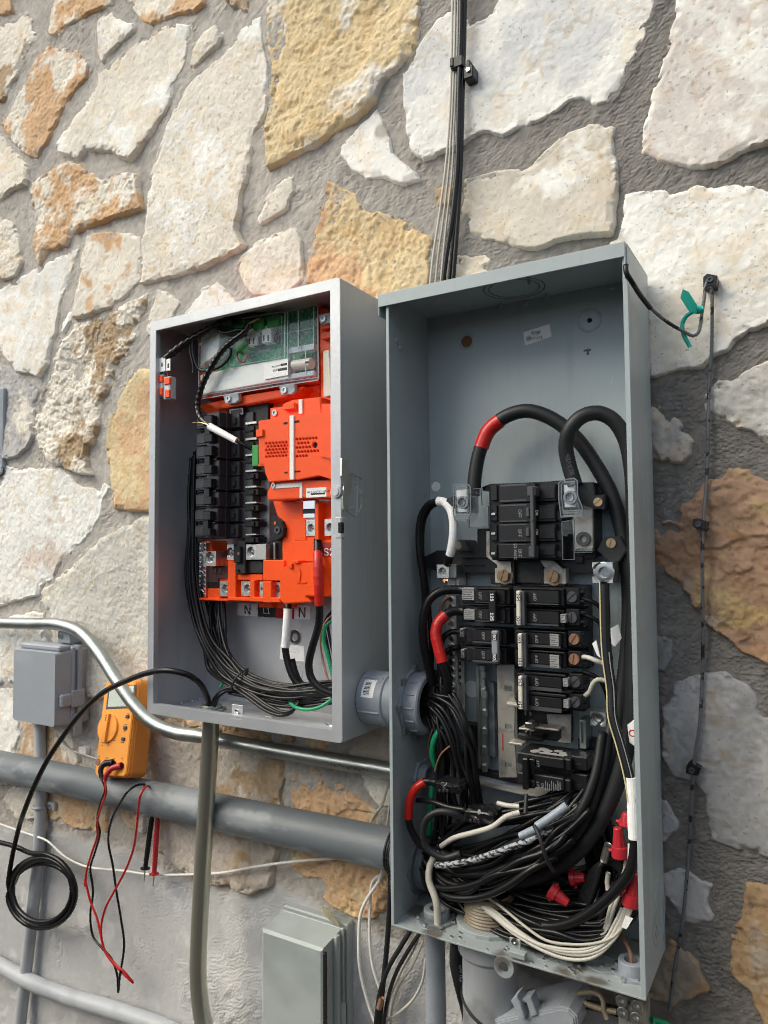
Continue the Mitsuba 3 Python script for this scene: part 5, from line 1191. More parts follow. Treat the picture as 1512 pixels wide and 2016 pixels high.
RLL = thing('support_strip', 'thin pale steel strip running under the lowest breaker', 'rail')
part(RLL, 'strip', pg('B1', [(432, 522), (700, 590), (700, 612), (440, 552)], -.052, -.02, .0006), 'pvc_grey')
part(RLL, 'lip', pg('B1', [(440, 548), (700, 606), (1094, 664), (1094, 678), (700, 620), (440, 562)], -.062, -.02, .0005), 'bus_metal')
terminal_bar('A7', (330, 822), (330, 1520), 15, .0085, -.058, -.04, 'long upright terminal bar of screws along the left of the breakers', .0040)
terminal_bar('B1', (326, -10), (330, 118), 4, .0085, -.056, -.04, 'lower end of terminal bar with four screws beside the big conduit locknut', .0040)
TS = thing('slotted_strip', 'narrow white strip with slots to the right of the long terminal bar', 'strip')
part(TS, 'strip', rb('A7', (368, 1200, 384, 1530), -.05, -.035, .0004), 'white_plastic')
part(TS, 'slot', [rb('A7', (369, 1215 + 42 * k, 383, 1238 + 42 * k), -.0505, -.049, 0) for k in range(7)], 'hole_dark')
GL = lug('B1', (1110, 146, 1200, 236), (1150, 192), -.062, -.035, 'square lug on the back panel right of the breaker fingers', .0088)

# ---------------------------------------------------------------- big conductors in the right cabinet
bigs = [
    ('thick black cable looping from the left main lug, banded with red tape', [('F', 932, 975, -.082), ('F', 936, 930, -.080), ('F', 944, 890, -.078), ('F', 962, 848, -.076), ('F', 992, 822, -.074), ('F', 1035, 809, -.07), ('F', 1082, 822, -.064), ('F', 1130, 858, -.058), ('F', 1168, 908, -.054), ('F', 1202, 970, -.050), ('F', 1222, 1035, -.047),
      ('F', 1236, 1120, -.047), ('F', 1238, 1240, -.05), ('F', 1226, 1360, -.056), ('F', 1206, 1480, -.066), ('F', 1175, 1590, -.076), ('F', 1125, 1670, -.08), ('F', 1060, 1720, -.082), ('F', 980, 1745, -.08), ('F', 900, 1750, -.07)], .0096),
    ('thick black cable looping from the right main lug', [('F', 1132, 955, -.082), ('F', 1120, 915, -.084), ('F', 1114, 880, -.088), ('F', 1122, 845, -.092), ('F', 1146, 820, -.088), ('F', 1176, 813, -.082), ('F', 1206, 826, -.076), ('F', 1230, 862, -.070), ('F', 1243, 920, -.066), ('F', 1248, 1010, -.066), ('F', 1250, 1150, -.068), ('F', 1244, 1300, -.07),
      ('F', 1240, 1440, -.084), ('F', 1208, 1560, -.088), ('F', 1160, 1650, -.09), ('F', 1100, 1705, -.09), ('F', 1020, 1735, -.088), ('F', 930, 1740, -.08)], .0096),
]
for lab, pts, r_ in bigs:
    BC_ = thing('service_cable', lab, 'cable', 'thick looping cables in the right cabinet')
    p_ = np.array([P(v_, (a_, b_), y_) for v_, a_, b_, y_ in pts])
    part(BC_, 'jacket', tube(spline(p_, .005), r_, 20), 'cable_rubber', smooth=True)
    if 'red' in lab:
        s_ = spline(p_[2:5], .002)
        s_ = s_[int(len(s_) * .12):int(len(s_) * .92)]
        part(BC_, 'tape', tube(s_, r_ + .0008 + .0002 * (np.arange(len(s_)) % 9 < 1), 22), 'red_tape', smooth=20, label='band of red tape')
    else:
        s_ = spline(p_[1:3], .002)
        w_ = P('F', (1117, 905), -.094)
        part(BC_, 'letter', text('BEAVER', w_[0] + .003, w_[1] - .0006, w_[2] - .006, .0055, 104), 'dark_grey_plastic', label='faint raised print reading down the cable')
wire('service_cable', 'thick black cable sweeping up the right side behind the striped cable', 'cable', None, PS('F', [(1216, 1380, -.060), (1200, 1440, -.07), (1186, 1520, -.085), (1160, 1600, -.095), (1118, 1660, -.10), (1050, 1700, -.10), (960, 1722, -.095), (890, 1715, -.085)]), .0062, 'cable_rubber', 16)
wire('service_cable', 'black cable curving under the lowest breaker to the lower left', 'cable', None, PS('F', [(1186, 1440, -.08), (1170, 1530, -.098), (1140, 1600, -.108), (1090, 1655, -.112), (1010, 1690, -.112), (930, 1700, -.105), (870, 1680, -.095)]), .0052, 'cable_rubber', 16)
ST = thing('striped_cable', 'black yellow-striped cable running down from the square lug, lower end taped white', 'cable')
p_ = PS('A7', [(1238, 742, -.088), (1242, 900, -.092), (1246, 1050, -.096), (1256, 1200, -.10), (1280, 1380, -.105)])
p_ = np.vstack([p_, PS('B1', [(1240, 180, -.112), (1286, 340, -.118), (1328, 500, -.124), (1352, 640, -.128), (1358, 780, -.130), (1366, 890, -.130)]), PS('B2', [(1368, 180, -.13), (1345, 320, -.13), (1270, 430, -.128), (1140, 550, -.124), (1000, 630, -.118), (880, 650, -.112), (740, 620, -.104), (600, 550, -.095), (490, 470, -.085)])])
s_ = spline(p_, .004)
part(ST, 'jacket', tube(s_, .0062, 16), 'wire_black', smooth=True)
n_ = int(len(s_) * .44)
part(ST, 'stripe', tube(s_[:n_] + np.array([-.0042, -.0049, 0]), .0010, 6), 'yellow_stripe', smooth=True, label='pale yellow stripe along the cable')
part(ST, 'stripe', tube(s_[int(len(s_) * .15):n_] + np.array([.0042, -.0048, 0]), .0006, 6), 'print_grey', smooth=True)
tp = spline(PS('B1', [(1345, 525, -.126), (1354, 640, -.128), (1358, 780, -.130), (1364, 878, -.131)]), .002)
part(ST, 'tape', tube(tp, .0066 + .0003 * (np.arange(len(tp)) % 8 < 1), 16), 'white_paper', smooth=20, label='white tape wrap at the lower end')
TC = thing('taped_cable', 'short white-taped cable bending down into the left lug of the cross arm', 'cable')
q_ = PS('A7', [(250, 262, -.086), (285, 268, -.088), (318, 300, -.09), (338, 360, -.092), (342, 440, -.092), (334, 520, -.090), (318, 590, -.086), (305, 635, -.078)])
s_ = spline(q_, .002)
part(TC, 'conductor', tube(spline(q_[5:]), .0058, 14), 'wire_black', smooth=True)
part(TC, 'tape', tube(s_[:int(len(s_) * .86)], (.0062 + .0003 * (np.arange(len(s_)) % 9 < 1))[:int(len(s_) * .86)], 16), 'white_paper', smooth=20, label='white tape wrap')
rg = np.random.default_rng(12)
part(TC, 'strands', [tube(PS('A7', [(292 + 7 * k, 608, -.086), (286 + 8 * k, 642, -.082)]), .0011, 6) for k in range(5)] + [tube(PS('A7', [(280 + 7 * k, 718, -.076), (282 + 6 * k, 742 + rg.uniform(-6, 6), -.078)]), .0011, 6) for k in range(5)], 'copper', label='bare copper strands')
TB = thing('lug_boot', 'black rubber boot joining the left main lug to the white-taped cable', 'boot')
part(TB, 'boot', cat(pg('A7', [(282, 262), (300, 245), (342, 228), (346, 300), (310, 312), (285, 290)], -.094, -.076, .003, .001)), 'black_matte')
CG = 'black cables running from the side conduit up to the left main lug'
wire('black_cable', 'black cable hugging the left wall of the right cabinet up to the white-tipped bend', 'cable', CG, PS('A7', [(262, 262, -.086), (200, 275, -.084), (155, 330, -.082), (135, 420, -.082), (138, 560, -.082), (160, 720, -.08), (170, 850, -.078), (160, 1000, -.076), (168, 1150, -.074), (195, 1300, -.07), (190, 1400, -.068), (110, 1420, -.068)]), .0046, 'wire_black', 14)
wire('black_cable', 'thinner black cable just inside the one hugging the left wall', 'cable', CG, PS('A7', [(270, 272, -.076), (215, 292, -.074), (172, 360, -.072), (156, 460, -.072), (158, 600, -.072), (180, 760, -.07), (196, 900, -.068), (205, 1050, -.068), (212, 1200, -.066), (200, 1330, -.064), (120, 1400, -.064)]), .0032, 'wire_black', 12)
wire('black_cable', 'black cable from the upper pole of the 125 amp breaker arcing left and down', 'cable', None, PS('A7', [(395, 790, -.074), (330, 788, -.080), (260, 800, -.088), (200, 845, -.094), (166, 930, -.097), (158, 1040, -.097), (172, 1160, -.094), (200, 1280, -.088), (212, 1370, -.082), (160, 1430, -.074)]), .0062, 'wire_black', 16)
RCB = thing('black_cable', 'black cable with a long red tape band from the 125 amp breaker', 'cable')
q_ = PS('A7', [(395, 915, -.074), (340, 916, -.080), (295, 938, -.088), (252, 985, -.094), (236, 1050, -.097), (250, 1130, -.098), (276, 1222, -.098), (305, 1310, -.094), (300, 1400, -.088), (220, 1450, -.078), (130, 1430, -.07)])
part(RCB, 'conductor', tube(spline(q_), .0064, 16), 'wire_black', smooth=True)
s_ = spline(q_[2:7], .002)
part(RCB, 'tape', tube(s_, .0078 + .0003 * (np.arange(len(s_)) % 9 < 1), 18), 'red_tape', smooth=20, label='long red tape band')
wire('black_cable', 'black cable from the upper pole of the grey-tied 50 amp breaker', 'cable', 'cables from the grey-tied breaker', PS('A7', [(380, 1040, -.070), (330, 1040, -.074), (285, 1070, -.078), (262, 1130, -.08), (262, 1250, -.08), (270, 1380, -.078), (290, 1500, -.078)]), .0042, 'wire_black', 12)
wire('black_cable', 'black cable from the lower pole of the grey-tied 50 amp breaker', 'cable', 'cables from the grey-tied breaker', PS('A7', [(380, 1130, -.068), (330, 1140, -.070), (292, 1170, -.072), (276, 1240, -.072), (282, 1360, -.07), (310, 1500, -.072)]), .0042, 'wire_black', 12)
wire('brown_wire', 'short brown wire looping from the terminal bar behind the red tape band', 'wire', None, PS('A7', [(318, 830, -.064), (285, 855, -.07), (268, 900, -.072), (270, 960, -.072)]), .0026, 'copper_wire', 10)

# ---------------------------------------------------------------- small wiring in the right cabinet
DN = 'black wire falling from the side conduit through the left of the right cabinet'
DG = 'black wires falling from the side conduit'
bundle('black_wire', DN, DG, 'B1', [(130, 60, -.075), (200, 70, -.085), (280, 140, -.092), (340, 260, -.096), (380, 420, -.096), (400, 560, -.092), (410, 680, -.085), (420, 800, -.08)], 12, .0028, .019, 21)
bundle('black_wire', DN, DG, 'B1', [(150, 80, -.07), (215, 120, -.08), (260, 240, -.086), (280, 400, -.086), (282, 560, -.08), (276, 700, -.075), (262, 880, -.072), (240, 1000, -.07)], 9, .0028, .015, 22)
bundle('black_wire', DN, DG, 'A7', [(250, 1240, -.070), (240, 1330, -.078), (225, 1420, -.084), (230, 1500, -.086), (280, 1640, -.088)], 4, .0030, .012, 23)
SW = 'black wire in the mass sweeping from lower left up under the lowest breaker'
SG = 'black wires sweeping across the bottom of the right cabinet'
bundle('black_wire', SW, SG, 'B2', [(230, 190, -.075), (330, 250, -.088), (470, 240, -.10), (620, 170, -.108), (780, 90, -.108), (920, 20, -.10), (1020, -60, -.09), (1090, -180, -.07)], 10, .0035, .026, 31)
bundle('black_wire', SW, SG, 'B2', [(200, 240, -.08), (290, 330, -.095), (430, 350, -.108), (600, 290, -.115), (780, 200, -.118), (930, 110, -.112), (1040, 0, -.10)], 10, .0040, .024, 32)
bundle('black_wire', SW, SG, 'B2', [(190, 200, -.075), (300, 150, -.085), (450, 60, -.092), (600, 10, -.095), (760, -20, -.09), (930, -60, -.08)], 8, .0029, .020, 33)
bundle('black_wire', SW, SG, 'B2', [(220, 320, -.082), (360, 430, -.10), (520, 420, -.112), (680, 340, -.118), (840, 260, -.118), (960, 190, -.108)], 8, .0046, .022, 34)
LO = 'black wire in the lower bundle swinging right across the cabinet floor'
LG = 'black wires swinging across the cabinet floor'
bundle('black_wire', LO, LG, 'B2', [(250, 350, -.075), (370, 450, -.09), (520, 560, -.10), (680, 660, -.108), (850, 730, -.11), (1010, 750, -.108), (1150, 715, -.104), (1250, 640, -.10), (1310, 540, -.096), (1320, 440, -.09)], 14, .0029, .024, 35)
bundle('black_wire', LO, LG, 'B2', [(300, 330, -.055), (480, 470, -.062), (660, 560, -.07), (850, 620, -.075), (1020, 620, -.075), (1140, 560, -.072), (1220, 450, -.068), (1260, 330, -.06)], 13, .0034, .026, 36)
RL_ = 'black wire looping up at the lower right behind the red wire nuts'
for k in range(4):
    d_ = 18 * k
    wire('black_wire', RL_, 'wire', 'black wires looping up at the lower right', PS('B2', [(1010 + d_, 640, -.06), (1050 + d_, 520, -.066 - .005 * k), (1090 + d_, 400, -.072 - .005 * k), (1150 + d_ * .5, 310 - d_ * .4, -.078 - .004 * k), (1225 + d_ * .3, 285 - d_ * .3, -.078), (1280 + d_ * .2, 330 - d_ * .3, -.074), (1296 + d_ * .2, 430, -.07), (1290, 540, -.066)]), .0040 - .0003 * k, 'cable_rubber', 12)
bundle('black_wire', 'black wire deep in the dark tangle at the back of the cabinet floor', 'black wires in the tangle at the back of the floor', 'B2', [(240, 380, -.040), (400, 420, -.05), (560, 500, -.052), (720, 520, -.055), (880, 480, -.052), (1000, 520, -.05), (1120, 560, -.05), (1250, 500, -.045)], 14, .0034, .030, 37)
bundle('black_wire', 'added black wire darkening the shaded back behind the red wire nuts', 'added black wires standing in for shade behind the wire nuts', 'B2', [(1060, -150, -.036), (1110, 0, -.038), (1150, 150, -.04), (1180, 300, -.042), (1190, 450, -.046), (1140, 580, -.056), (1000, 640, -.066)], 12, .0042, .022, 39)  # added wires, their black stands in for the shade back here
bundle('black_wire', 'added black wire lying level, darkening the shaded back of the tangle', 'added black wires standing in for shade behind the tangle', 'B2', [(330, 300, -.034), (560, 380, -.036), (760, 420, -.038), (950, 430, -.038), (1120, 400, -.038), (1250, 380, -.036)], 14, .0044, .024, 40)  # also added to darken the back wall where shade falls
bundle('black_wire', 'black wire crossing the tangle from the left wall toward the loops', 'black wires crossing the tangle', 'B2', [(170, 250, -.06), (330, 360, -.075), (520, 470, -.085), (760, 560, -.09), (980, 600, -.09), (1180, 590, -.085), (1300, 520, -.08)], 10, .0030, .026, 38)
for k, (o, r_) in enumerate((((0, 0), .0023), ((34, 10), .0018), ((-26, -8), .0019), ((56, -26), .0017), ((8, 26), .0022))):
    wire('white_wire', ['middle one', 'fourth from the top', 'second from the top', 'topmost', 'lowest'][k] + ' of the five cream wires swinging across the cabinet floor', 'wire', 'cream wires on the cabinet floor',
         PS('B2', [(300 + o[0] * 2, 380 + o[1], -.085), (420 + o[0], 480 + o[1], -.10), (540 + o[0], 560 + o[1], -.112), (660 + o[0], 660 + o[1], -.122), (820 + o[0] * .6, 755 + o[1], -.128), (980, 795 + o[1] * 1.6, -.128), (1110 + o[0] * .5, 790 + o[1] * 1.6, -.126), (1210 + o[0] * .6, 735 + o[1], -.122), (1270 + o[0] * .8, 640 + o[1] * .6, -.118), (1312 + o[0] * .7, 545, -.112)]), r_, 'white_wire' if k % 2 == 0 else 'old_white_wire', 12)
for k, o in enumerate((0, 20)):
    wire('white_wire', 'white wire rising along the right wall to the upper wire nut', 'wire', 'white wires along the right wall', PS('B2', [(1120 + o, 770 - o, -.11), (1190 + o, 680 - o, -.108), (1220 + o, 570, -.104), (1270 + o, 430, -.10), (1310 + o * .6, 330, -.10), (1318 + o * .5, 250, -.10)]), .0026, 'white_wire', 10)
for k, q_ in enumerate((((1190, 745), (1172, 765), (1200, 770)), ((1290, 600), (1300, 660), (1325, 610)), ((1235, 720), (1205, 790), (1240, 745)))):
    pass
wl = thing('wire_marker', 'white paper flag marker wrapped on the cream wires near the lower right wire nut', 'label flag')
part(wl, 'flag', pg('B2', [(1290, 655), (1312, 590), (1356, 606), (1318, 668)], -.128, -.1272, .0001), 'white_paper')
wl = thing('wire_marker', 'narrow white paper marker on the wire beside the taped striped cable', 'label flag')
part(wl, 'flag', pg('B2', [(1326, 178), (1348, 178), (1345, 278), (1324, 278)], -.118, -.1172, .0001), 'white_paper')
wire('green_wire', 'green wire curving beside the copper one below the side conduit', 'wire', None, PS('B1', [(262, 235, -.090), (225, 290, -.094), (207, 350, -.094), (210, 420, -.09), (236, 480, -.084), (258, 520, -.08)]), .0040, 'green_wire', 12)
wire('green_wire', 'green wire dropping straight down at lower left behind the black taps', 'wire', None, PS('B1', [(206, 560, -.07), (200, 640, -.075), (194, 740, -.075), (186, 850, -.07)]), .0038, 'green_wire', 12)
wire('bare_copper_wire', 'bare copper wire left of the green curve below the side conduit', 'wire', 'bare copper wires below the side conduit', PS('B1', [(238, 200, -.086), (205, 260, -.09), (186, 340, -.09), (192, 410, -.086), (224, 470, -.082), (266, 508, -.08)]), .0016, 'copper', 8)
wire('bare_copper_wire', 'thin copper wire crossing to the right of the green curve', 'wire', 'bare copper wires below the side conduit', PS('B1', [(308, 345, -.10), (262, 385, -.10), (238, 430, -.098), (222, 490, -.094)]), .0013, 'copper_wire', 8)
for (pts, mat_, r_, lab) in (([(258, 918, -.108), (330, 872, -.118), (440, 842, -.124), (550, 808, -.126), (632, 748, -.124), (704, 726, -.116)], 'white_wire', .0034, 'white wire snaking from lower left to the middle above the black mass'),
                             ([(580, 672, -.11), (640, 686, -.112), (704, 690, -.11)], 'white_wire', .0030, 'short white wire end under the lowest breaker'),):
    wire('white_wire', lab, 'wire', None, PS('B1', pts), r_, mat_, 12)
wire('painted_wire', 'black wire smeared with whitish paint crossing the black mass', 'wire', None, PS('B2', [(232, 300, -.12), (300, 300, -.126), (400, 282, -.130), (520, 248, -.132), (640, 206, -.132), (760, 160, -.13), (830, 122, -.126), (905, 92, -.118)]), .0042, 'painted_white_wire', 12)
TBE = thing('grey_sleeve', 'grey plastic tube over two wires, crossing the black mass at a slant', 'sleeve')
part(TBE, 'tube', [tube(spline(PS('B1', [(806, 806, -.130), (890, 750, -.128), (978, 686, -.122)])), .0052, 16), tube(spline(PS('B1', [(712, 862, -.130), (760, 838, -.130), (818, 812, -.130)])), .0048, 16)], 'grey_tube', smooth=True)
TP = 'black cable tie looped over the wires under the lowest breaker'
for k, pts in enumerate(([(745, 622, -.112), (742, 680, -.120), (740, 730, -.124)], [(790, 800, -.134), (820, 860, -.140), (840, 930, -.142), (870, 1010, -.138), (900, 1060, -.13)])):
    wire('cable_tie', TP if k == 0 else 'long black cable tie slanting over the black mass below the grey sleeve', 'cable tie', None, PS('B1', pts), .0026, 'black_matte', 8)
for (c_, r_, lab) in (((292, 585), (220, 545, 365, 632), 'glossy black taped splice at lower left, the upper of two'), ((470, 755), (385, 702, 562, 815), 'glossy black taped splice at lower left, the lower of two')):
    S_ = thing('taped_splice', lab, 'splice', 'black taped splices')
    base = rb('B1', r_, -.124, -.09, .004)
    base = base.subdivide().subdivide().subdivide()
    v_ = np.array(base.vertices)
    v_ += (np.stack([FBM(v_ * 160, 2, 5), FBM(v_ * 160 + 7, 2, 6), FBM(v_ * 160 + 3, 2, 7)], 1) - .5) * .008
    part(S_, 'wrap', trimesh.Trimesh(v_, base.faces), 'black_gloss', smooth=True)
    part(S_, 'port', [pdisc('B1', (c_[0] - 45 + 22 * k, c_[1] + 18), -.126, .0022, .002) for k in range(3)], 'black_matte')
RW = thing('black_cable', 'black cable with red tape looping against the left wall near the bottom', 'cable')
q_ = PS('B1', [(230, 556, -.105), (165, 548, -.11), (110, 590, -.114), (78, 660, -.116), (70, 760, -.116), (92, 840, -.114), (150, 920, -.11), (230, 950, -.105)])
part(RW, 'conductor', tube(spline(q_), .0048, 14), 'wire_black', smooth=True)
s_ = spline(q_[1:5], .002)
part(RW, 'tape', tube(s_, .0058 + .0003 * (np.arange(len(s_)) % 9 < 1), 16), 'red_tape', smooth=20, label='red tape band')
wire('black_cable', 'black cable looping around the lower left corner past the taped splices', 'cable', None, PS('B1', [(390, 760, -.112), (320, 728, -.122), (240, 722, -.126), (176, 760, -.128), (154, 840, -.128), (180, 930, -.126), (270, 985, -.122), (370, 960, -.116)]), .0046, 'cable_rubber', 14)
wire('black_cable', 'black cable running level from the red-taped loop to the lower splice', 'cable', None, PS('B1', [(120, 655, -.10), (200, 662, -.108), (300, 695, -.114), (400, 712, -.116)]), .0036, 'wire_black', 12)
wire('beige_cable', 'dirty beige cable dropping into the connector at the cabinet floor', 'cable', None, PS('B2', [(252, 195, -.085), (220, 250, -.095), (192, 310, -.105), (188, 390, -.112), (212, 455, -.116), (230, 510, -.118), (236, 575, -.118), (238, 650, -.118)]), .0048, 'old_white_wire', 14)
for k, (q_, lab) in enumerate((((1118, 1085), ''), ((1120, 1185), ''))):
    pass
wire('white_wire', 'white wire leaving the lower screw of the 30 amp breaker', 'wire', None, PS('A7', [(1100, 1190, -.075), (1140, 1192, -.080), (1190, 1212, -.082), (1225, 1225, -.078)]), .0030, 'white_wire', 10)
wire('white_wire', 'white wire curling from the 40 amp breaker screws', 'wire', None, PS('A7', [(1110, 1430, -.072), (1150, 1400, -.076), (1170, 1350, -.078), (1200, 1325, -.078), (1240, 1330, -.074)]), .0030, 'old_white_wire', 10)
for k, yy in enumerate((850, 945, 1285)):
    wire('black_wire', 'black wire from a right column breaker screw to the right wall', 'wire', 'black wires from the right column screws', PS('A7', [(1105, yy - 10, -.07), (1150, yy + 5, -.07), (1200, yy + 30, -.066), (1240, yy + 90, -.06), (1280, yy + 260, -.055)]), .0028, 'wire_black', 10)
WT = thing('white_tape_scrap', 'crumpled scrap of white tape behind the striped cable', 'tape')
part(WT, 'scrap', cat(pg('A7', [(1275, 1020), (1320, 995), (1340, 1080), (1300, 1130), (1280, 1110)], -.078, -.074, .0005), pg('A7', [(1165, 1110), (1190, 1090), (1215, 1195), (1195, 1180)], -.084, -.082, .0005)), 'white_paper')
PL = thing('paper_tag', 'white tag with a red mark tucked behind the right edge', 'tag')
part(PL, 'tag', pg('B1', [(1322, 225), (1360, 195), (1362, 345), (1335, 325)], -.108, -.106, .0005), 'white_paper')
part(PL, 'print', ring('B1', (1352, 272), -.1088, .0030, .0042, .0008), 'red_tape')
# wire nuts
for k, (v_, a_, b_, y_, lab) in enumerate((('B2', (1268, 85), (1284, 255), -.108, 'red wire nut pointing up, left of the white-taped cable end'), ('B2', (1365, 350), (1340, 530), -.118, 'red wire nut at the right wall, tipped over the cream wires'),
                                       ('B2', (985, 520), (880, 440), -.100, 'red wire nut lying in the dark, pointing down right'), ('B2', (1080, 372), (1000, 372), -.075, 'red wire nut half hidden deep behind the black loops'),
                                       ('B2', (1318, 0), (1322, 70), -.100, 'red wire nut partly hidden above the others at the right edge'))):
    a3, b3 = P(v_, a_, y_), P(v_, b_, y_)
    N_ = thing('wire_nut', lab, 'wire nut', 'red wire nuts')
    L_ = np.linalg.norm(b3 - a3)
    n = 24
    prof = [(0, 0), (0, .0044), (.001, .0052), (L_ * .62, .0074), (L_ * .64, .0092), (L_ * .96, .0102), (L_, .0096), (L_, .0074), (L_ - .006, .005)]
    m = lathe(a3, b3, prof, n)
    v = np.array(m.vertices)
    d = (b3 - a3) / L_
    rel = v - a3
    t = rel @ d
    rad = rel - t[:, None] * d
    fl = np.where((np.arange(len(v)) % n) % 3 == 0, .9, 1.03)[:, None] * np.where((t > .002) & (t < L_ * .63), 1, 0)[:, None] + np.where((t > .002) & (t < L_ * .63), 0, 1)[:, None]
    part(N_, 'shell', trimesh.Trimesh(a3 + t[:, None] * d + rad * fl, m.faces), 'red_plastic', smooth=30)
    wing = (b3 - d * L_ * .2)
    side = np.cross(d, [0, 1, 0])
    part(N_, 'wing', [tube(np.array([wing + side * s * .008, wing + side * s * .0125]), .0020, 8) for s in (-1, 1)], 'red_plastic')
WS = thing('bare_splice', 'grey crimped wire end standing up in front of the black loops', 'splice')
part(WS, 'crimp', tube(spline(PS('B2', [(1188, 275, -.09), (1200, 230, -.092), (1214, 182, -.094)])), .0046, 12), 'dull_aluminium', smooth=True)
part(WS, 'wire', tube(spline(PS('B2', [(1214, 345, -.088), (1208, 400, -.088), (1214, 445, -.09)])), .0030, 10), 'old_white_wire', smooth=True)

# fittings on the walls and floor of the right cabinet
c_ = P('F', (736, 1372), -.075)
NZ = c_[2]


def pxz(v, p, x):
    q = PX(v, p, x)
    return q[1], q[2]


ny, nz_ = pxz('F', (815, 1380), RX0)
NP = thing('conduit_nipple', 'grey plastic conduit nipple with a barcode label joining the two cabinets', 'conduit fitting')
cy, cz = -.078, NZ
part(NP, 'body', lathe((LX1 + .001, cy, cz), (RX0, cy, cz), [(0, .030), (0, .0385), (.0015, .0392), (.040, .0392), (.041, .0378), (.0415, .0362), (.0755, .0362)], 48), 'pvc_grey')
part(NP, 'rib', [tube(np.array([[x_, cy - .0392 * math.cos(g), cz + .0392 * math.sin(g)] for x_ in (LX1 + .003, LX1 + .038)]), .0016, 8) for g in (-.35, 1.0, 2.4)], 'pvc_grey')


def cyl_patch(x0, x1, g0, g1, rad, n=12):
    v, f = [], []
    for i in range(n + 1):
        g = g0 + (g1 - g0) * i / n
        for x in (x0, x1):
            v.append([x, cy - rad * math.cos(g), cz + rad * math.sin(g)])
    for i in range(n):
        f += [[2 * i, 2 * i + 1, 2 * i + 3], [2 * i, 2 * i + 3, 2 * i + 2]]
    return trimesh.Trimesh(np.array(v), np.array(f), process=False)


st = part(NP, 'label', cyl_patch(.010, .030, .20, .88, .0395), 'white_paper', label='white barcode label')
part(st, 'bar', [cyl_patch(.013, .023, .28 + .052 * k, .28 + .052 * k + (.035 if k % 3 else .02), .0397, 2) for k in range(10)], 'print_black')
part(NP, 'locknut', cat(lathe((RX0 + t_, cy, cz), (RX0 + .03, cy, cz), [(0, .030), (0, .0465), (.0045, .0465), (.0045, .030)], 32), lathe((RX0 + t_ + .0045, cy, cz), (RX0 + .03, cy, cz), [(0, .030), (0, .0420), (.020, .0420), (.022, .040), (.022, .0335), (0, .0330)], 48)), 'pvc_grey', label='grey ribbed bushing on the inside of the wall')
part(NP, 'lock_tab', [bx(RX0 + t_, RX0 + t_ + .005, cy - .0475 * math.cos(g) - .004, cy - .0475 * math.cos(g) + .004, cz + .0475 * math.sin(g) - .005, cz + .0475 * math.sin(g) + .005, .001) for g in np.arange(8) * .785], 'galvanised')
part(NP, 'bushing_rib', [tube(np.array([[x_, cy - .0424 * math.cos(g), cz + .0424 * math.sin(g)] for x_ in (RX0 + .009, RX0 + .022)]), .0014, 6) for g in np.arange(14) * .449], 'pvc_grey')
for (p_, yy, r_, lab, mt) in (((828, 1526), -.060, .017, 'grey conduit locknut on the left wall below the big bushing', 'pvc_grey'), ((812, 1695), -.058, .034, 'dark grey conduit end bushing on the left wall behind the black mass', 'pvc_dark')):
    zz = P('F', p_, yy)[2]
    FT = thing('conduit_bushing', lab, 'conduit fitting')
    part(FT, 'nut', cat(lathe((RX0 + t_, yy, zz), (RX0 + .03, yy, zz), [(0, r_ * .7), (0, r_ * 1.22), (.004, r_ * 1.22), (.004, r_), (.014, r_), (.015, r_ * .95), (.015, r_ * .75), (0, r_ * .7)], 28), [bx(RX0 + t_, RX0 + t_ + .005, yy - r_ * 1.25 * math.cos(g) - .003, yy - r_ * 1.25 * math.cos(g) + .003, zz + r_ * 1.25 * math.sin(g) - .003, zz + r_ * 1.25 * math.sin(g) + .003, .0006) for g in np.arange(6) * 1.047]), mt)
    part(FT, 'bore', rod((RX0 + t_ + .0005, yy, zz), (RX0 + t_ + .003, yy, zz), r_ * .72), 'hole_dark')
for (p_, r0, r1, hh, lab, mt) in (((232, 612), .0095, .0175, .014, 'round grey connector holding the beige cable on the cabinet floor', 'pvc_dark'), ((1348, 925), .0085, .0150, .016, 'small grey connector with a brown wire on the cabinet floor at right', 'pvc_grey')):
    w_ = PZ('B2', p_, RZ0 + t_)
    FT = thing('floor_connector', lab, 'conduit fitting')
    zb_ = RZ0 + t_
    part(FT, 'hub', lathe((w_[0], w_[1], zb_), (w_[0], w_[1], zb_ + 1), [(0, r1 * 1.4), (.003, r1 * 1.4), (.003, r1), (hh, r1), (hh + .001, r1 * .95), (hh + .001, r0), (0, r0)], 28), mt)
    part(FT, 'nut', [tube(np.array([[w_[0] + r1 * 1.4 * math.cos(g), w_[1] + r1 * 1.4 * math.sin(g), zb_ + .001], [w_[0] + r1 * 1.4 * math.cos(g), w_[1] + r1 * 1.4 * math.sin(g), zb_ + .005]]), .003, 6) for g in np.arange(7) * .9], 'dull_aluminium')
    part(FT, 'bore', rod((w_[0], w_[1], zb_ + .002), (w_[0], w_[1], zb_ + .005), r0), 'hole_dark')
    if 'small' in lab:
        wire('brown_wire', 'stiff brown wire bending into the small floor connector at right', 'wire', None, np.array([[w_[0], w_[1], zb_], [w_[0], w_[1], zb_ + .018], *PS('B2', [(1336, 790, w_[1] + .004), (1310, 735, w_[1] + .012), (1280, 690, w_[1] + .02)])]), .0024, 'copper_wire', 10)
w_ = PZ('B2', (512, 660), RZ0 + t_)
FT = thing('floor_connector', 'wide tan threaded pipe end with a grey locknut standing on the cabinet floor', 'conduit fitting')
BPX, BPY = w_[0], w_[1] + .012
pr_ = [(0, .030)]
for k in range(9):
    pr_ += [(.004 + k * .0042, .0335), (.006 + k * .0042, .0322)]
pr_ += [(.043, .0325), (.043, .028), (0, .028)]
part(FT, 'thread', lathe((BPX, BPY, RZ0 + t_), (BPX, BPY, 2), pr_, 40), 'tan_thread')
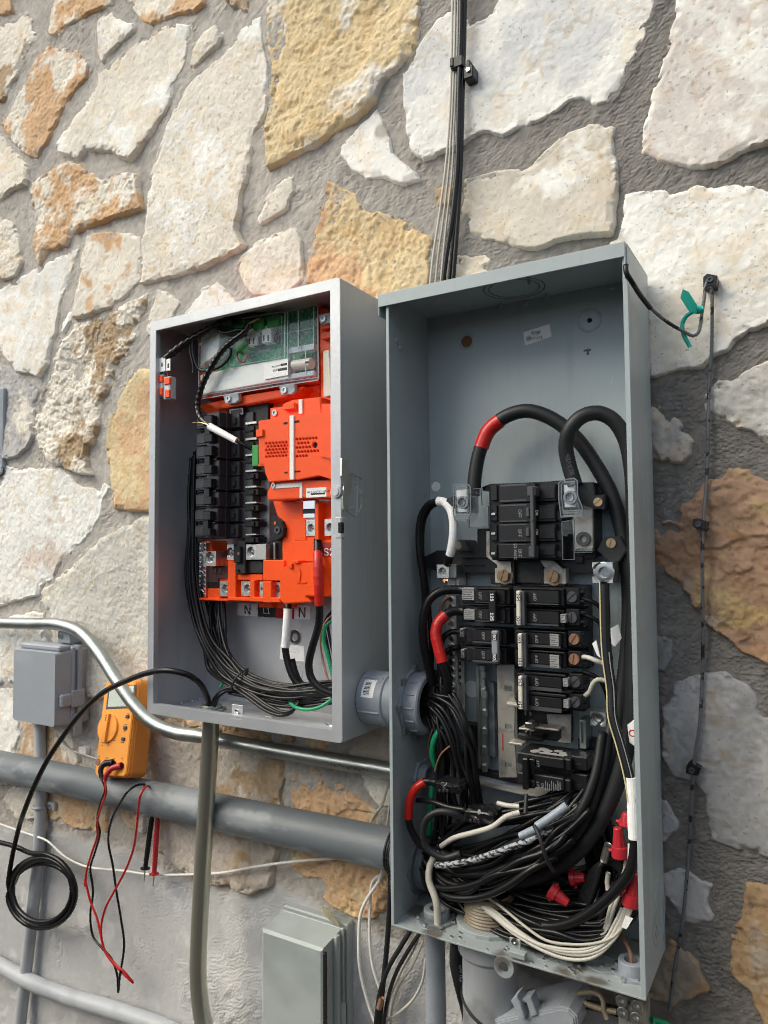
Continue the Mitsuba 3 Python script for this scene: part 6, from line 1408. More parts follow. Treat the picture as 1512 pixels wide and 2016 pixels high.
part(FT, 'locknut', lathe((BPX, BPY, RZ0 + t_), (BPX, BPY, 2), [(0, .033), (0, .044), (.005, .044), (.006, .042), (.006, .033)], 16), 'plate_dirty', smooth=False)
part(FT, 'bore', rod((BPX, BPY, RZ0 + t_), (BPX, BPY, RZ0 + .02), .0282), 'hole_dark')

# ---------------------------------------------------------------- conduits and boxes on the wall
def px_path(v, pts):
    return spline(PS(v, pts), .010)


EM = thing('upper_steel_conduit', 'shiny galvanised steel conduit bending down under the left cabinet to the right cabinet', 'conduit')
p_ = px_path('F', [(-60, 1222, -.052), (0, 1226, -.052), (60, 1228, -.052), (118, 1230, -.053), (160, 1246, -.056), (195, 1285, -.060), (232, 1342, -.066), (268, 1392, -.068), (302, 1424, -.066), (345, 1442, -.060), (400, 1450, -.057), (480, 1466, -.056), (560, 1481, -.055), (660, 1498, -.054), (750, 1513, -.054)])
q_ = P('F', (752, 1514), -.054)
part(EM, 'tube', tube(np.vstack([p_[:-1], [RX0 - .012, q_[1], q_[2]]]), .0121, 28), 'galvanised', smooth=True)
part(EM, 'connector', cat(lathe((RX0 - .026, q_[1], q_[2]), (RX0, q_[1], q_[2]), [(0, .0122), (0, .0165), (.010, .0165), (.010, .0182), (.025, .0182), (.025, .01)], 8)), 'steel', smooth=False, label='steel compression connector at the right cabinet')
part(EM, 'stamp', [tube(np.array([a_ + np.array([0, -.0122, .0003]), a_ + np.array([.003 + .002 * (k % 2), -.0122, -.0004])]), .0006, 5) for k, a_ in enumerate(PS('F', [(650 + 8 * k, 1496 + 1.5 * k + (k % 3) * 2, -.054) for k in range(11)]))], 'black_matte')
st_ = thing('pipe_strap', 'small metal strap with a hex screw above the left grey box', 'strap')
part(st_, 'plate', rb('B3', (410, 225, 495, 315), -.045, -.012, .001), 'pvc_grey')
screw('B3', (432, 258), -.046, .0055, 'steel', st_, slot='hex', h=.004)

VE = thing('vertical_steel_conduit', 'dull yellowish steel conduit dropping from the left cabinet floor and bending right at the bottom', 'conduit')
vx, vz = P('F', (416, 1424), -.092), None
vy = -.092
p_ = px_path('F', [(416, 1400, vy), (414, 1450, vy), (409, 1540, vy), (403, 1640, vy), (397, 1740, vy), (392, 1840, vy), (390, 1915, vy), (393, 1965, vy), (400, 2010, vy), (414, 2050, vy), (440, 2090, vy)])
p_ = p_[p_[:, 2] < LZ0 - .0006]
top = p_[0]
p_ = np.vstack([[top[0], vy, LZ0 - .0006], p_])
part(VE, 'tube', tube(p_, .0142, 28), 'old_steel', smooth=True)
ltn = part(VE, 'locknut', cat(lathe((top[0], vy, LZ0 + t_), (top[0], vy, 2), [(0, .014), (0, .0215), (.004, .0215), (.004, .0175), (.009, .0175), (.0095, .017), (.0095, .012), (0, .012)], 24), [bx(top[0] + .021 * math.cos(g) - .003, top[0] + .021 * math.cos(g) + .003, vy + .021 * math.sin(g) - .003, vy + .021 * math.sin(g) + .003, LZ0 + t_, LZ0 + .0066, .0005) for g in np.arange(8) * .785]), 'galvanised', label='locknut and bushing on the cabinet floor')
LPV = thing('large_grey_pipe', 'thick dark grey plastic pipe running level into the lower left of the right cabinet', 'pipe')
p_ = px_path('F', [(-120, 1482, -.056), (0, 1507, -.056), (120, 1532, -.056), (240, 1558, -.056), (400, 1593, -.056), (560, 1628, -.056), (660, 1648, -.056), (738, 1664, -.056)])
q_ = p_[-1]
zz = P('F', (738, 1664), -.056)[2]
a_ = np.polyfit(p_[:, 0], p_[:, 2], 1)
p_ = np.stack([np.linspace(-1.4, RX0 - .001, 60), np.full(60, -.056), np.polyval(a_, np.linspace(-1.4, RX0 - .001, 60))], 1)
part(LPV, 'barrel', tube(p_, .0300, 36), 'pvc_dark', smooth=True)
e_ = p_[-1]
part(LPV, 'collar', lathe(e_ - np.array([.036, 0, -.036 * -a_[0]]) * 1.0, e_, [(0, .0302), (0, .0325), (.001, .0330), (.034, .0330), (.036, .03)], 36), 'pvc_dark')
CT = thing('cable_tie', 'black cable tie wound around the large grey pipe at the right cabinet', 'cable tie')
d_ = np.array([1, 0, a_[0]])
for k, o in enumerate((.044, .040, .0365)):
    c_ = e_ - d_ * o
    part(CT, 'loop', tube(np.array([c_ + .0318 * (math.cos(g) * np.array([0, -1, 0]) + math.sin(g) * np.array([0, 0, 1])) + d_ * .001 * math.sin(g) for g in np.linspace(0, 6.3, 48)]), .0020, 8), 'black_plastic', smooth=True)
part(CT, 'tail', tube(np.array([e_ - d_ * .040 + [0, -.012, -.031], e_ - d_ * .040 + [0, -.016, -.043]]), .0042, 10), 'black_matte')
SP_ = thing('small_grey_pipe', 'narrow grey plastic pipe dropping from the left grey box behind the large pipe', 'pipe')
p_ = px_path('F', [(78, 1425, -.022), (80, 1480, -.022), (82, 1540, -.022), (80, 1610, -.022), (75, 1690, -.024), (66, 1780, -.026), (56, 1870, -.028), (46, 1960, -.03), (36, 2050, -.032)])
part(SP_, 'barrel', tube(p_, .0122, 24), 'pvc_light', smooth=True)
sr = thing('pipe_strap', 'small grey plastic strap screwed over the narrow grey pipe', 'strap')
c_ = P('F', (79, 1588), -.022)
part(sr, 'band', tube(np.array([c_ + .0136 * (math.cos(g) * np.array([1, 0, 0]) + math.sin(g) * np.array([0, -1, 0])) for g in np.linspace(-.2, 3.34, 24)]), .0035, 8), 'pvc_light', smooth=True)
part(sr, 'ear', rb('F', (90, 1577, 107, 1597), -.016, -.008, .001), 'pvc_light')
screw('F', (98, 1588), -.0165, .005, 'steel', sr, slot='hex', h=.004)
BP_ = thing('bottom_grey_pipe', 'grey plastic pipe curving down across the bottom left corner', 'pipe')
p_ = px_path('F', [(-70, 1862, -.034), (0, 1900, -.034), (60, 1933, -.034), (130, 1960, -.034), (210, 1984, -.036), (300, 2014, -.038), (380, 2050, -.04)])
part(BP_, 'barrel', tube(p_, .0150, 28), 'pvc_light', smooth=True)

# grey utility box at the left
GB = thing('left_utility_box', 'grey plastic utility box with a side latch and a hand-print smudge at the far left', 'junction box')
gx0, _, gz1 = P('F', (29, 1268), -.085)
gx1, _, gz0 = P('F', (104, 1441), -.085)
gx1 = (P('F', (119, 1287), -.085)[0] + gx1) / 2
gx0 = (P('F', (17, 1417), -.085)[0] + gx0) / 2
gz1 = (gz1 + P('F', (119, 1287), -.085)[2]) / 2
gz0 = (gz0 + P('F', (17, 1417), -.085)[2]) / 2


def frustum(x0, x1, z0, z1, yf, yb_, ins, r=.006):
    a = shapely.box(x0, z0, x1, z1).buffer(-r).buffer(r, 4)
    b = shapely.box(x0 + ins, z0 + ins, x1 - ins, z1 - ins).buffer(-r).buffer(r, 4)
    pa, pb = np.array(a.exterior.coords)[:-1], np.array(b.exterior.coords)[:-1]
    v = np.vstack([np.c_[pa[:, 0], np.full(len(pa), yb_), pa[:, 1]], np.c_[pb[:, 0], np.full(len(pb), yf), pb[:, 1]]])
    return trimesh.convex.convex_hull(v)


part(GB, 'lid', cat(frustum(gx0 + .001, gx1 - .001, gz0 + .001, gz1 - .001, -.085, -.046, .005), bx(gx0 - .002, gx1 + .002, -.052, -.044, gz0 - .002, gz1 + .003, .002)), 'box_grey', smooth=35)
part(GB, 'back', cat(bx(gx0 + .003, gx1 - .002, -.044, -.006, gz0 + .003, gz1 - .001, .003), bx(gx0 - .003, gx1 + .006, -.040, -.030, gz0 - .003, gz1 + .006, .002)), 'box_grey', smooth=35)
part(GB, 'lid_step', bx(gx0 + .012, gx1 - .006, -.076, -.05, gz1 - .004, gz1 + .007, .003), 'box_grey', smooth=35)
lz = P('B3', (505, 705), -.05)[2]
part(GB, 'latch', cat(bx(gx1 - .004, gx1 + .006, -.078, -.034, lz - .013, lz + .013, .003), bx(gx1 + .004, gx1 + .009, -.056, -.026, lz - .016, lz + .018, .002)), 'box_grey', smooth=35, label='grey side latch of the utility box')
part(GB, 'hinge_bar', bx(gx1 + .002, gx1 + .008, -.050, -.03, lz - .075, lz - .03, .002), 'box_grey', smooth=35)

# green-grey box at the bottom centre
NB_ = thing('lower_utility_box', 'greenish grey utility box with a sloped top at the bottom edge of the photo', 'junction box')
bx0 = P('C3', (442, 1612), -.082)[0]
bx1 = P('C3', (890, 1776), -.082)[0]
bzt = (P('C3', (442, 1612), -.082)[2] + P('C3', (890, 1776), -.082)[2]) / 2
bzk = (P('C3', (515, 1455), -.036)[2] + P('C3', (1040, 1660), -.036)[2]) / 2
bzb = .78
hull = trimesh.convex.convex_hull(np.array([[x, y, z] for x in (bx0, bx1) for y, z in ((-.082, bzt - .002), (-.080, bzt), (-.038, bzk), (-.034, bzk), (-.034, bzb), (-.082, bzb))] + [[x, y, z] for x in (bx0 + .003, bx1 - .003) for y, z in ((-.084, bzt - .004), (-.084, bzb + .003))]))
part(NB_, 'cover', hull, 'box_green_grey', smooth=20)
part(NB_, 'base', cat(bx(bx0 - .004, bx1 + .008, -.026, -.008, bzb, bzk + .006, .002), bx(bx0 - .002, bx1 + .005, -.0345, -.030, bzb, bzk + .003, .001)), 'box_green_grey')
part(NB_, 'edge', cat(bx(bx1 + .0005, bx1 + .004, -.083, -.076, bzb, bzt - .006, .0006)), 'black_matte', label='dark gasket line along the front right edge')
part(NB_, 'side_rail', cat(bx(bx1, bx1 + .007, -.055, -.045, bzb, bzt + .006, .001), bx(bx1, bx1 + .010, -.045, -.034, bzt - .30, bzt - .10, .001)), 'box_green_grey')
sb = P('C3', (985, 1890), -.06)
LF = thing('dry_leaf', 'curled dry olive leaf lying on the back edge of the lower grey box', 'leaf')
a3, b3 = P('C3', (890, 1445), -.022), P('C3', (1020, 1592), -.034)
s_ = spline(np.array([a3, a3 * .6 + b3 * .4 + [.002, -.006, .004], b3]), .002)
w_ = .007 * np.sin(np.linspace(.15, 3.0, len(s_))) ** .8
sd = np.array([.75, .1, .65])
v_ = np.vstack([s_ + sd * w_[:, None] + [0, -.004, 0], s_, s_ - sd * w_[:, None] + [0, -.002, 0]])
n = len(s_)
f_ = []
for k in range(n - 1):
    for o in (0, n):
        f_ += [[o + k, o + k + 1, o + n + k + 1], [o + k, o + n + k + 1, o + n + k]]
scene['m_dry_leaf_skin'] = {'type': 'twosided', 'bsdf': {'type': 'principled', 'base_color': {'type': 'rgb', 'value': [.24, .22, .14]}, 'roughness': .7}}
part(LF, 'blade', trimesh.Trimesh(v_, np.array(f_), process=False), 'dry_leaf_skin', smooth=True)

# multimeter leaning between the large pipe and the bent steel conduit
MM = thing('multimeter', 'orange handheld multimeter leaning on the large grey pipe behind the bent steel conduit', 'multimeter')
bl, br_, tr_ = P('C2', (665, 1042), -.100), P('C2', (888, 1085), -.100), P('C2', (958, 420), -.062)
ex = np.array([1, 0, 0.0])
mw = br_[0] - bl[0]
mz0 = (bl[2] + br_[2]) / 2
o_ = np.array([bl[0], -.100, mz0])
upv = np.array([tr_[0] - br_[0], tr_[1] - br_[1], tr_[2] - br_[2]])
mh = np.linalg.norm(upv) * 1.05
eu = upv / np.linalg.norm(upv)
ex = ex - eu * (ex @ eu)
ex /= np.linalg.norm(ex)
en = np.cross(ex, eu)
if en[1] > 0:
    en = -en
MT = .042


def MMt(m):
    """Local (across, up, out) of the multimeter's face to the world."""
    m = cat(m)
    v = np.array(m.vertices)
    w = o_ + v[:, :1] * ex + v[:, 1:2] * eu + v[:, 2:] * en
    f = m.faces if np.dot(np.cross(ex, eu), en) > 0 else m.faces[:, ::-1]
    return trimesh.Trimesh(w, f, process=False)


def mloc(q):
    """Local (across, up) of survey point q in view C2 on the meter's face."""
    d = ray('C2', q)
    t = ((o_ - CAM) @ en) / (d @ en)
    w = CAM + d * t - o_
    return w @ ex, w @ eu


def mbox(a, b, n0, n1, ch=.0006):
    (xa, ya), (xb_, yb_) = mloc(a), mloc(b)
    return bx(xa, xb_, ya, yb_, n0, n1, ch)


sh = shapely.box(0, 0, mw, mh).buffer(-.010).buffer(.010, 6)
part(MM, 'case', MMt(cat(Manifold.extrude(to_cs(sh), MT - .004).translate([0, 0, -MT]), Manifold.extrude(to_cs(sh.buffer(-.0015)), .003).translate([0, 0, -.004]), Manifold.extrude(to_cs(sh.buffer(-.003)), .0012).translate([0, 0, -.0012]))), 'orange_meter', smooth=40)
part(MM, 'holster', MMt(Manifold.extrude(to_cs(sh.buffer(.0022).difference(sh.buffer(-.0018))), MT - .008).translate([0, 0, -MT - .002])), 'orange_meter_dark', smooth=40)
bz = part(MM, 'bezel', MMt(mbox((770, 400), (948, 556), -.001, .0006)), 'dark_grey_plastic')
part(bz, 'display', MMt(mbox((782, 405), (938, 540), .0006, .0010, .0001)), 'lcd_glass', label='blank pale display')
dc = mloc((770, 694))
dial = part(MM, 'dial', MMt(cat(Manifold.cylinder(.004, .0265, .0255, 40).translate([dc[0], dc[1], 0]), Manifold.cube([.0085, .051, .007], True).rotate([0, 0, -4]).translate([dc[0], dc[1], .0055]))), 'orange_meter', smooth=40, label='orange rotary dial')
part(dial, 'mark', MMt(bx(dc[0] - .0008, dc[0] + .0008, dc[1] + .012, dc[1] + .023, .0089, .0093, 0)), 'print_black')
for q_ in ((906, 615), (890, 694), (876, 774)):
    c_ = mloc(q_)
    bt = part(MM, 'button', MMt(bx(c_[0] - .0042, c_[0] + .0042, c_[1] - .003, c_[1] + .003, 0, .0028, .001)), 'dark_grey_plastic')
mk = []
for q_, wd in (((764, 596), .006), ((802, 604), .004), ((812, 784), .004), ((726, 800), .005), ((770, 800), .005), ((726, 818), .003), ((770, 818), .003), ((908, 596), .006), ((890, 672), .008), ((884, 716), .006), ((868, 798), .008), ((704, 898), .004), ((758, 908), .008), ((810, 914), .004), ((866, 910), .004), ((710, 996), .004), ((712, 1014), .003)):
    c_ = mloc(q_)
    mk.append(bx(c_[0] - wd / 2, c_[0] + wd / 2, c_[1] - .0008, c_[1] + .0008, .0001, .0004, 0))
part(MM, 'marking', MMt(cat(mk)), 'rust')
for q_ in ((695, 936), (750, 945), (808, 955), (862, 965)):
    c_ = mloc(q_)
    part(MM, 'jack', MMt(cat(Manifold.cylinder(.0012, .0062, .0062, 20).translate([c_[0], c_[1], 0]))), 'copper_wire' if q_[0] == 695 else 'hole_dark')
# test leads and probes
for nm, col, mt, plug, lead, lead2, probe in (
    ('black', 'black', 'wire_black', [(806, 940), (770, 950), (755, 990), (762, 1060)],
     [('C2', 762, 1060, -.118), ('C2', 745, 1120, -.112), ('C2', 715, 1220, -.098), ('C2', 690, 1340, -.075), ('C2', 708, 1440, -.06), ('C2', 672, 1580, -.05), ('C2', 640, 1690, -.05), ('C2', 655, 1800, -.05)],
     [('B4', 640, 560, -.05), ('B4', 660, 700, -.05), ('B4', 640, 880, -.05), ('B4', 660, 1020, -.05), ('B4', 720, 1100, -.052), ('B4', 790, 1180, -.052), ('B4', 830, 1290, -.052), ('B4', 838, 1415, -.05), ('B4', 850, 1300, -.058), ('B4', 880, 1080, -.058), ('B4', 858, 900, -.056), ('B4', 825, 700, -.056), ('B4', 800, 520, -.058), ('B4', 768, 350, -.066), ('B4', 790, 200, -.082), ('B4', 850, 80, -.096), ('B4', 910, -10, -.104), ('C2', 960, 1105, -.090), ('C2', 1010, 1095, -.075), ('C2', 1052, 1110, -.05), ('C2', 1075, 1190, -.022), ('C2', 1078, 1320, -.03)],
     ((1078, 1320), (1028, 1700), (1020, 1790))),
    ('red', 'red', 'red_tape', [(866, 962), (820, 985), (795, 1030), (782, 1070)],
     [('C2', 782, 1070, -.122), ('C2', 752, 1150, -.114), ('C2', 722, 1240, -.10), ('C2', 688, 1370, -.078), ('C2', 690, 1460, -.066), ('C2', 648, 1590, -.056), ('C2', 612, 1720, -.056), ('C2', 604, 1820, -.056)],
     [('B4', 602, 620, -.056), ('B4', 640, 770, -.056), ('B4', 690, 900, -.056), ('B4', 720, 1040, -.058), ('B4', 750, 1140, -.058), ('B4', 820, 1230, -.056), ('B4', 900, 1310, -.054), ('B4', 942, 1348, -.052), ('B4', 880, 1272, -.060), ('B4', 800, 1200, -.062), ('B4', 738, 1110, -.064), ('B4', 716, 980, -.064), ('B4', 740, 840, -.064), ('B4', 810, 700, -.066), ('B4', 890, 550, -.068), ('B4', 945, 400, -.076), ('B4', 970, 240, -.088), ('B4', 985, 80, -.098), ('C2', 1000, 1160, -.100), ('C2', 1030, 1115, -.088), ('C2', 1070, 1115, -.06), ('C2', 1110, 1180, -.024), ('C2', 1118, 1330, -.032)],
     ((1118, 1330), (1092, 1740), (1086, 1815)))):
    TL = thing('test_lead', f'{nm} multimeter test lead hanging in a loop over the large grey pipe', 'test lead')
    pm = 'black_plastic' if nm == 'black' else 'red_plastic'
    pp = np.array([o_ + mloc(q)[0] * ex + mloc(q)[1] * eu + en * h_ for q, h_ in zip(plug, (.002, .010, .013, .012))])
    s_ = spline(pp, .003)
    part(TL, 'plug', tube(s_, np.linspace(.0062, .0038, len(s_)), 14), pm, smooth=True)
    path = np.array([pp[-1]] + [P(a, (b, c), d) for a, b, c, d in lead[1:]] + [P(a, (b, c), d) for a, b, c, d in lead2])
    part(TL, 'cord', tube(spline(path, .005), .0021, 10), mt, smooth=True)
    a3, b3, c3 = (P('C2', q, y) for q, y in zip(probe, (-.032, -.045, -.048)))
    L_ = np.linalg.norm(b3 - a3)
    pr = part(TL, 'probe', lathe(a3, b3, [(0, 0), (0, .0030), (L_ * .08, .0046), (L_ * .5, .0050), (L_ * .96, .0042), (L_ * .965, .0090), (L_ * .985, .0090), (L_, .003)], 20), pm, label=f'{nm} probe hanging below the pipe')
    part(pr, 'tip', tube(np.array([b3, c3]), np.array([.0013, .0007]), 8), 'steel')

# black cable coil at the left
CC = thing('coiled_cable', 'black cable leaving the left cabinet and hanging in a coil at the lower left', 'cable')
path = [P(a, (b, c), d) for a, b, c, d in [('B3', 1490, 760, -.094), ('B3', 1482, 735, -.098), ('B3', 1460, 670, -.115), ('B3', 1410, 590, -.14), ('B3', 1330, 535, -.162), ('B3', 1200, 505, -.176), ('B3', 1060, 518, -.176), ('B3', 900, 575, -.165), ('B3', 720, 668, -.15), ('B3', 570, 810, -.14), ('B3', 440, 980, -.13), ('B3', 330, 1150, -.125), ('B3', 245, 1320, -.12), ('B3', 172, 1500, -.11), ('B4', 140, 230, -.09), ('B4', 100, 390, -.075), ('B4', 72, 540, -.066), ('B4', 60, 650, -.060)]]
rg = np.random.default_rng(9)
for k in range(5):
    R = np.array([232, 232]) + rg.uniform(-22, 16, 2) + np.array([9, 7]) * (k - 2)
    c_ = np.array([300, 704]) + rg.uniform(-12, 12, 2)
    for g in np.arange(0, 2 * math.pi, .42):
        a = math.pi - g - .1
        path.append(P('B4', (c_[0] + R[0] * math.cos(a), c_[1] + R[1] * -math.sin(a) * -1 if 0 else c_[1] + R[1] * math.sin(a)), -.056 + .0025 * math.sin(2 * g + k) - .004 * (k % 3)))
path += [P('B4', q, -.062) for q in ((100, 560), (180, 470), (280, 440))] if 0 else []
part(CC, 'cord', tube(spline(np.array(path), .006), .0048, 12), 'wire_black', smooth=True)
wire('coil_tail', 'free end of the coiled black cable leaving at the left edge', 'cable', None, PS('B4', [(-80, 345, -.06), (0, 355, -.06), (110, 385, -.062), (220, 430, -.064), (330, 440, -.066), (440, 500, -.066), (510, 600, -.064), (525, 700, -.062)]), .0048, 'wire_black', 12)

# thin wires on the wall
WW = 'white wire'
wire('white_wall_wire', 'white wire sagging along the wall behind the pipes at the lower left', 'wire', None, PS('F', [(-40, 1605, -.026), (0, 1622, -.026), (65, 1645, -.030), (92, 1655, -.034), (130, 1688, -.034), (170, 1706, -.032), (240, 1714, -.03), (300, 1722, -.03), (390, 1721, -.03), (440, 1718, -.03), (500, 1707, -.03), (570, 1697, -.03), (640, 1691, -.03), (690, 1690, -.026), (730, 1700, -.02)]), .0022, 'white_plastic', 8)
wire('white_wall_wire', 'white wire slanting down from the steel conduit connector behind the large pipe', 'wire', 'white wires beside the right cabinet', PS('C3', [(1400, 490, -.02), (1370, 570, -.024), (1330, 700, -.024), (1270, 780, -.024), (1230, 890, -.02), (1220, 980, -.018)]), .0022, 'old_white_wire', 8)
wire('white_wall_wire', 'white wire close to the right cabinet wall above the large pipe', 'wire', 'white wires beside the right cabinet', PS('C3', [(1395, 640, -.02), (1380, 760, -.022), (1365, 900, -.02), (1362, 980, -.018)]), .0018, 'old_white_wire', 8)
wire('white_wall_wire', 'white wire bowing left below the cable tie', 'wire', 'white wires below the large pipe', PS('C3', [(1335, 1180, -.03), (1310, 1260, -.034), (1230, 1380, -.036), (1175, 1500, -.036), (1160, 1650, -.036), (1165, 1900, -.036), (1220, 2150, -.034), (1290, 2350, -.034)]), .0026, 'white_plastic', 10)
wire('white_wall_wire', 'white wire hanging straight right of the bowed one', 'wire', 'white wires below the large pipe', PS('C3', [(1350, 1200, -.026), (1260, 1270, -.028), (1245, 1400, -.03), (1240, 1700, -.03), (1262, 1900, -.03), (1330, 2120, -.03)]), .0022, 'white_plastic', 10)
for k, pts in enumerate(([(780, 1850), (800, 1870), (770, 1905), (742, 1950), (735, 2030)], [(800, 1860), (838, 1840), (800, 1895), (770, 1945), (760, 2030)])):
    pass
wire('grey_service_cable', 'black cable hanging straight beside the right cabinet', 'cable', None, PS('F', [(770, 1690, -.03), (768, 1760, -.034), (762, 1860, -.036), (752, 1960, -.036), (745, 2040, -.036)]), .0040, 'cable_rubber', 12)
wire('grey_service_cable', 'black cable curving from under the right cabinet to the bottom edge', 'cable', 'black cables curving under the right cabinet', PS('F', [(812, 1826, -.04), (790, 1862, -.045), (765, 1905, -.05), (748, 1955, -.05), (738, 2040, -.05)]), .0036, 'cable_rubber', 12)
wire('grey_service_cable', 'thinner black cable beside the curving one under the right cabinet', 'cable', 'black cables curving under the right cabinet', PS('F', [(830, 1832, -.035), (806, 1868, -.04), (780, 1915, -.044), (764, 1965, -.044), (752, 2040, -.044)]), .0030, 'cable_rubber', 12)
for k, pts in enumerate(([(826, 1836), (818, 1862), (790, 1912), (765, 1975), (760, 2040)], [(834, 1850), (812, 1900), (786, 1940), (772, 1985), (768, 2040)], [(838, 1885), (832, 1930), (815, 1965), (790, 1990), (760, 2010)])):
    wire('white_wall_wire', ['upper', 'middle', 'lower'][k] + ' of the three pale wires fanning down left from under the right cabinet', 'wire', 'pale wires under the right cabinet', PS('F', [(a, b, -.03 - .003 * k) for a, b in pts]), .0020, 'white_wire', 8)
w_ = thing('brown_splice', 'small brown wire splice among the cables below the lower box corner', 'splice')
part(w_, 'sleeve', tube(PS('F', [(752, 1965, -.056), (746, 1985, -.056)]), .0042, 10), 'copper_wire', smooth=True)
MW = thing('meter_wall_wire', 'thin white wire with a white clip passing behind the multimeter', 'wire')
part(MW, 'run', tube(spline(PS('B3', [(400, 965, -.018), (440, 1010, -.02), (500, 1065, -.02), (570, 1092, -.022), (640, 1115, -.022), (700, 1135, -.02)])), .0020, 8), 'white_wire', smooth=True)
part(MW, 'clip', cat(rb('B3', (555, 1045, 606, 1110), -.022, -.008, .001), pdisc('B3', (568, 1075), -.022, .003, .003)), 'white_plastic')
wire('flat_wire', 'stiff pale wire slanting down right of the multimeter', 'wire', None, PS('B3', [(1072, 905, -.03), (1050, 980, -.028), (1020, 1120, -.026), (1005, 1210, -.022)]), .0028, 'box_grey', 8)

# wires coming down the wall above the right cabinet
TW = 'wires strapped together on the wall above the right cabinet'
for k, (pts, r_, mt, lab) in enumerate((
    ([(892, -40), (890, 60), (888, 160), (884, 250), (876, 340), (864, 430), (852, 510), (843, 600)], .0019, 'white_wire', 'leftmost white wire above the right cabinet'),
    ([(897, -40), (896, 60), (893, 160), (889, 250), (883, 340), (873, 430), (862, 510), (854, 600)], .0018, 'old_white_wire', 'middle white wire above the right cabinet'),
    ([(902, -40), (901, 60), (898, 160), (894, 250), (890, 340), (880, 430), (872, 510), (864, 600)], .0017, 'white_wire', 'right white wire above the right cabinet'),
    ([(908, -40), (907, 60), (904, 160), (902, 250), (899, 340), (890, 430), (878, 510), (868, 600)], .0036, 'wire_black', 'thick left black cable above the right cabinet'),
    ([(915, -40), (914, 60), (911, 160), (909, 250), (906, 340), (901, 430), (895, 510), (888, 600)], .0036, 'wire_black', 'thick right black cable above the right cabinet'),
    ([(911, 150), (907, 250), (903, 340), (896, 430), (888, 510), (880, 600)], .0022, 'wire_black', 'thin black wire between the two thick cables above the right cabinet'))):
    wire('wall_cable', lab, 'wire', TW, PS('F', [(a, b, -.026 - .003 * (k == 3) - .002 * (k % 2)) for a, b in pts]), r_, mt, 12)
CL = thing('cable_clip', 'black clip with a screw on the right side of the wires near the top', 'cable clip')
part(CL, 'body', cat(rb('F', (912, 132, 931, 150), -.034, -.010, .0015), rb('F', (918, 118, 924, 132), -.034, -.02, .0008)), 'black_plastic')
screw('F', (922, 138), -.0345, .0035, 'steel', CL)
CL = thing('cable_clip', 'black strap end poking out on the left of the wires near the top', 'cable clip')
part(CL, 'body', cat(rb('F', (886, 115, 910, 127), -.036, -.022, .0012), rb('F', (885, 114, 892, 129), -.038, -.02, .001)), 'black_plastic')

# thin tracer wire on the right with its clips and the teal seal
TRW = thing('tracer_wire', 'thin black wire smeared with grey paint running down the wall right of the right cabinet', 'wire')
part(TRW, 'run', tube(spline(PS('F', [(1396, 556, -.030), (1401, 572, -.030), (1402, 620, -.026), (1401, 690, -.022), (1396, 760, -.018), (1394, 850, -.022), (1393, 900, -.020), (1390, 960, -.024), (1384, 1040, -.030), (1383, 1130, -.032), (1384, 1230, -.024), (1383, 1320, -.020), (1378, 1420, -.026), (1367, 1500, -.026), (1361, 1580, -.022), (1357, 1660, -.018), (1352, 1730, -.022), (1344, 1810, -.024), (1334, 1870, -.020), (1326, 1920, -.024), (1318, 1990, -.020)]), .005), .0021, 10), 'painted_wire', smooth=True)
part(TRW, 'loop', tube(spline(PS('F', [(1396, 548, -.034), (1390, 560, -.034), (1386, 590, -.034), (1382, 615, -.036), (1379, 640, -.040), (1374, 656, -.044), (1364, 661, -.048), (1345, 652, -.055), (1320, 638, -.066), (1296, 620, -.082), (1278, 603, -.100), (1262, 583, -.122), (1246, 560, -.143), (1234, 540, -.152)]), .004), .0021, 10), 'painted_wire', smooth=True)
part(TRW, 'sleeve', tube(spline(PS('F', [(1280, 606, -.099), (1262, 583, -.122), (1246, 558, -.146), (1233, 536, -.153), (1232, 522, -.151)]), .003), .0030, 10), 'wire_black', smooth=True)
for pts, c_, yy, lab in (([(1384, 545), (1392, 538), (1412, 542), (1410, 562), (1384, 564)], (1398, 551), -.034, 'black cable clip at the top of the thin painted wire'),
                       ([(1364, 1022), (1372, 1020), (1380, 1022), (1391, 1027), (1390, 1042), (1372, 1042), (1363, 1036)], (1375, 1032), -.038, 'black cable clip on the red-brown stone'),
                       ([(1351, 1508), (1358, 1500), (1366, 1507), (1379, 1513), (1374, 1528), (1350, 1523)], (1362, 1517), -.032, 'black cable clip on the grey stone lower right')):
    CL = thing('cable_clip', lab, 'cable clip')
    part(CL, 'body', pg('F', pts, yy, -.006, .0012), 'black_plastic')
    screw('F', c_, yy - .0002, .0038, 'dark_grey_plastic', CL, slot='hex')
SE = thing('seal_tag', 'teal green plastic seal tag looped on the thin wire beside the right cabinet', 'seal tag')
a3 = [P('B6', q, y) for q, y in (((350, 232), -.058), ((388, 252), -.056), ((452, 350), -.050), ((440, 398), -.050), ((395, 385), -.054), ((334, 290), -.058))]
n3 = np.cross(a3[1] - a3[0], a3[3] - a3[0])
n3 /= np.linalg.norm(n3)
part(SE, 'plate', trimesh.convex.convex_hull(np.vstack([np.array(a3) + n3 * .0012, np.array(a3) - n3 * .0012])), 'teal_plastic')
part(SE, 'lock', tube(PS('B6', [(442, 372, -.050), (482, 366, -.048)]), .0050, 12), 'teal_plastic', smooth=True)
part(SE, 'strap', tube(spline(PS('B6', [(420, 380, -.052), (375, 410, -.050), (350, 455, -.048), (348, 500, -.048), (365, 555, -.048), (400, 615, -.046)]), .003), .0026, 10), 'teal_plastic', smooth=True)

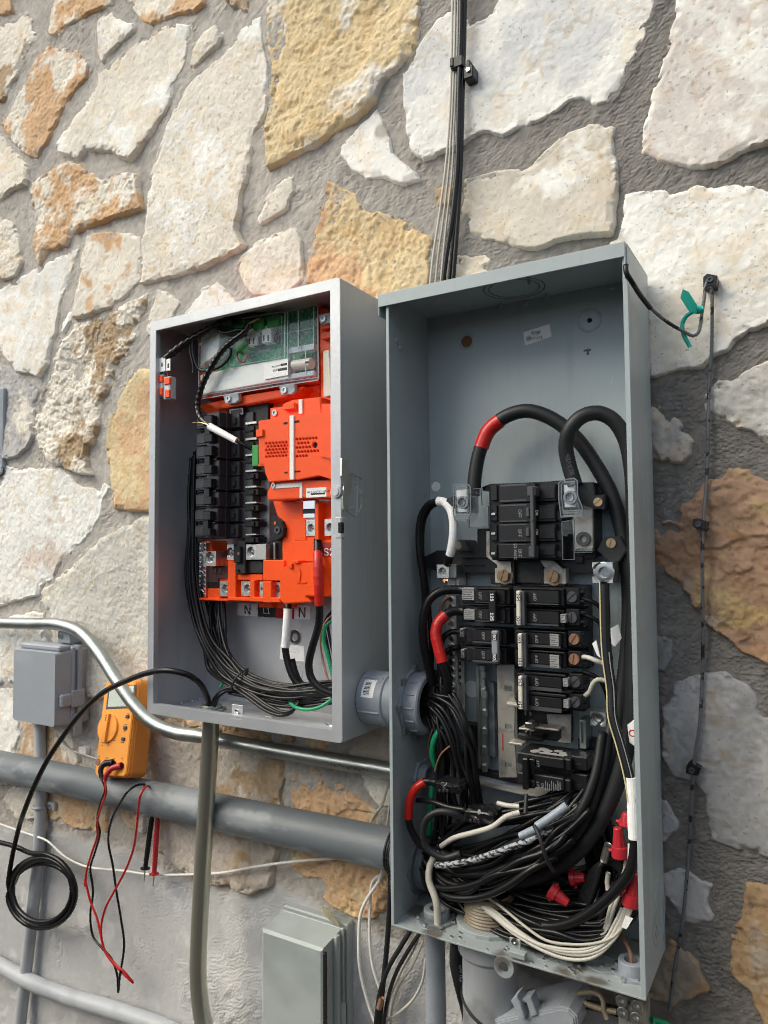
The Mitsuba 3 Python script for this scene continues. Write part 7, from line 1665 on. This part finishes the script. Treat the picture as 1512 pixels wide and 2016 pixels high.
# pipes and fittings under the right cabinet
zb_ = RZ0 - .0006
c1 = P('B2', (222, 780), -.085)
GP = thing('narrow_drop_pipe', 'narrow grey plastic conduit dropping from under the right cabinet at its left corner', 'pipe')
part(GP, 'barrel', tube(np.array([[c1[0], -.085, zb_ - .02], [c1[0] + .001, -.085, .90], [c1[0] + .004, -.083, .70]]), .0135, 24), 'pvc_grey', smooth=True)
part(GP, 'connector', lathe((c1[0], -.085, zb_), (c1[0], -.085, 0), [(0, .012), (0, .0185), (.014, .0185), (.018, .0165), (.024, .0165), (.026, .013)], 28), 'pvc_dirty')
part(GP, 'lug_rib', [bx(c1[0] + .0185 * math.cos(g) - .0018, c1[0] + .0185 * math.cos(g) + .0018, -.085 + .0185 * math.sin(g) - .0018, -.085 + .0185 * math.sin(g) + .0018, zb_ - .013, zb_ - .001, .0005) for g in np.arange(10) * .628], 'pvc_dirty')
BPp = thing('wide_drop_pipe', 'wide dirty grey plastic pipe dropping from under the middle of the right cabinet', 'pipe')
part(BPp, 'barrel', tube(np.array([[BPX, BPY, zb_ - .03], [BPX, BPY, .85], [BPX, BPY, .60]]), .0365, 40), 'pvc_dirty', smooth=True)
part(BPp, 'adapter', lathe((BPX, BPY, zb_), (BPX, BPY, 0), [(0, .03), (0, .0412), (.001, .0418), (.030, .0418), (.033, .0395), (.036, .0368)], 40), 'pvc_dirty')
part(BPp, 'print', [text(s, BPX - .030, BPY - .0215, zb_ - .06 - .035 * k, .008, 90) for k, s in enumerate(('PVC',))], 'pvc_dark')
part(BPp, 'band', tube(np.array([[BPX + .0372 * math.cos(g), BPY + .0372 * math.sin(g), zb_ - .105 - .018 * math.cos(g)] for g in np.linspace(0, 6.3, 40)]), .0022, 8), 'black_matte', label='black strap around the wide pipe')
BK_ = thing('flat_drop_pipe', 'dark grey flexible pipe behind the two pipes under the right cabinet', 'pipe')
part(BK_, 'barrel', tube(spline(PS('B2', [(350, 740, -.03), (345, 860, -.035), (375, 1000, -.04), (410, 1130, -.04), (440, 1300, -.04)])), .0100, 16), 'cable_rubber', smooth=True)
GC = thing('ground_clamp_box', 'grey plastic bridge clamp with a split lug, cut off at the bottom of the photo', 'clamp')
part(GC, 'body', cat(pg('B2', [(555, 1195), (690, 1160), (860, 1130), (930, 1112), (985, 1125), (1030, 1170), (1035, 1215), (1000, 1330), (600, 1330)], -.115, -.05, .004, .002)), 'box_grey')
part(GC, 'jaw', cat(pg('B2', [(655, 1080), (690, 1050), (710, 1090), (735, 1180), (700, 1182), (672, 1110)], -.125, -.10, .001), pg('B2', [(700, 1075), (770, 1055), (806, 1160), (770, 1172), (745, 1090)], -.118, -.10, .001)), 'box_grey')
TBk = thing('bonding_block', 'grey metal bonding block with looped screws under the right corner of the right cabinet', 'terminal block')
part(TBk, 'body', cat(rb('B2', (1268, 1090, 1420, 1330), -.09, -.05, .002), rb('B2', (1300, 1060, 1410, 1100), -.085, -.05, .001)), 'bus_metal')
for q_ in ((1288, 1082), (1375, 1112), (1295, 1150), (1372, 1180)):
    s_ = part(TBk, 'screw', cat(ring('B2', q_, -.098, .0036, .0068, .006), pdisc('B2', q_, -.0915, .0036, .004)), 'dull_aluminium')
wire('dark_hose', 'dark cable looping out left of the bonding block', 'wire', None, PS('B2', [(900, 1110, -.06), (1000, 1098, -.066), (1100, 1102, -.07), (1200, 1120, -.075), (1262, 1138, -.08)]), .0058, 'cable_rubber', 12)
wire('old_wire', 'dirty beige wire looping above the dark cable by the bonding block', 'wire', None, PS('B2', [(1262, 1140, -.085), (1180, 1125, -.085), (1080, 1090, -.08), (1025, 1060, -.078), (1040, 1040, -.078), (1110, 1028, -.08), (1160, 1040, -.082), (1185, 1080, -.085), (1188, 1130, -.088), (1210, 1180, -.09)]), .0032, 'tan_thread', 10)
wire('green_wire', 'green wire at the very bottom beside the bonding block', 'wire', None, PS('B2', [(1460, 1186, -.06), (1500, 1196, -.055), (1560, 1215, -.05)]), .0040, 'green_wire', 10)
FXT = thing('edge_fixture', 'sliver of a pale blue-grey metal fixture cut off by the left edge of the photo', 'fixture')
part(FXT, 'post', cat(rb('A3', (-60, 825, 18, 1400), -.018, -.004, .002)), 'pvc_grey')
part(FXT, 'knob', pdisc('A3', (-30, 1400), -.018, .020, .006), 'left_paint')
